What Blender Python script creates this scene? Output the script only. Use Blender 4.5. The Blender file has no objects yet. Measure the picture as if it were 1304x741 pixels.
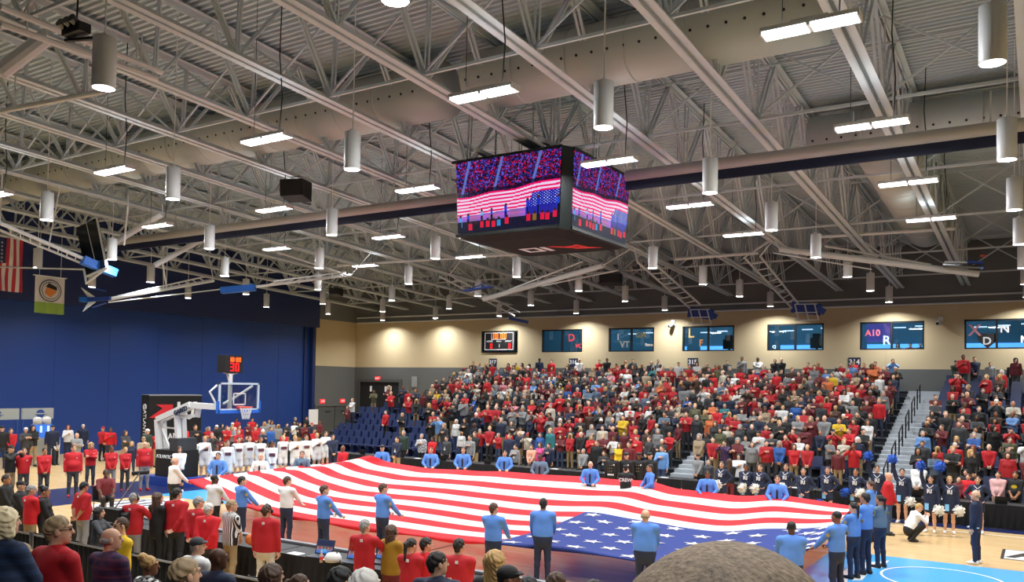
import bpy, bmesh, math, random
import numpy as np
from mathutils import Vector, Matrix, Quaternion
random.seed(7); rng = np.random.default_rng(7)
S = bpy.context.scene; COL = S.collection; PI = math.pi
# ------------------------------------------------------------------ camera
CAMZ = 4.2
F_PX, PY, YAW, PITCH, ROLL = 1067.486, 462.0, -0.563732, 0.0276779, 0.017526
def _cam_axes():
    cy, sy, cp, sp, cr, sr = math.cos(YAW), math.sin(YAW), math.cos(PITCH), math.sin(PITCH), math.cos(ROLL), math.sin(ROLL)
    fwd = Vector((sy*cp, cy*cp, sp)); right = Vector((cy, -sy, 0)); up = right.cross(fwd)
    return right*cr+up*sr, -right*sr+up*cr, fwd
CR, CU, CF = _cam_axes()
cam = bpy.data.cameras.new('camera'); cam_o = bpy.data.objects.new('camera', cam); COL.objects.link(cam_o)
cam.sensor_fit = 'HORIZONTAL'; cam.sensor_width = 36; cam.lens = 36*F_PX/1304
cam.shift_y = (PY-370.5)/1304; cam.clip_start = .05; cam.clip_end = 300
M3 = Matrix((CR, CU, -CF)).transposed(); cam_o.matrix_world = Matrix.Translation((0, 0, CAMZ)) @ M3.to_4x4()
S.camera = cam_o
# ------------------------------------------------------------------ world, exposure (the hall's own lamps plus an added ceiling fill, see pendant / strip builders)
w = bpy.data.worlds.new('world'); S.world = w; w.use_nodes = True
w.node_tree.nodes['Background'].inputs[0].default_value = (.5, .55, .65, 1); w.node_tree.nodes['Background'].inputs[1].default_value = .15
S.view_settings.view_transform = 'Standard'; S.view_settings.look = 'None'; S.view_settings.gamma = 1; S.view_settings.exposure = -1.05
PENDANT_W, STRIP_W, CEILING_FILL_W, PENDANT_GLOW, STRIP_GLOW = 430.0, 345.0, 20.0, 16.0, 12.0
S.cycles.max_bounces = 6; S.cycles.diffuse_bounces = 4; S.cycles.glossy_bounces = 3; S.cycles.transmission_bounces = 4
S.cycles.caustics_reflective = False; S.cycles.caustics_refractive = False; S.cycles.sample_clamp_indirect = 4
# ------------------------------------------------------------------ helpers: a pixel of the 1304x741 photograph as a point of the hall
def ray(x, y):
    return CR*((x-652)/F_PX) - CU*((y-PY)/F_PX) + CF
def onZ(x, y, z):
    d = ray(x, y); t = (z-CAMZ)/d.z; return Vector((d.x*t, d.y*t, z))
def onY(x, y, Y):
    d = ray(x, y); t = Y/d.y; return Vector((d.x*t, Y, CAMZ+d.z*t))
def onX(x, y, X):
    d = ray(x, y); t = X/d.x; return Vector((X, d.y*t, CAMZ+d.z*t))
def onD(x, y, D):
    d = ray(x, y); return Vector((d.x*D, d.y*D, CAMZ+d.z*D))
def srgb(h):
    h = h.lstrip('#'); c = [int(h[i:i+2], 16)/255 for i in (0, 2, 4)]
    return tuple(v/12.92 if v <= .04045 else ((v+.055)/1.055)**2.4 for v in c)
def rgba(h): return (*srgb(h), 1)
# ------------------------------------------------------------------ materials
MATS = {}
def mat(name, col=None, rough=.6, metal=0., emit=None, es=1., spec=.5, noise=0., nscale=8., attr=None, alpha=None, bump=0.):
    if name in MATS: return MATS[name]
    m = bpy.data.materials.new(name); m.use_nodes = True; MATS[name] = m
    nt = m.node_tree; b = nt.nodes['Principled BSDF']
    b.inputs['Roughness'].default_value = rough; b.inputs['Metallic'].default_value = metal
    b.inputs['Specular IOR Level'].default_value = spec
    src = None
    if attr:
        a = nt.nodes.new('ShaderNodeAttribute'); a.attribute_type, a.attribute_name = attr; src = a.outputs['Color']
    if noise:
        tc = nt.nodes.new('ShaderNodeTexCoord'); nz = nt.nodes.new('ShaderNodeTexNoise'); nz.inputs['Scale'].default_value = nscale; nz.inputs['Detail'].default_value = 4
        nt.links.new(tc.outputs['Object'], nz.inputs['Vector'])
        mr = nt.nodes.new('ShaderNodeMapRange'); mr.inputs['To Min'].default_value = 1-noise; mr.inputs['To Max'].default_value = 1+noise
        nt.links.new(nz.outputs['Fac'], mr.inputs['Value'])
        mx = nt.nodes.new('ShaderNodeVectorMath'); mx.operation = 'SCALE'
        if src is None: mx.inputs[0].default_value = srgb(col)
        else: nt.links.new(src, mx.inputs[0])
        nt.links.new(mr.outputs[0], mx.inputs['Scale']); src = mx.outputs[0]
        if bump:
            bp = nt.nodes.new('ShaderNodeBump'); bp.inputs['Strength'].default_value = bump; bp.inputs['Distance'].default_value = .02
            nt.links.new(nz.outputs['Fac'], bp.inputs['Height']); nt.links.new(bp.outputs[0], b.inputs['Normal'])
    if src is not None: nt.links.new(src, b.inputs['Base Color'])
    elif col: b.inputs['Base Color'].default_value = rgba(col)
    if emit:
        b.inputs['Emission Color'].default_value = rgba(emit); b.inputs['Emission Strength'].default_value = es
    if alpha is not None: b.inputs['Alpha'].default_value = alpha
    return m
# ------------------------------------------------------------------ mesh builder
class MB:
    def __init__(s): s.v = []; s.f = []; s.m = []
    def add(s, vs, fs, mi=0):
        n = len(s.v); s.v += [tuple(p) for p in vs]; s.f += [tuple(i+n for i in f) for f in fs]; s.m += [mi]*len(fs); return s
    def box(s, a, b, mi=0):
        x0, y0, z0 = a; x1, y1, z1 = b
        return s.add([(x0,y0,z0),(x1,y0,z0),(x1,y1,z0),(x0,y1,z0),(x0,y0,z1),(x1,y0,z1),(x1,y1,z1),(x0,y1,z1)],
                     [(0,3,2,1),(4,5,6,7),(0,1,5,4),(1,2,6,5),(2,3,7,6),(3,0,4,7)], mi)
    def beam(s, p, q, wd, ht, up=(0, 0, 1), mi=0):
        p, q = Vector(p), Vector(q); d = (q-p).normalized(); u = Vector(up)
        if abs(d.dot(u)) > .98: u = Vector((0, 1, 0)) if abs(d.y) < .9 else Vector((1, 0, 0))
        r = d.cross(u).normalized(); u = r.cross(d)
        o = [r*(sx*wd/2)+u*(sz*ht/2) for sx, sz in ((-1,-1),(1,-1),(1,1),(-1,1))]
        return s.add([p+k for k in o]+[q+k for k in o], [(0,1,2,3),(7,6,5,4),(0,4,5,1),(1,5,6,2),(2,6,7,3),(3,7,4,0)], mi)
    def tube(s, pts, r, n=8, mi=0, cap=True):
        pts = [Vector(p) for p in pts]; rs = r if isinstance(r, (list, tuple)) else [r]*len(pts)
        vs = []; u = None
        for i, p in enumerate(pts):
            d = (pts[min(i+1, len(pts)-1)]-pts[max(i-1, 0)]).normalized()
            if u is None: u = d.cross(Vector((0, 0, 1)) if abs(d.z) < .9 else Vector((1, 0, 0))).normalized()
            u = (u-d*u.dot(d)).normalized(); w_ = d.cross(u)
            vs += [p+(u*math.cos(2*PI*k/n)+w_*math.sin(2*PI*k/n))*rs[i] for k in range(n)]
        fs = []
        for i in range(len(pts)-1):
            for k in range(n): fs.append((i*n+k, i*n+(k+1) % n, (i+1)*n+(k+1) % n, (i+1)*n+k))
        if cap: fs += [tuple(range(n))[::-1], tuple((len(pts)-1)*n+k for k in range(n))]
        return s.add(vs, fs, mi)
    def lathe(s, prof, n=20, c=(0, 0, 0), mi=0):
        vs = [(c[0]+r*math.cos(2*PI*k/n), c[1]+r*math.sin(2*PI*k/n), c[2]+z) for r, z in prof for k in range(n)]
        fs = [(i*n+k, i*n+(k+1) % n, (i+1)*n+(k+1) % n, (i+1)*n+k) for i in range(len(prof)-1) for k in range(n)]
        return s.add(vs, fs, mi)
    def disk(s, r, n=20, c=(0, 0, 0), mi=0, down=False):
        vs = [(c[0]+r*math.cos(2*PI*k/n), c[1]+r*math.sin(2*PI*k/n), c[2]) for k in range(n)]
        t = tuple(range(n)); return s.add(vs, [t[::-1] if down else t], mi)
    def prism(s, poly, z0, z1, mi=0):
        n = len(poly); vs = [(x, y, z0) for x, y in poly]+[(x, y, z1) for x, y in poly]
        return s.add(vs, [tuple(range(n))[::-1], tuple(range(n, 2*n))]+[(k, (k+1) % n, n+(k+1) % n, n+k) for k in range(n)], mi)
    def quad(s, a, b, c, d, mi=0): return s.add([a, b, c, d], [(0, 1, 2, 3)], mi)
    def mesh(s, name, mats, smooth=False):
        me = bpy.data.meshes.new(name); me.from_pydata(s.v, [], s.f)
        for m in (mats if isinstance(mats, (list, tuple)) else [mats]): me.materials.append(m)
        if any(s.m): me.polygons.foreach_set('material_index', s.m)
        if smooth: me.polygons.foreach_set('use_smooth', [True]*len(s.f))
        me.validate(); me.update(); return me
    def build(s, name, mats, parent=None, smooth=False, loc=None):
        return link(name, s.mesh(name, mats, smooth), parent, loc)
def link(name, me, parent=None, loc=None, rot=None):
    o = bpy.data.objects.new(name, me); COL.objects.link(o)
    if parent is not None: o.parent = parent
    if loc is not None: o.location = loc
    if rot is not None: o.rotation_euler = rot
    return o
def tag(o, label, cat, group=None, kind=None):
    o['label'] = label; o['category'] = cat
    if group: o['group'] = group
    if kind: o['kind'] = kind
    return o
def empty(name, loc=(0, 0, 0), rz=0.):
    o = bpy.data.objects.new(name, None); COL.objects.link(o); o.location = loc; o.rotation_euler = (0, 0, rz); o.empty_display_size = .1; return o
def struct(o): o['kind'] = 'structure'; return o
def stuff(o): o['kind'] = 'stuff'; return o
def copy_tree(o, parent=None):
    c = o.copy(); COL.objects.link(c)
    if parent is not None: c.parent = parent
    for ch in o.children: copy_tree(ch, c)
    return c
ORD = ['first','second','third','fourth','fifth','sixth','seventh','eighth','ninth','tenth','eleventh','twelfth','thirteenth','fourteenth','fifteenth','sixteenth','seventeenth','eighteenth','nineteenth','twentieth']
def ordn(i):
    if i < 20: return ORD[i]
    t = ['twenty','thirty','forty','fifty','sixty','seventy','eighty'][(i+1)//10-2]; r = (i+1) % 10
    return (t[:-1]+'ieth') if r == 0 else t+'-'+ORD[r-1]
def text_mesh(txt, size, ext=.01, sx=1., bold=.0):
    cu = bpy.data.curves.new('lettering', 'FONT'); cu.body = txt; cu.size = size; cu.extrude = ext; cu.align_x = 'CENTER'; cu.align_y = 'CENTER'; cu.resolution_u = 3; cu.offset = bold
    o = bpy.data.objects.new('lettering', cu); COL.objects.link(o)
    dg = bpy.context.evaluated_depsgraph_get(); me = bpy.data.meshes.new_from_object(o.evaluated_get(dg))
    bpy.data.objects.remove(o); bpy.data.curves.remove(cu)
    if sx != 1: me.transform(Matrix.Diagonal((sx, 1, 1, 1)))
    return me
def frame(origin, xdir, up):
    """matrix whose local X runs along xdir, local Y along up; local Z faces the reader"""
    x = Vector(xdir).normalized(); y = Vector(up); y = (y-x*y.dot(x)).normalized(); z = x.cross(y)
    m = Matrix((x, y, z)).transposed().to_4x4(); m.translation = Vector(origin); return m
def lettering(txt, size, m, origin, xdir, up, parent=None, sx=1., name='lettering', ext=.012, bold=.0):
    me = text_mesh(txt, size, ext, sx, bold); me.materials.clear(); me.materials.append(m)
    me.transform(frame(origin, xdir, up)); return link(name, me, parent)
def flat(polys, m, origin, xdir, up, name, parent=None, t=.01):
    b = MB()
    for p in polys: b.prism(p, 0, t)
    me = b.mesh(name, m); me.transform(frame(origin, xdir, up)); return link(name, me, parent)
# ================================================================== THE HALL
X_END, Y_SIDE, Y_NEAR, X_RIGHT = -46.0, 49.5, -7.0, 16.0
SLOPE = -.05
def zbot(Y): return 12.3+SLOPE*Y           # underside of the roof trusses
TR_D = 2.3                                  # truss depth
def ztop(Y): return zbot(Y)+TR_D+.1
YC, XC = 21.4, -13.1                        # centre of the court
m_white = mat('white_steel', 'dde3e6', .5, noise=.06, nscale=3)
m_truss = mat('truss_paint', 'c8d3d8', .55, noise=.08, nscale=2)
m_deck = mat('deck_paint', 'b6c3c9', .6, noise=.06, nscale=1.5)
m_duct = mat('duct_paint', 'b5bbb5', .5, noise=.05, nscale=1)
m_black = mat('black_matt', '0b0c0f', .6)
m_blackcloth = mat('black_cloth', '0b0c0e', .85, noise=.25, nscale=6)
m_navy = mat('navy_paint', '141d3c', .6)
m_blue = mat('blue_wall_paint', '0e367c', .5, noise=.05, nscale=.4)
m_bluedk = mat('navy_header_shaded', '0a2054', .6)  # navy darkened so the header's weaker light sits in its colour
m_beige = mat('beige_wall_paint', 'c4b38f', .7, noise=.03, nscale=.6)
m_grayw = mat('gray_wall_paint', '5d5f5e', .7, noise=.04, nscale=.8)
m_updark = mat('dark_gray_wall_paint', '6c7072', .75)
m_chrome = mat('brushed_steel', 'a5a7aa', .3, 1.)
# ---- floor
def floor_material():
    m = bpy.data.materials.new('maple_floor'); m.use_nodes = True; nt = m.node_tree; b = nt.nodes['Principled BSDF']
    tc = nt.nodes.new('ShaderNodeTexCoord')
    br = nt.nodes.new('ShaderNodeTexBrick'); br.inputs['Scale'].default_value = 1; br.inputs['Brick Width'].default_value = 2.2; br.inputs['Row Height'].default_value = .12
    br.inputs['Mortar Size'].default_value = .0012; br.inputs['Color1'].default_value = rgba('dcbd8c'); br.inputs['Color2'].default_value = rgba('d2b07c'); br.inputs['Mortar'].default_value = rgba('b8955f')
    nt.links.new(tc.outputs['Object'], br.inputs['Vector'])
    nz = nt.nodes.new('ShaderNodeTexNoise'); nz.inputs['Scale'].default_value = 1.2; nz.inputs['Detail'].default_value = 5
    mp = nt.nodes.new('ShaderNodeMapping'); mp.inputs['Scale'].default_value = (1, 12, 1)
    nt.links.new(tc.outputs['Object'], mp.inputs[0]); nt.links.new(mp.outputs[0], nz.inputs['Vector'])
    mr = nt.nodes.new('ShaderNodeMapRange'); mr.inputs['To Min'].default_value = .86; mr.inputs['To Max'].default_value = 1.12
    nt.links.new(nz.outputs['Fac'], mr.inputs[0]); mx = nt.nodes.new('ShaderNodeVectorMath'); mx.operation = 'SCALE'
    nt.links.new(br.outputs['Color'], mx.inputs[0]); nt.links.new(mr.outputs[0], mx.inputs['Scale']); nt.links.new(mx.outputs[0], b.inputs['Base Color'])
    b.inputs['Roughness'].default_value = .22; b.inputs['Specular IOR Level'].default_value = .5
    return m
struct(MB().box((X_END, Y_NEAR, -.2), (X_RIGHT, Y_SIDE+8, 0)).build('floor', floor_material()))
FL = bpy.data.objects['floor']
def paint(name, poly, m, z0=.0, z1=.004): return MB().prism(poly, z0, z1).build(name, m, FL)
def ringpoly(cx, cy, r, w_, a0, a1, n=40):
    A = [a0+(a1-a0)*k/n for k in range(n+1)]
    return [(cx+r*math.cos(a), cy+r*math.sin(a)) for a in A]+[(cx+(r-w_)*math.cos(a), cy+(r-w_)*math.sin(a)) for a in A[::-1]]
def arcmesh(name, cx, cy, r, w_, a0, a1, m, z=.006, n=40):
    b = MB(); P = ringpoly(cx, cy, r, w_, a0, a1, n); k = len(P)
    b.v = [(x, y, z) for x, y in P]; b.f = [(i+1, i, k-1-i, k-2-i) for i in range(n)]; b.m = [0]*n
    return b.build(name, m, FL)
m_sky = mat('light_blue_court_paint', '4aa3df', .25); m_apron = mat('navy_court_paint', '1a2350', .3)
m_cw = mat('white_court_paint', 'e4e2dd', .3); m_ck = mat('black_court_paint', '22201f', .3); m_cr = mat('red_court_paint', 'c8332f', .3)
XL, XR = XC-14.3, XC+14.3
YN, YF = YC-7.62, YC+7.62
for s, xb in ((-1, XL), (1, XR)):
    x0, x1 = sorted((xb, xb-s*5.9)); paint('key_paint', [(x0, YC-2.25), (x1, YC-2.25), (x1, YC+2.1), (x0, YC+2.1)], m_sky)
    arcmesh('free_throw_arc', xb-s*5.8, YC, 1.83, .07, -PI/2, PI/2, m_cw) if s < 0 else arcmesh('free_throw_arc', xb-s*5.8, YC, 1.83, .07, PI/2, 3*PI/2, m_cw)
    arcmesh('free_throw_circle', xb-s*3.1, YC, 1.3, .06, 0, 2*PI, m_cw)
    a = (-PI/2.35, PI/2.35) if s < 0 else (PI-PI/2.35, PI+PI/2.35)
    arcmesh('three_point_line', xb-s*1.6, YC, 6.75, .05, a[0], a[1], m_ck)
paint('apron', [(XL-9, YF+.65), (X_RIGHT-1, YF+.65), (X_RIGHT-1, YF+3.0), (XL-9, YF+3.0)], m_apron)
paint('apron', [(XL-4.2, YN), (XL, YN), (XL, YF), (XL-4.2, YF)], m_apron)
paint('center_line', [(XC-.03, YN), (XC+.03, YN), (XC+.03, YF), (XC-.03, YF)], m_ck, .0, .005)
paint('sideline', [(XL, YN-.05), (XR, YN-.05), (XR, YN), (XL, YN)], m_cw)
for yy in (YF, ): paint('sideline', [(XL, yy), (XR, yy), (XR, yy+.05), (XL, yy+.05)], m_cw)
# painted court marks: block letters in a white field with a black outline
def court_mark(x0, x1, y0, y1, word):
    paint('mark_outline', [(x0, y0), (x1, y0), (x1, y1), (x0, y1)], m_ck, 0, .005)
    paint('mark_field', [(x0+.08, y0+.08), (x1-.08, y0+.08), (x1-.08, y1-.08), (x0+.08, y1-.08)], m_cw, 0, .007)
    me = text_mesh(word, (y1-y0)*1.0, .003, (x1-x0)/(y1-y0)*.55, .03); me.materials.clear(); me.materials.append(m_ck)
    me.transform(Matrix.Translation(((x0+x1)/2, (y0+y1)/2, .007))); link('mark_letters', me, FL)
court_mark(-.9, 2.2, 25.0, 26.6, 'A10')
for pp in ([(1093, 716), (1112, 716), (1132, 714), (1122, 724), (1100, 723)], [(1072, 729), (1081, 722), (1079, 741), (1069, 741)], [(1088, 731), (1105, 731), (1098, 739), (1085, 739)]):
    q_ = [onZ(a, b_, 0) for a, b_ in pp]; paint('mark_arrow', [(v.x, v.y) for v in q_[::-1]], m_cw, 0, .0075)
# centre mark: outline, dark ellipse-shaped letters and a red arrow
paint('mark_outline', [(XC-3.1, YC-2.45), (XC+3.1, YC-2.45), (XC+3.1, YC-2.30), (XC-3.1, YC-2.30)], m_ck, 0, .006)
paint('mark_outline', [(XC-3.1, YC+2.30), (XC+3.1, YC+2.30), (XC+3.1, YC+2.45), (XC-3.1, YC+2.45)], m_ck, 0, .006)
m_cgold = mat('bronze_court_paint', '5e5138', .3)
paint('mark_letter', [(XC-2.2, YC-1.9), (XC-1.5, YC-2.1), (XC+.2, YC-1.75), (XC+.1, YC+1.9), (XC-1.7, YC+1.9)], m_cgold, 0, .006)
paint('mark_letter', [(XC-1.2, YC-1.6), (XC+.1, YC-1.6), (XC+.1, YC-1.2), (XC-1.2, YC-1.2)], m_ck, 0, .008)
paint('mark_letter', [(XC-1.0, YC-.8), (XC+.1, YC-.8), (XC+.1, YC-.4), (XC-1.0, YC-.4)], m_ck, 0, .008)
paint('mark_arrow', [(XC+.7, YC-2.1), (XC+3.0, YC-1.9), (XC+2.4, YC-.2), (XC+1.6, YC+.1)], m_cr, 0, .006)
b_ = onZ(172, 642, 0)
me = MB(); me.lathe([(.0, .005), (1.15, .005)], 28); o = me.build('mark_oval', m_cw, FL, loc=(b_.x, b_.y, 0)); o.scale = (1, 1.5, 1)
arcmesh('mark_ring', b_.x, b_.y, 1.1, .14, 0, 2*PI, m_apron, .007)
for dx in (-.45, .1, .55): paint('mark_letter', [(b_.x+dx-.1, b_.y-.7), (b_.x+dx+.12, b_.y-.7), (b_.x+dx+.12, b_.y+.7), (b_.x+dx-.1, b_.y+.7)], m_apron, 0, .008)
# ---- end wall: blue partition, navy header with shade in its colour, beige and grey strip up to the corner
pb = onX(398, 440, X_END); YB = pb.y; zh = 8.3
def wall(name, parts, mats):
    b = MB()
    for a, c, mi in parts: b.box(a, c, mi)
    return struct(b.build(name, mats))
zg = onX(440, 467, X_END).z
H_R = 15.2
wall('wall_end', [((X_END-.3, Y_NEAR, 0), (X_END, YB, H_R), 0), ((X_END-.3, YB, 0), (X_END, Y_SIDE, zg), 1), ((X_END-.3, YB, zg), (X_END, Y_SIDE, 9.0), 2), ((X_END-.3, YB, 9.0), (X_END, Y_SIDE, H_R), 3)], [m_blue, m_grayw, m_beige, m_updark])
struct(MB().box((X_END, Y_NEAR, zh), (X_END+.45, YB+.25, H_R)).build('trim_header', m_bluedk))
struct(MB().box((X_END, YB-.3, 0), (X_END+.35, YB, zh)).box((X_END, YB-.9, 0), (X_END+.12, YB-.72, zh)).build('trim_partition_jamb', m_bluedk))
# vertical joints of the blue partition panels
b = MB()
for k in range(12): b.box((X_END, YB-3.3-k*3.2, 0), (X_END+.012, YB-3.28-k*3.2, zh))
struct(b.build('trim_partition_joints', mat('joint_blue', '0d3172', .6)))
wall('wall_near', [((X_END, Y_NEAR-.3, 0), (X_RIGHT, Y_NEAR, H_R), 0)], [m_grayw])
wall('wall_right', [((X_RIGHT, Y_NEAR, 0), (X_RIGHT+.3, Y_SIDE, H_R), 0)], [m_beige])
# ---- far side wall with window openings
WX = [(613, 659.5), (690, 741.5), (775, 833), (869, 935), (977, 1049), (1095, 1177), (1228, 1312)]
zw1 = onY(1000, 412.5, Y_SIDE).z; zw0 = onY(1000, 446.2, Y_SIDE).z
wins = [(onY(a, 430, Y_SIDE).x, onY(c, 430, Y_SIDE).x) for a, c in WX]
b = MB()
b.box((X_END, Y_SIDE, 0), (X_RIGHT, Y_SIDE+.3, zg), 0)
b.box((X_END, Y_SIDE, zg), (X_RIGHT, Y_SIDE+.3, zw0), 1)
b.box((X_END, Y_SIDE, zw1), (X_RIGHT, Y_SIDE+.3, 9.0), 1)
b.box((X_END, Y_SIDE, 9.0), (X_RIGHT, Y_SIDE+.3, H_R), 2)
edges = [X_END]+[e for wn in wins for e in wn]+[X_RIGHT]
for i in range(0, len(edges), 2): b.box((edges[i], Y_SIDE, zw0), (edges[i+1], Y_SIDE+.3, zw1), 1)
WS = struct(b.build('wall_side', [m_grayw, m_beige, m_updark]))
# rails along the top of the beige band
for nm, z, y in (('trim_1', 8.95, Y_SIDE-.14), ('trim_2', 9.35, Y_SIDE-.2)):
    struct(MB().tube([(X_END+.3, y, z), (X_RIGHT, y, z)], .05, 8).build(nm, m_white))
# control joints
b = MB()
for xw in (-7.2, -12.9, -24): b.box((xw, Y_SIDE-.006, zg), (xw+.03, Y_SIDE, zw0))
struct(b.build('trim_3', mat('joint_beige', 'b3a27e', .8)))
# ---- ceiling deck
def deck():
    P = .21; y = Y_NEAR; v = []; f = []
    prof = []
    while y < Y_SIDE+.3:
        prof += [(y, 0), (y+.075, 0), (y+.10, .075), (y+.185, .075)]; y += P
    for yy, dz in prof: v += [(X_END, yy, ztop(yy)+dz), (X_RIGHT, yy, ztop(yy)+dz)]
    n = len(prof)
    for i in range(n-1): f.append((2*i, 2*i+2, 2*i+3, 2*i+1))
    b = MB(); b.v = v; b.f = f; b.m = [0]*len(f)
    return struct(b.build('ceiling', m_deck))
deck()
# ---- roof trusses
TX = [6.0-3.11*k for k in range(17)]
TX = [x for x in TX if x > X_END+.6]
L_T = Y_SIDE-.1-Y_NEAR
ang = math.atan(SLOPE)
def truss_parts():
    c = MB()
    for sx in (-1, 1): c.box((sx*.125-.09, 0, 0), (sx*.125+.09, L_T, .03)).box((sx*.05-.015, 0, 0), (sx*.05+.015, L_T, .16))
    bot = c.mesh('bottom_chord', m_truss)
    c = MB()
    for sx in (-1, 1): c.box((sx*.11-.08, 0, TR_D-.02), (sx*.11+.08, L_T, TR_D)).box((sx*.045-.015, 0, TR_D-.15), (sx*.045+.015, L_T, TR_D))
    top = c.mesh('top_chord', m_truss)
    webs = []
    for dy in (-1.55, 1.55):
        c = MB()
        for sx in (-1, 1): c.beam((sx*.06, 0, .06), (sx*.06, dy, TR_D-.05), .045, .065, (1, 0, 0))
        webs.append(c.mesh('web', m_truss))
    c = MB()
    for sx in (-1, 1): c.beam((sx*.06, 0, .06), (sx*.055, 0, TR_D-.05), .035, .05, (0, 1, 0))
    return bot, top, webs, c.mesh('post', m_truss)
tb, tt, tw, tp = truss_parts()
NPAN = int(L_T/3.1)
for k, x in enumerate(TX):
    r = struct(link('roof_truss', tb, None, (x, Y_NEAR, zbot(Y_NEAR)), (ang, 0, 0)))
    link('top_chord', tt, r)
    for j in range(NPAN+1):
        y = 1.2+3.1*j
        if y > 1.6: link('web', tw[0], r, (0, y, 0))
        if y < L_T-1.6: link('web', tw[1], r, (0, y, 0))
        link('post', tp, r, (0, y, 0))
# ---- bridging between trusses
m_rod = mat('bridging_paint', 'c2cdd2', .6)
for i, y in enumerate((3.2, 9.4, 15.6, 21.8, 28.0, 34.2, 40.4, 46.0)):
    z = zbot(y)+.1
    r = MB().beam((TX[-1], y, z), (TX[0], y, z), .07, .07).build('bridging', m_rod); struct(r)
    me1 = MB().beam((0, 0, 0), (-3.11, 0, TR_D-.2), .05, .05).mesh('brace', m_rod); me2 = MB().beam((0, 0, TR_D-.2), (-3.11, 0, 0), .05, .05).mesh('brace', m_rod)
    for x in TX[:-1]:
        link('brace', me1, r, (x, y, z)); link('brace', me2, r, (x, y+.06, z))
    if i % 2: link('upper_rod', MB().beam((TX[-1], y+1.5, z+TR_D-.35), (TX[0], y+1.5, z+TR_D-.35), .06, .06).mesh('upper_rod', m_rod), r)
# ================================================================== LAMPS
m_shade = mat('pendant_shade', 'eef1f2', .45, noise=.03, nscale=3)
m_glow = mat('pendant_lens', 'ffffff', .5, emit='fffaf0', es=PENDANT_GLOW)
m_glow2 = mat('strip_lens', 'ffffff', .5, emit='fbfdff', es=STRIP_GLOW)
m_cord = mat('dark_cord', '2a2a2c', .7)
PR, PL, PZ = .185, .84, 9.0
sh = MB().lathe([(PR, .0), (PR, PL), (PR*.55, PL+.02), (.03, PL+.03)], 20); sh.lathe([(PR-.015, 0), (PR-.015, .06)], 20).lathe([(PR-.015, 0), (PR, 0)], 20)
sh_me = sh.mesh('pendant_light', m_shade, True)
lens_me = MB().disk(PR-.015, 18, (0, 0, .05), down=True).mesh('lens', m_glow)
col_me = MB().lathe([(.02, 0), (.06, .0), (.06, .05), (.02, .06)], 10).mesh('collar', m_shade)
pl = bpy.data.lights.new('pendant_lamp', 'AREA'); pl.shape = 'DISK'; pl.size = .3; pl.energy = PENDANT_W; pl.color = (.97, .985, 1); pl.spread = math.radians(142)
PX = [11.9, 5.65, -.6, -6.85, -13.1, -19.5, -25.6, -31.6, -37.1, -42.1]
PYY = [2.1, 7.95, 13.85, 19.75, 25.25, 31.1, 36.95, 42.45, 48.2]
POS = ['nearest the camera', 'next to nearest']
for j, y in enumerate(PYY):
    for i, x in enumerate(PX):
        if x > 0 and not (i % 2 == j % 2): continue       # right of the frame every other one is enough for the same light
        if j == 0 and i % 2: continue
        if abs(x+13.1) < .1 and abs(y-19.75) < .1: continue   # the scoreboard hangs there
        o = link('pendant_light', sh_me, None, (x, y, PZ))
        tag(o, 'white cylinder pendant light, %s row out, %s from the right' % (ORD[j], ORD[i]), 'pendant light', 'white cylinder pendant lights under the roof')
        link('lens', lens_me, o); L = link('lamp', pl, o, (0, 0, .04))
        st = MB().tube([(0, 0, PL+.02), (0, 0, ztop(y)-PZ+.14)], .014, 6).build('stem', m_shade, o); link('collar', col_me, o, (0, 0, PL+.02))
SX = [-3.2, -9.65, -16.1, -22.4, -28.9]; SY = [14.0, 19.9, 25.9, 31.7]; SZ = 10.15
h = MB().box((-.78, -.17, .02), (.78, .17, .09)).box((-.78, -.17, -.03), (-.75, .17, .02)).box((.75, -.17, -.03), (.78, .17, .02)).box((-.03, -.17, -.02), (.03, .17, .02)).box((-.3, -.1, .09), (.3, .1, .14))
h_me = h.mesh('strip_light', m_white)
ln_me = [MB().box((a, -.155, -.03), (c, .155, .018)).mesh('lens', m_glow2) for a, c in ((-.745, -.035), (.035, .745))]
sl = bpy.data.lights.new('strip_lamp', 'AREA'); sl.shape = 'RECTANGLE'; sl.size = 1.5; sl.size_y = .3; sl.energy = STRIP_W; sl.color = (.92, .97, 1); sl.spread = math.radians(178)
ul = bpy.data.lights.new('added_ceiling_fill', 'AREA'); ul.shape = 'RECTANGLE'; ul.size = 1.5; ul.size_y = .3; ul.energy = CEILING_FILL_W; ul.color = (.95, .98, 1); ul.spread = math.radians(170)  # added upward fill on each fitting, there to brighten deck and trusses
def strip(x, y, lab):
    o = tag(link('strip_light', h_me, None, (x, y, SZ)), lab, 'strip light', 'bright rectangular strip lights between the trusses')
    for m_ in ln_me: link('lens', m_, o)
    link('lamp', sl, o, (0, 0, -.04)); link('added_fill', ul, o, (0, 0, .15), (PI, 0, 0))
    MB().tube([(.45, 0, .1), (.47, .05, 1.0), (.4, .0, 2.0), (.45, 0, ztop(y)-SZ+.12)], .016, 5).tube([(-.45, 0, .1), (-.45, 0, ztop(y)-SZ+.12)], .008, 5).build('cord', m_cord, o)
for j, y in enumerate(SY):
    for i, x in enumerate(SX):
        if (j, i) == (3, 4): pass
        strip(x, y, 'bright white strip light, %s row out, %s from the right' % (ORD[j], ORD[i]))
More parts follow.
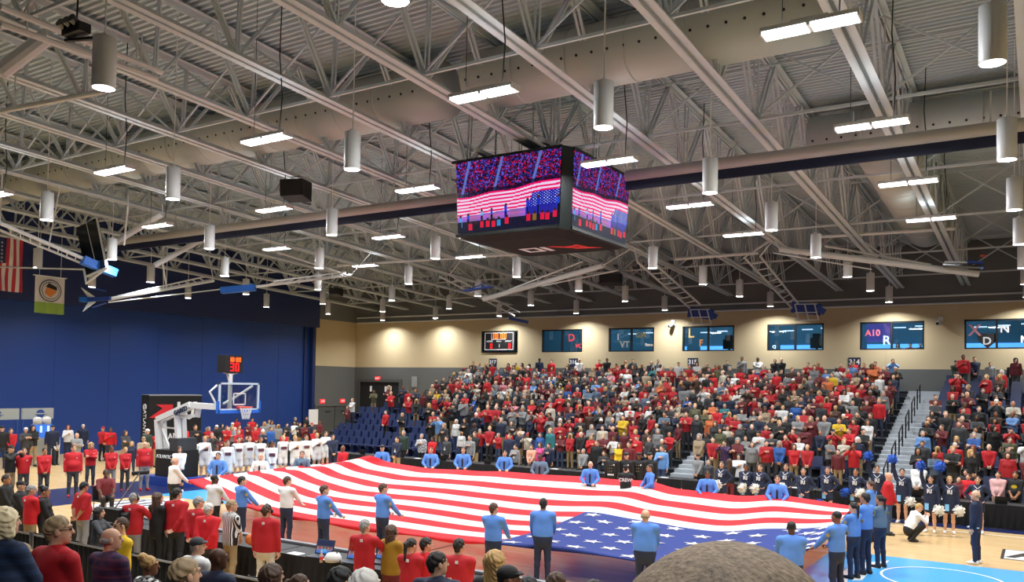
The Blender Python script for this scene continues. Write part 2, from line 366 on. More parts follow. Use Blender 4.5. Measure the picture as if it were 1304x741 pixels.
# ---- ducts
def duct(name, pts, r, label, holes=None):
    o = tag(MB().tube(pts, r, 28).build(name, m_duct, None, True), label, 'air duct', 'round ceiling air ducts')
    a, c = Vector(pts[0]), Vector(pts[-1]); d = (c-a); n = int(d.length/1.6); u = d.normalized()
    sm = MB().tube([-u*.02, u*.02], r+.018, 28).mesh('band', m_duct, True)
    for k in range(1, n): link('band', sm, o, a+u*1.6*k)
    if holes:
        hb = MB(); n = int(d.length/.42)
        for k in range(n):
            p = a+u*(.2+.42*k)
            for an in holes:
                q = p+Vector((0, -math.cos(an)*r, -math.sin(an)*r)) if abs(u.x) > .5 else p+Vector((math.cos(an)*r, 0, -math.sin(an)*r))
                nrm = (q-p).normalized(); hb.tube([q-nrm*.01, q+nrm*.006], .038, 6)
        stuff(hb.build('outlet', m_black, o))
    return o
yd = 18.9; zd = zbot(yd)+1.25
duct('air_duct', [(X_END+4, yd, zd), (XC-1.2, yd, zd)], .8, 'long round beige duct running away to the left under the roof deck', (.25, ))
duct('air_duct', [(XC-.2, yd, zd), (-4, yd, zd)], .8, 'round beige duct above the scoreboard at the top of the picture', (.25, ))
# ================================================================== FIGURES
# A body is one closed skin grown round a posed skeleton (a distance field of tapering limbs, meshed by surface nets).
def surfnet(fn, lo, hi, h):
    lo = np.array(lo, float); n = np.ceil((np.array(hi)-lo)/h).astype(int)+1
    ax = [lo[i]+h*np.arange(n[i]) for i in range(3)]
    P = np.stack(np.meshgrid(*ax, indexing='ij'), -1).reshape(-1, 3).astype(np.float32)
    F = fn(P).reshape(n)
    I = F < 0
    c = np.zeros(n-1, np.int8); offs = [(a, b, d) for a in (0, 1) for b in (0, 1) for d in (0, 1)]
    sl = lambda o, A: A[o[0]:A.shape[0]-1+o[0], o[1]:A.shape[1]-1+o[1], o[2]:A.shape[2]-1+o[2]]
    for o in offs: c += sl(o, I)
    act = (c > 0) & (c < 8); idx = np.argwhere(act); nv = len(idx)
    ids = -np.ones(n-1, int); ids[act] = np.arange(nv)
    acc = np.zeros((nv, 3)); cnt = np.zeros(nv)
    for a in range(3):
        for o in offs:
            if o[a]: continue
            o2 = list(o); o2[a] = 1
            f0 = F[tuple((idx+o).T)]; f1 = F[tuple((idx+o2).T)]
            m = (f0 < 0) != (f1 < 0); t = f0[m]/(f0[m]-f1[m])
            p = np.tile(np.array(o, float), (m.sum(), 1)); p[:, a] = t
            acc[m] += p; cnt[m] += 1
    V = lo+h*(idx+acc/cnt[:, None])
    faces = []
    for a in range(3):
        b, d = (a+1) % 3, (a+2) % 3
        f0 = np.take(F, range(F.shape[a]-1), a); f1 = np.take(F, range(1, F.shape[a]), a)
        e = np.argwhere((f0 < 0) != (f1 < 0))
        e = e[(e[:, b] > 0) & (e[:, d] > 0) & (e[:, b] < n[b]-1) & (e[:, d] < n[d]-1)]
        s = F[tuple(e.T)] < 0
        q = []
        for db, dd in ((1, 1), (0, 1), (0, 0), (1, 0)):
            k = e.copy(); k[:, b] -= db; k[:, d] -= dd; q.append(ids[tuple(k.T)])
        q = np.stack(q, 1); q[~s] = q[~s][:, ::-1]; faces.append(q)
    return V, np.concatenate(faces)
SKIN, SHIRT, PANTS, SHOES, EXTRA, EYE, LIP, HAIR = range(8)
class Body:
    def __init__(s): s.pr = []
    def cone(s, a, b, ra, rb, reg, fl=(1, 1, 1), k=.03, rot=None): s.pr.append((0, np.array(a, float), np.array(b, float), ra, rb, reg, np.array(fl, float), k)); return s
    def ell(s, c, r, reg, k=.02): s.pr.append((1, np.array(c, float), np.array(r, float), 0, 0, reg, None, k)); return s
    def dist(s, p, q):
        if q[0] == 0:
            fl = q[6]; a, b = q[1]/fl, q[2]/fl; x = p/fl.astype(np.float32); d = b-a; dd = float(d @ d)+1e-12
            t = np.clip(((x-a) @ d)/dd, 0, 1).astype(np.float32)
            return (np.linalg.norm(x-a-t[:, None]*d, axis=1)-(q[3]+t*(q[4]-q[3])))*float(fl.min())
        x = (p-q[1])/q[2]; k0 = np.linalg.norm(x, axis=1); return (k0-1)*float(q[2].min())
    def field(s, p):
        F = None
        for q in s.pr:
            d = s.dist(p, q)
            if F is None: F = d
            else:
                k = q[7]; h = np.maximum(k-np.abs(F-d), 0)/k; F = np.minimum(F, d)-h*h*k*.25
        return F
    def bounds(s, m=.05):
        lo, hi = np.full(3, 9.), np.full(3, -9.)
        for q in s.pr:
            if q[0] == 0:
                r = max(q[3], q[4])*q[6]; A = np.stack([q[1]-r, q[1]+r, q[2]-r, q[2]+r])
            else: A = np.stack([q[1]-q[2], q[1]+q[2]])
            lo = np.minimum(lo, A.min(0)); hi = np.maximum(hi, A.max(0))
        return lo-m, hi+m
    def mesh(s, h):
        lo, hi = s.bounds(2.2*h); V, Fc = surfnet(s.field, lo, hi, h)
        # one relaxation towards the true surface
        e = h*.5; f0 = s.field(V.astype(np.float32)); g = np.stack([s.field((V+np.eye(3)[i]*e).astype(np.float32))-f0 for i in range(3)], 1)/e
        g2 = (g*g).sum(1)[:, None]+1e-6; V = V-np.clip(f0[:, None]*g/g2, -h*.6, h*.6)
        C = V[Fc].mean(1).astype(np.float32)
        regs = sorted({q[5] for q in s.pr}); D = np.full((len(C), 8), 9.)
        for q in s.pr: D[:, q[5]] = np.minimum(D[:, q[5]], s.dist(C, q))
        return V, Fc, D.argmin(1)
def nv(x): return x/(np.linalg.norm(x)+1e-9)
def basis(fwd, pal):
    f = nv(np.array(fwd, float)); p = np.array(pal, float); p = nv(p-f*(p @ f)); return np.stack([np.cross(f, p), f, p], 1)   # columns: side, fingers, palm normal
_hand = {}
def hand_mesh(kind, h):
    """right hand, wrist at the origin, fingers along +Y, palm facing +Z, thumb towards -X"""
    key = (kind, h)
    if key in _hand: return _hand[key]
    B = Body(); curl = {'relaxed': (.35, .5, .35), 'grip': (1.0, 1.35, .8), 'flat': (.05, .08, .05), 'curl': (.7, .8, .5)}[kind]
    B.cone((0, -.03, 0), (0, .02, 0), .023, .026, SKIN, (1.1, 1, .75), .02)
    for k, (x, L) in enumerate(((-.030, .088), (-.010, .097), (.011, .091), (.030, .072))):
        B.cone((x*.5, .015, 0), (x, .085, 0), .014, .0115, SKIN, k=.012)
        p = np.array([x, .085, 0.]); a = 0; segs = (L*.48, L*.3, L*.26)
        for i, sl_ in enumerate(segs):
            a += curl[i]; q = p+sl_*np.array([x*.6*(1-a/3), math.cos(a), math.sin(a)])
            B.cone(p, q, .0098-.0012*i, .0088-.0012*i, SKIN, k=.003); p = q
    c = 1 if kind == 'grip' else .4
    p = np.array([-.028, .02, .006]); q = np.array([-.055+.012*c, .055, .018+.022*c]); r = q+np.array([-.008+.02*c, .032, .006+.012*c])
    B.cone(p, q, .014, .0115, SKIN, k=.014); B.cone(q, r, .0108, .0085, SKIN, k=.004)
    V, F, R = B.mesh(h); _hand[key] = (V, F, R); return _hand[key]
def hand_prisms():
    """the same hand in a few dozen faces for people far away"""
    if 'p' in _hand: return _hand['p']
    m = MB(); m.beam((0, -.03, 0), (0, .085, 0), .075, .03)
    for x, L in ((-.030, .085), (-.010, .095), (.011, .09), (.030, .07)):
        m.beam((x, .08, 0), (x*1.1, .08+L*.55, .018), .018, .018); m.beam((x*1.1, .08+L*.55, .018), (x*1.1, .08+L*.8, .05), .016, .016)
    m.beam((-.03, .02, .005), (-.065, .07, .02), .022, .022)
    _hand['p'] = (np.array(m.v), np.array(m.f), np.zeros(len(m.f), int)); return _hand['p']
_head = {}
def head_mesh(sex, h):
    """centre of the head at the origin, face towards +Y"""
    key = (sex, h)
    if key in _head: return _head[key]
    B = Body(); j = .94 if sex == 'f' else 1.0
    B.ell((0, -.012, .028), (.074, .094, .086), SKIN); B.ell((0, .022, -.045), (.056*j, .066, .066), SKIN, .04)
    B.cone((0, .055, -.088), (0, .06, -.085), .022*j, .02, SKIN, k=.04)
    B.cone((0, -.02, -.05), (0, -.035, -.20), .052*j, .058*j, SKIN, k=.03)
    if h < .015:
        B.cone((0, .088, .012), (0, .104, -.022), .009, .014, SKIN, k=.012)
        for s in (-1, 1):
            B.ell((s*.077, -.012, -.008), (.010, .021, .032), SKIN, .008); B.cone((s*.014, .086, .034), (s*.046, .074, .036), .007, .006, SKIN, k=.012)
            B.ell((s*.031, .0795, .012), (.0075, .007, .005), EYE, .002)
            B.cone((s*.016, .0905, .040), (s*.046, .078, .042), .0055, .004, HAIR, k=.002)
        B.cone((-.018, .083, -.058), (.018, .083, -.058), .0075, .0075, LIP, k=.004)
    else:
        B.cone((0, .088, .012), (0, .100, -.022), .012, .018, SKIN, k=.012)
        for s in (-1, 1): B.ell((s*.078, -.012, -.008), (.014, .022, .034), SKIN, .008)
    _head[key] = B.mesh(h); return _head[key]
def hair_body(kind):
    B = Body()
    if kind == 'short': B.ell((0, -.022, .040), (.081, .098, .086), HAIR); B.cone((0, -.085, 0), (0, -.075, -.06), .04, .03, HAIR, (1.4, 1, 1), .04)
    elif kind == 'balding':
        B.cone((-.07, -.02, -.005), (-.045, -.08, -.01), .022, .03, HAIR, k=.03); B.cone((-.045, -.08, -.01), (.045, -.08, -.01), .03, .03, HAIR, k=.03); B.cone((.045, -.08, -.01), (.07, -.02, -.005), .03, .022, HAIR, k=.03)
    elif kind == 'shaved': B.ell((0, -.020, .036), (.078, .096, .083), HAIR)
    elif kind == 'bob':
        B.ell((0, -.025, .045), (.092, .105, .088), HAIR)
        for s in (-1, 1): B.cone((s*.07, -.01, .02), (s*.078, .0, -.10), .032, .03, HAIR, (1, 1.5, 1), .04)
        B.cone((0, -.075, 0), (0, -.07, -.12), .07, .055, HAIR, (1.15, .8, 1), .05)
    elif kind == 'long':
        B.ell((0, -.025, .042), (.088, .104, .088), HAIR)
        for s in (-1, 1): B.cone((s*.068, -.02, .02), (s*.085, -.01, -.17), .028, .03, HAIR, (1, 1.5, 1), .04)
        B.cone((0, -.08, 0), (0, -.105, -.34), .065, .05, HAIR, (1.3, .7, 1), .05)
    elif kind == 'ponytail':
        B.ell((0, -.022, .040), (.081, .098, .086), HAIR); B.cone((0, -.09, .03), (0, -.14, .035), .028, .026, HAIR, k=.02); B.cone((0, -.14, .035), (0, -.15, -.22), .036, .016, HAIR, k=.03)
    elif kind == 'bun':
        B.ell((0, -.022, .040), (.081, .098, .086), HAIR); B.ell((0, -.09, .11), (.06, .06, .052), HAIR, .02)
    elif kind == 'cap':
        B.ell((0, -.015, .055), (.083, .101, .076), EXTRA); B.cone((-.03, .075, .055), (.03, .075, .055), .035, .035, EXTRA, (1.1, 1.6, .35), .01)
        B.cone((0, -.07, 0), (0, -.06, -.05), .035, .03, HAIR, (1.6, 1, 1), .02)
    elif kind == 'beanie': B.ell((0, -.02, .055), (.088, .106, .085), EXTRA); B.ell((0, -.03, .155), (.03, .03, .03), EXTRA, .01)
    elif kind == 'peaked':
        B.ell((0, -.01, .085), (.10, .115, .05), EXTRA); B.cone((-.03, .08, .045), (.03, .08, .04), .035, .035, EXTRA, (1.1, 1.4, .35), .01); B.cone((0, -.07, 0), (0, -.06, -.05), .035, .03, HAIR, (1.6, 1, 1), .02)
    elif kind == 'locs':
        B.ell((0, -.022, .042), (.088, .102, .088), HAIR)
        for a in np.linspace(.9, 2*PI-.9, 9):
            x, y = math.sin(a)*.085, math.cos(a)*.095-.02; B.cone((x, y, .02), (x*1.25, y*1.2, -.2-.04*math.cos(3*a)), .024, .018, HAIR, k=.008)
    return B
_hair = {}
def hair_me(kind, h=.012):
    if (kind, h) not in _hair:
        B = hair_body(kind); f0 = B.field
        def fld(p, B=B):     # hair stays behind the hairline of the face
            d = f0(p); x = (p-np.array([0, .085, -.02], np.float32))/np.array([.062, .058, .075], np.float32)
            cut = (np.linalg.norm(x, axis=1)-1)*.058+.004*np.sin(p[:, 0]*210)
            if kind not in ('cap', 'peaked', 'beanie', 'shaved'): d = d-.0045*np.sin(p[:, 0]*95+np.sin(p[:, 1]*60))*np.sin(p[:, 1]*70+p[:, 2]*40)-.003*np.sin(p[:, 2]*140+p[:, 0]*160)
            return np.maximum(d, -cut) if kind not in ('cap', 'peaked', 'beanie') else d
        B.field = fld; V, F, R = B.mesh(h)
        _hair[(kind, h)] = pymesh('hair', V, F, R)
    return _hair[(kind, h)]
def attr_mat(name, at, rough=.75, noise=.12, ns=9.): return mat(name, '808080', rough, attr=('OBJECT', at), noise=noise, nscale=ns)
FIG_M = [attr_mat('skin', 'skin', .55, .05), attr_mat('shirt_cloth', 'shirt'), attr_mat('trouser_cloth', 'pants'), attr_mat('shoe_leather', 'shoes', .5), attr_mat('accent_cloth', 'extra'), mat('eye_dark', '2b211c', .3), mat('lips', '9c5a50', .5), attr_mat('hair_strands', 'hair', .6, .26, 110.)]
def pymesh(name, V, F, R, mats=None):
    me = bpy.data.meshes.new(name); me.from_pydata(V.tolist(), [], F.tolist())
    for m in (mats or FIG_M): me.materials.append(m)
    me.polygons.foreach_set('material_index', np.asarray(R, np.int32)); me.polygons.foreach_set('use_smooth', np.ones(len(F), bool)); me.update(); return me
def ik(Sh, W, l1, l2, hint):
    v = W-Sh; d = np.linalg.norm(v); d2 = min(max(d, .06), (l1+l2)*.995); u = v/d; W = Sh+u*d2
    a = (l1*l1-l2*l2+d2*d2)/(2*d2); hgt = math.sqrt(max(l1*l1-a*a, 0)); n = nv(np.array(hint, float)-u*(np.array(hint, float) @ u))
    return Sh+u*a+n*hgt, W
# wrist target (right arm, x>0), elbow hint, finger direction, palm direction, hand shape
ARM = {'down': ((.255, .03, .82), (.5, -1, 0), (0, .1, -1), (-1, .2, 0), 'relaxed'),
 'clasp': ((.075, .20, .92), (1, -.5, -.3), (-.75, .35, -.5), (-.4, -.8, .1), 'curl'),
 'behind': ((.07, -.19, .93), (1, -.2, 0), (-.8, -.1, -.4), (0, -.6, .3), 'curl'),
 'heart': ((.03, .20, 1.29), (.8, -.2, -.8), (-1, -.05, .15), (0, -1, 0), 'flat'),
 'clap': ((.05, .33, 1.23), (.9, -.2, -.8), (-.1, .5, .8), (-1, 0, 0), 'flat'),
 'cross': ((-.09, .205, 1.17), (.9, .1, -.7), (-1, -.15, .3), (0, -1, 0), 'curl'),
 'hold': ((.19, .36, 1.0), (.7, -.8, -.3), (-.15, 1, .0), (-.3, 0, -1), 'grip'),
 'holdf': ((.16, .25, 1.02), (1, -.6, -.2), (-.3, .9, -.1), (-.3, 0, -1), 'grip'),
 'holdlow': ((.24, .28, .92), (.6, -.8, -.2), (-.1, 1, -.2), (-.5, 0, -.9), 'grip'),
 'raise': ((.24, .10, 1.92), (.8, -.2, .0), (.05, .1, 1), (-.5, .6, 0), 'grip'),
 'phone': ((.07, .30, 1.47), (.9, -.2, -.8), (-.25, .35, .9), (-.6, .7, .1), 'curl'),
 'hip': ((.19, .03, 1.0), (1, -.6, 0), (-.6, .6, -.5), (-.6, .5, .4), 'relaxed'),
 'salute': ((.12, .13, 1.60), (.9, -.1, .1), (-.9, .2, .35), (-.3, .4, -.8), 'flat'),
 'knee': ((.16, .36, .62), (.8, -.5, .2), (-.2, .9, -.4), (0, 0, -1), 'relaxed'),
 'type': ((.14, .36, .80), (.8, -.4, -.3), (-.2, 1, -.1), (0, 0, -1), 'curl')}
def figure(pose=('down', 'down'), legs='stand', sex='m', fat=1., sleeve='long', bottom='pants', res=.02, head=(0, 0), lean=0., hands='full', untuck=True, hood=False, headres=None):
    """returns V, F, region, head matrix (4x4) for a figure 1.75 m tall facing +Y, feet at z=0 (a seated one: seat at z=.44)"""
    B = Body(); f = fat; sw = .198 if sex == 'm' else .172
    hipz = {'stand': .93, 'sit': .52, 'crouch': .36, 'stride': .92, 'kneel': .50}[legs]; dz = hipz-.93
    cl, sl_ = math.cos(lean), math.sin(lean)
    def T(p):
        x, y, z = p; z0 = z-.93; return np.array([x, y*cl+z0*sl_, hipz+z0*cl-y*sl_])
    # torso
    hem = (.86 if untuck else .97) if legs in ('stand', 'stride') else .965
    B.cone(T((0, 0, .96)), T((0, 0, 1.08)), .176*f, .172*f, SHIRT, (1, .72, 1), .03)
    B.cone(T((0, 0, 1.08)), T((0, .005, 1.30)), .172*f, .192*(f*.5+.5)*(1 if sex == 'm' else .92), SHIRT, (1, .70, 1), .05)
    B.cone(T((-sw*.72, -.01, 1.405)), T((sw*.72, -.01, 1.405)), .066, .066, SHIRT, k=.06)
    B.cone(T((0, -.015, 1.42)), T((0, -.01, 1.462)), .075, .060, SHIRT, k=.03)
    if sex == 'f':
        for s in (-1, 1): B.ell(T((s*.07, .105, 1.275)), (.065, .05, .06), SHIRT, .05)
    elif f > 1.08: B.ell(T((0, .08, 1.08)), (.13*f, .11*f, .13), SHIRT, .08)
    if hood: B.cone(T((-.07, -.085, 1.44)), T((.07, -.085, 1.44)), .05, .05, SHIRT, (1, 1, .8), .03)
    # hips and legs
    lp = SKIN if bottom in ('skirt', 'shorts') else PANTS
    B.cone(T((0, -.005, .90)), T((0, -.005, .97)), .168*f*(1.03 if sex == 'f' else 1), .150*f, PANTS, (1, .72, 1), .03)
    for s in (-1, 1):
        H = np.array([s*.09, -.005, hipz-.02])
        if legs == 'stand': K, A = np.array([s*.105, .015, .50]), np.array([s*.115, -.02, .09])
        elif legs == 'stride': K, A = np.array([s*.10, .05+s*.10, .50]), np.array([s*.105, -.02+s*.20, .09])
        elif legs == 'sit': K, A = np.array([s*.12, .42, .50]), np.array([s*.12, .40, .09])
        elif legs == 'crouch': K, A = np.array([s*.17, .33, .47 if s > 0 else .42]), np.array([s*.13, .06-.04*s, .10])
        else: K, A = (np.array([.11, .38, .48]), np.array([.11, .38, .09])) if s > 0 else (np.array([-.11, .16, .07]), np.array([-.11, -.24, .08]))
        r = (.088, .066, .058, .052) if lp == PANTS else (.080, .052, .055, .036)
        M = H+(K-H)*.45
        if bottom == 'shorts': B.cone(H, H+(K-H)*.72, .096*f, .098, PANTS, k=.02)
        elif bottom == 'skirt': B.cone(H+np.array([-s*.05, 0, .02]), H+(K-H)*.42+np.array([-s*.03, 0, 0]), .125, .135, PANTS, (1, .85, 1), .05)
        B.cone(H, K, r[0]*(f*.6+.4), r[1], lp, k=.03)
        C = K+(A-K)*.3+np.array([0, -.015 if legs in ('stand', 'stride') else 0, 0])
        B.cone(K, C, r[1]*.97, r[2], lp, k=.03); B.cone(C, A, r[2], r[3], lp, k=.03)
        fw = np.array([s*.15, 1, 0]) if not (legs == 'kneel' and s < 0) else np.array([0, .35, -1.])
        fw = nv(fw); B.cone(A-fw*.045+[0, 0, -.045], A+fw*.15+[0, 0, -.055], .043, .036, SHOES, k=.02); B.cone(A-fw*.02+[0, 0, -.02], A+fw*.05+[0, 0, -.045], .045, .04, SHOES, k=.02)
    B.n_trunk = len([q for q in B.pr if q[5] in (SHIRT, PANTS, SKIN)])
    parts = []
    # arms
    for s, nm in ((1, pose[0]), (-1, pose[1])):
        W0, hint, fd, pd, hk = ARM[nm]; m = np.array([s, 1, 1.])
        W0 = np.array(W0)*m
        if nm == 'cross' and s < 0: W0 = W0+[0, .035, .05]
        Sh = T((s*sw, -.01, 1.405))
        Wt = T(W0) if nm not in ('knee', 'type') else np.array(W0)+[0, 0, dz+.41 if legs == 'stand' else 0]
        E, W = ik(Sh, Wt, .285, .25, np.array(hint)*m)
        lo = SHIRT if sleeve == 'long' else SKIN
        B.cone(Sh, E, .070*(f*.4+.6), .057, SHIRT if sleeve != 'none' else SKIN, k=.035)
        if sleeve == 'short': pass
        B.cone(E, E+(W-E)*.45, .055 if lo == SHIRT else .042, .050 if lo == SHIRT else .040, lo, k=.02); B.cone(E+(W-E)*.45, W, .050 if lo == SHIRT else .040, .040 if lo == SHIRT else .028, lo, k=.02)
        R = basis(np.array(fd)*m, np.array(pd)*m)
        hv, hf, hr = hand_prisms() if hands == 'low' else hand_mesh(hk, .0062 if hands == 'full' else .0095)
        hv = hv*(1.0 if sex == 'm' else .92)
        if s < 0:
            hv = hv*np.array([-1, 1, 1]); hf = hf[:, ::-1]
        parts.append((hv @ R.T+W+nv(W-E)*.012, hf, hr))
    # neck and head
    hc = T((0, .02, 1.625)); hz, hx = head
    Rm = Matrix.Rotation(hz, 3, 'Z') @ Matrix.Rotation(hx-lean, 3, 'X')
    R = np.array(Rm)
    if headres is None: headres = .0085 if hands != 'low' else .02
    V, F, rg = head_mesh(sex, headres); parts.append((V @ R.T+hc, F, rg))
    bv, bf, br = B.mesh(res)
    C = bv[bf].mean(1); zl = .93+(C[:, 2]-hipz)*cl+C[:, 1]*sl_
    trunk = np.stack([B.dist(C.astype(np.float32), q) for q in B.pr if q[5] in (SHIRT, PANTS, SKIN)], 1)
    n_t = B.n_trunk; near = trunk.argmin(1) < n_t
    low = PANTS
    br = np.where(near & (br == SHIRT) & (zl < hem), low, br)
    if legs in ('stand', 'stride'): br = np.where(near & (br == PANTS) & (zl >= hem), SHIRT, br)
    n = len(bv); Vs, Fs, Rs = [bv], [bf], [br]
    for V, F, rg in parts: Vs.append(V); Fs.append(F+n); Rs.append(rg); n += len(V)
    M = Rm.to_4x4(); M.translation = Vector(hc)
    return np.concatenate(Vs), np.concatenate(Fs), np.concatenate(Rs), M
_fig = {}
SKINS = {'light': 'd9a98c', 'pale': 'e2b8a0', 'tan': 'b98563', 'brown': '7d4f35', 'dark': '51321f'}
HAIRS = {'brown': '4a3222', 'dark': '1d1612', 'black': '0d0b0b', 'gray': '8f8d8a', 'white': 'cfccc6', 'blond': 'b8935a', 'platinum': 'e3d2aa', 'red': '7a3a1c', 'ash': '9a8362'}
CLOTH = {'red': 'b81420', 'bright red': 'd01522', 'maroon': '6a1a22', 'black': '141416', 'navy': '18233f', 'blue': '2b5fae', 'light blue': '6d9bd6', 'uniform blue': '5487d8', 'white': 'ecebe9', 'cream': 'd8cfbd', 'gray': '8a8b8c', 'dark gray': '3c3e42', 'charcoal': '2a2b2f', 'khaki': '9c8560', 'tan': 'ab977a', 'denim': '33486a', 'dark denim': '222e44', 'green': '2f6b4c', 'dark green': '2a3a30', 'olive': '5a5a3c', 'yellow': 'e0b818', 'mustard': '9b7416', 'orange': 'd9703a', 'pink': 'd98a96', 'hot pink': 'd24f8a', 'purple': '4a2f5e', 'teal': '2d7f86', 'brown': '4e3425', 'blush': 'd9a9a6', 'steel blue': '5c7389', 'peach': 'e0a184'}
def cset(o, **kw):
    for k, v in kw.items(): o[k] = [float(c) for c in srgb(v)]
def person(px, ytop, label, shirt='red', pants='dark gray', hair=('short', 'brown'), skin='light', pose=('down', 'down'), face=PI, H=1.75, z0=0., legs='stand', sex='m', fat=1., sleeve='long', bottom='pants', head=(0, 0), lean=0., untuck=True, shoes='black', cap='black', group=None, D=None, loc=None, hood=False, res=.02, hands='full', children=None, cat='person', shirt_mat=None):
    key = (pose, legs, sex, fat, sleeve, bottom, head, lean, untuck, hood, res, hands)
    if key not in _fig:
        V, F, R, M = figure(pose, legs, sex, fat, sleeve, bottom, res, head, lean, hands, untuck, hood)
        _fig[key] = (pymesh('person', V, F, R), M, V[:, 2].max())
    me, M, top = _fig[key]
    top += .012 if hair[0] not in ('cap', 'peaked', 'beanie', 'bun') else .03
    s = H/1.75
    if loc is None:
        if D is not None: loc = onD(px, ytop, D); loc.z -= top*s
        elif 'raise' in pose: loc = onZ(px, ytop, z0+1.75*s); loc.z = z0
        else: loc = onZ(px, ytop, z0+top*s); loc.z = z0
    o = link('person', me, None, loc, (0, 0, face)); o.scale = (s, s, s)
    pick = lambda d, k: d.get(k, k)
    cols = dict(skin=pick(SKINS, skin), shirt=pick(CLOTH, shirt), pants=pick(CLOTH, pants), shoes=pick(CLOTH, shoes), hair=pick(HAIRS, hair[1]), extra=pick(CLOTH, cap))
    cset(o, **cols)
    if shirt_mat:
        me2 = me.copy(); me2.materials[SHIRT] = shirt_mat; o.data = me2
    if hair[0] != 'none':
        hm = link('cap' if hair[0] in ('cap', 'peaked', 'beanie') else 'hair', hair_me(hair[0], .010 if hands == 'full' else .016), o); hm.matrix_local = M; cset(hm, **cols)
    tag(o, label, cat, group); HEADM[o.name] = M
    return o
HEADM = {}
def glasses(o):
    b = MB(); ring = lambda cx: [(cx+.021*math.cos(2*PI*k/10), .094-abs(cx)*.12, .012+.016*math.sin(2*PI*k/10)) for k in range(11)]
    for s in (-1, 1): b.tube(ring(s*.03), .0028, 5).tube([(s*.051, .088, .014), (s*.078, .02, .012), (s*.08, -.02, .004)], .0028, 5)
    b.tube([(-.009, .094, .014), (.009, .094, .014)], .0028, 5); g = b.build('glasses', mat('glasses_frame', '1a1a1c', .4), o); g.matrix_local = HEADM[o.name]
# ================================================================== SCOREBOARD
m_led = bpy.data.materials.new('screen_picture'); m_led.use_nodes = True
_nt = m_led.node_tree; _b = _nt.nodes['Principled BSDF']; _a = _nt.nodes.new('ShaderNodeVertexColor'); _a.layer_name = 'Col'
_nt.links.new(_a.outputs['Color'], _b.inputs['Emission Color']); _b.inputs['Emission Strength'].default_value = 1.9; _b.inputs['Base Color'].default_value = (.01, .01, .01, 1); _b.inputs['Specular IOR Level'].default_value = .1
def screen_pixels(W=190, H=120):
    r = np.random.default_rng(3); img = np.zeros((H, W, 3)); v, u = np.mgrid[0:H, 0:W]; u = u/W; v = v/H
    pal = np.array([[.62, .03, .2], [.12, .1, .4], [.06, .06, .2], [.35, .3, .75], [.75, .05, .22], [.2, .25, .75], [.35, .1, .3], [.08, .05, .15]])
    n = r.integers(0, 8, (H//2+1, W//2+1)); img[:] = pal[np.kron(n, np.ones((2, 2), int))[:H, :W]]*(.35+.95*np.kron(r.random((H//2+1, W//2+1)), np.ones((2, 2)))[:H, :W])[..., None]
    for a in (.10, .42, .78):
        m = np.abs(u-a+(v-.2)*.18) < .013; img[m] = [.35, .42, .75]
    top = .49-.11*u**1.5+.012*np.sin(u*14); bot = .765-.06*u
    band = (v > top-.055) & (v < top); img[band] = img[band]*.35+[.02, .02, .08]
    t = (v-top)/(bot-top); fl = (t >= 0) & (t < 1); k = np.floor(t*11.5).astype(int)
    img[fl & (k % 2 == 0)] = [.95, .06, .38]; img[fl & (k % 2 == 1)] = [.95, .85, 1.]
    can = fl & (u > .70+.25*(1-t)*.3) & (t > .42); img[can] = [.05, .10, .62]
    st = can & ((np.floor(u*60)+np.floor(v*56)) % 2 == 0) & (np.modf(u*60)[0] < .5) & (np.modf(v*56)[0] < .5); img[st] = [.75, .8, 1.]
    fl2 = (v >= bot) & (v < .86); img[fl2] = np.stack([.62+.1*np.sin(v*90), .36+0*u, .72+.1*np.sin(u*30)], -1)[fl2]; img[fl2 & (u > .68)] = [.12, .12, .6]
    dk = v >= .84; img[dk] = (np.array([.05, .05, .14])*(.4+1.4*r.random((H, W)))[..., None])[dk]
    for x, y, h, c in ((.03, .76, .15, (.25, .6, .9)), (.11, .74, .12, (.1, .25, .85)), (.25, .70, .15, (.3, .7, .95)), (.35, .70, .15, (.1, .25, .85)), (.49, .66, .19, (.08, .2, .8)), (.70, .62, .2, (.08, .2, .8)), (.80, .60, .22, (.06, .15, .7)), (.985, .62, .2, (.1, .25, .85))):
        m = (np.abs(u-x) < .013) & (v > y) & (v < y+h); img[m] = c; m = (np.abs(u-x) < .010) & (v > y+h*.5) & (v < y+h*1.15); img[m] = (.03, .03, .10); m = ((u-x)**2*2.6+(v-y)**2 < .0004); img[m] = (.25, .12, .12)
    for x, y, c in ((.13, .84, 'r'), (.19, .85, 'k'), (.25, .82, 'r'), (.31, .82, 'r'), (.37, .83, 'r'), (.42, .82, 'b'), (.50, .80, 'r'), (.71, .79, 'r'), (.77, .79, 'y'), (.84, .79, 'r'), (.89, .80, 'r'), (.96, .78, 'r')):
        cc = {'r': (.9, .08, .22), 'k': (.05, .04, .08), 'b': (.2, .5, .8), 'y': (.5, .35, .15)}[c]; m = (np.abs(u-x) < .018) & (v > y+.03) & (v < y+.12); img[m] = cc; m = ((u-x)**2*2.6+(v-y-.015)**2 < .00045); img[m] = (.2, .08, .1)
    return np.clip(img, 0, 1)**2.0
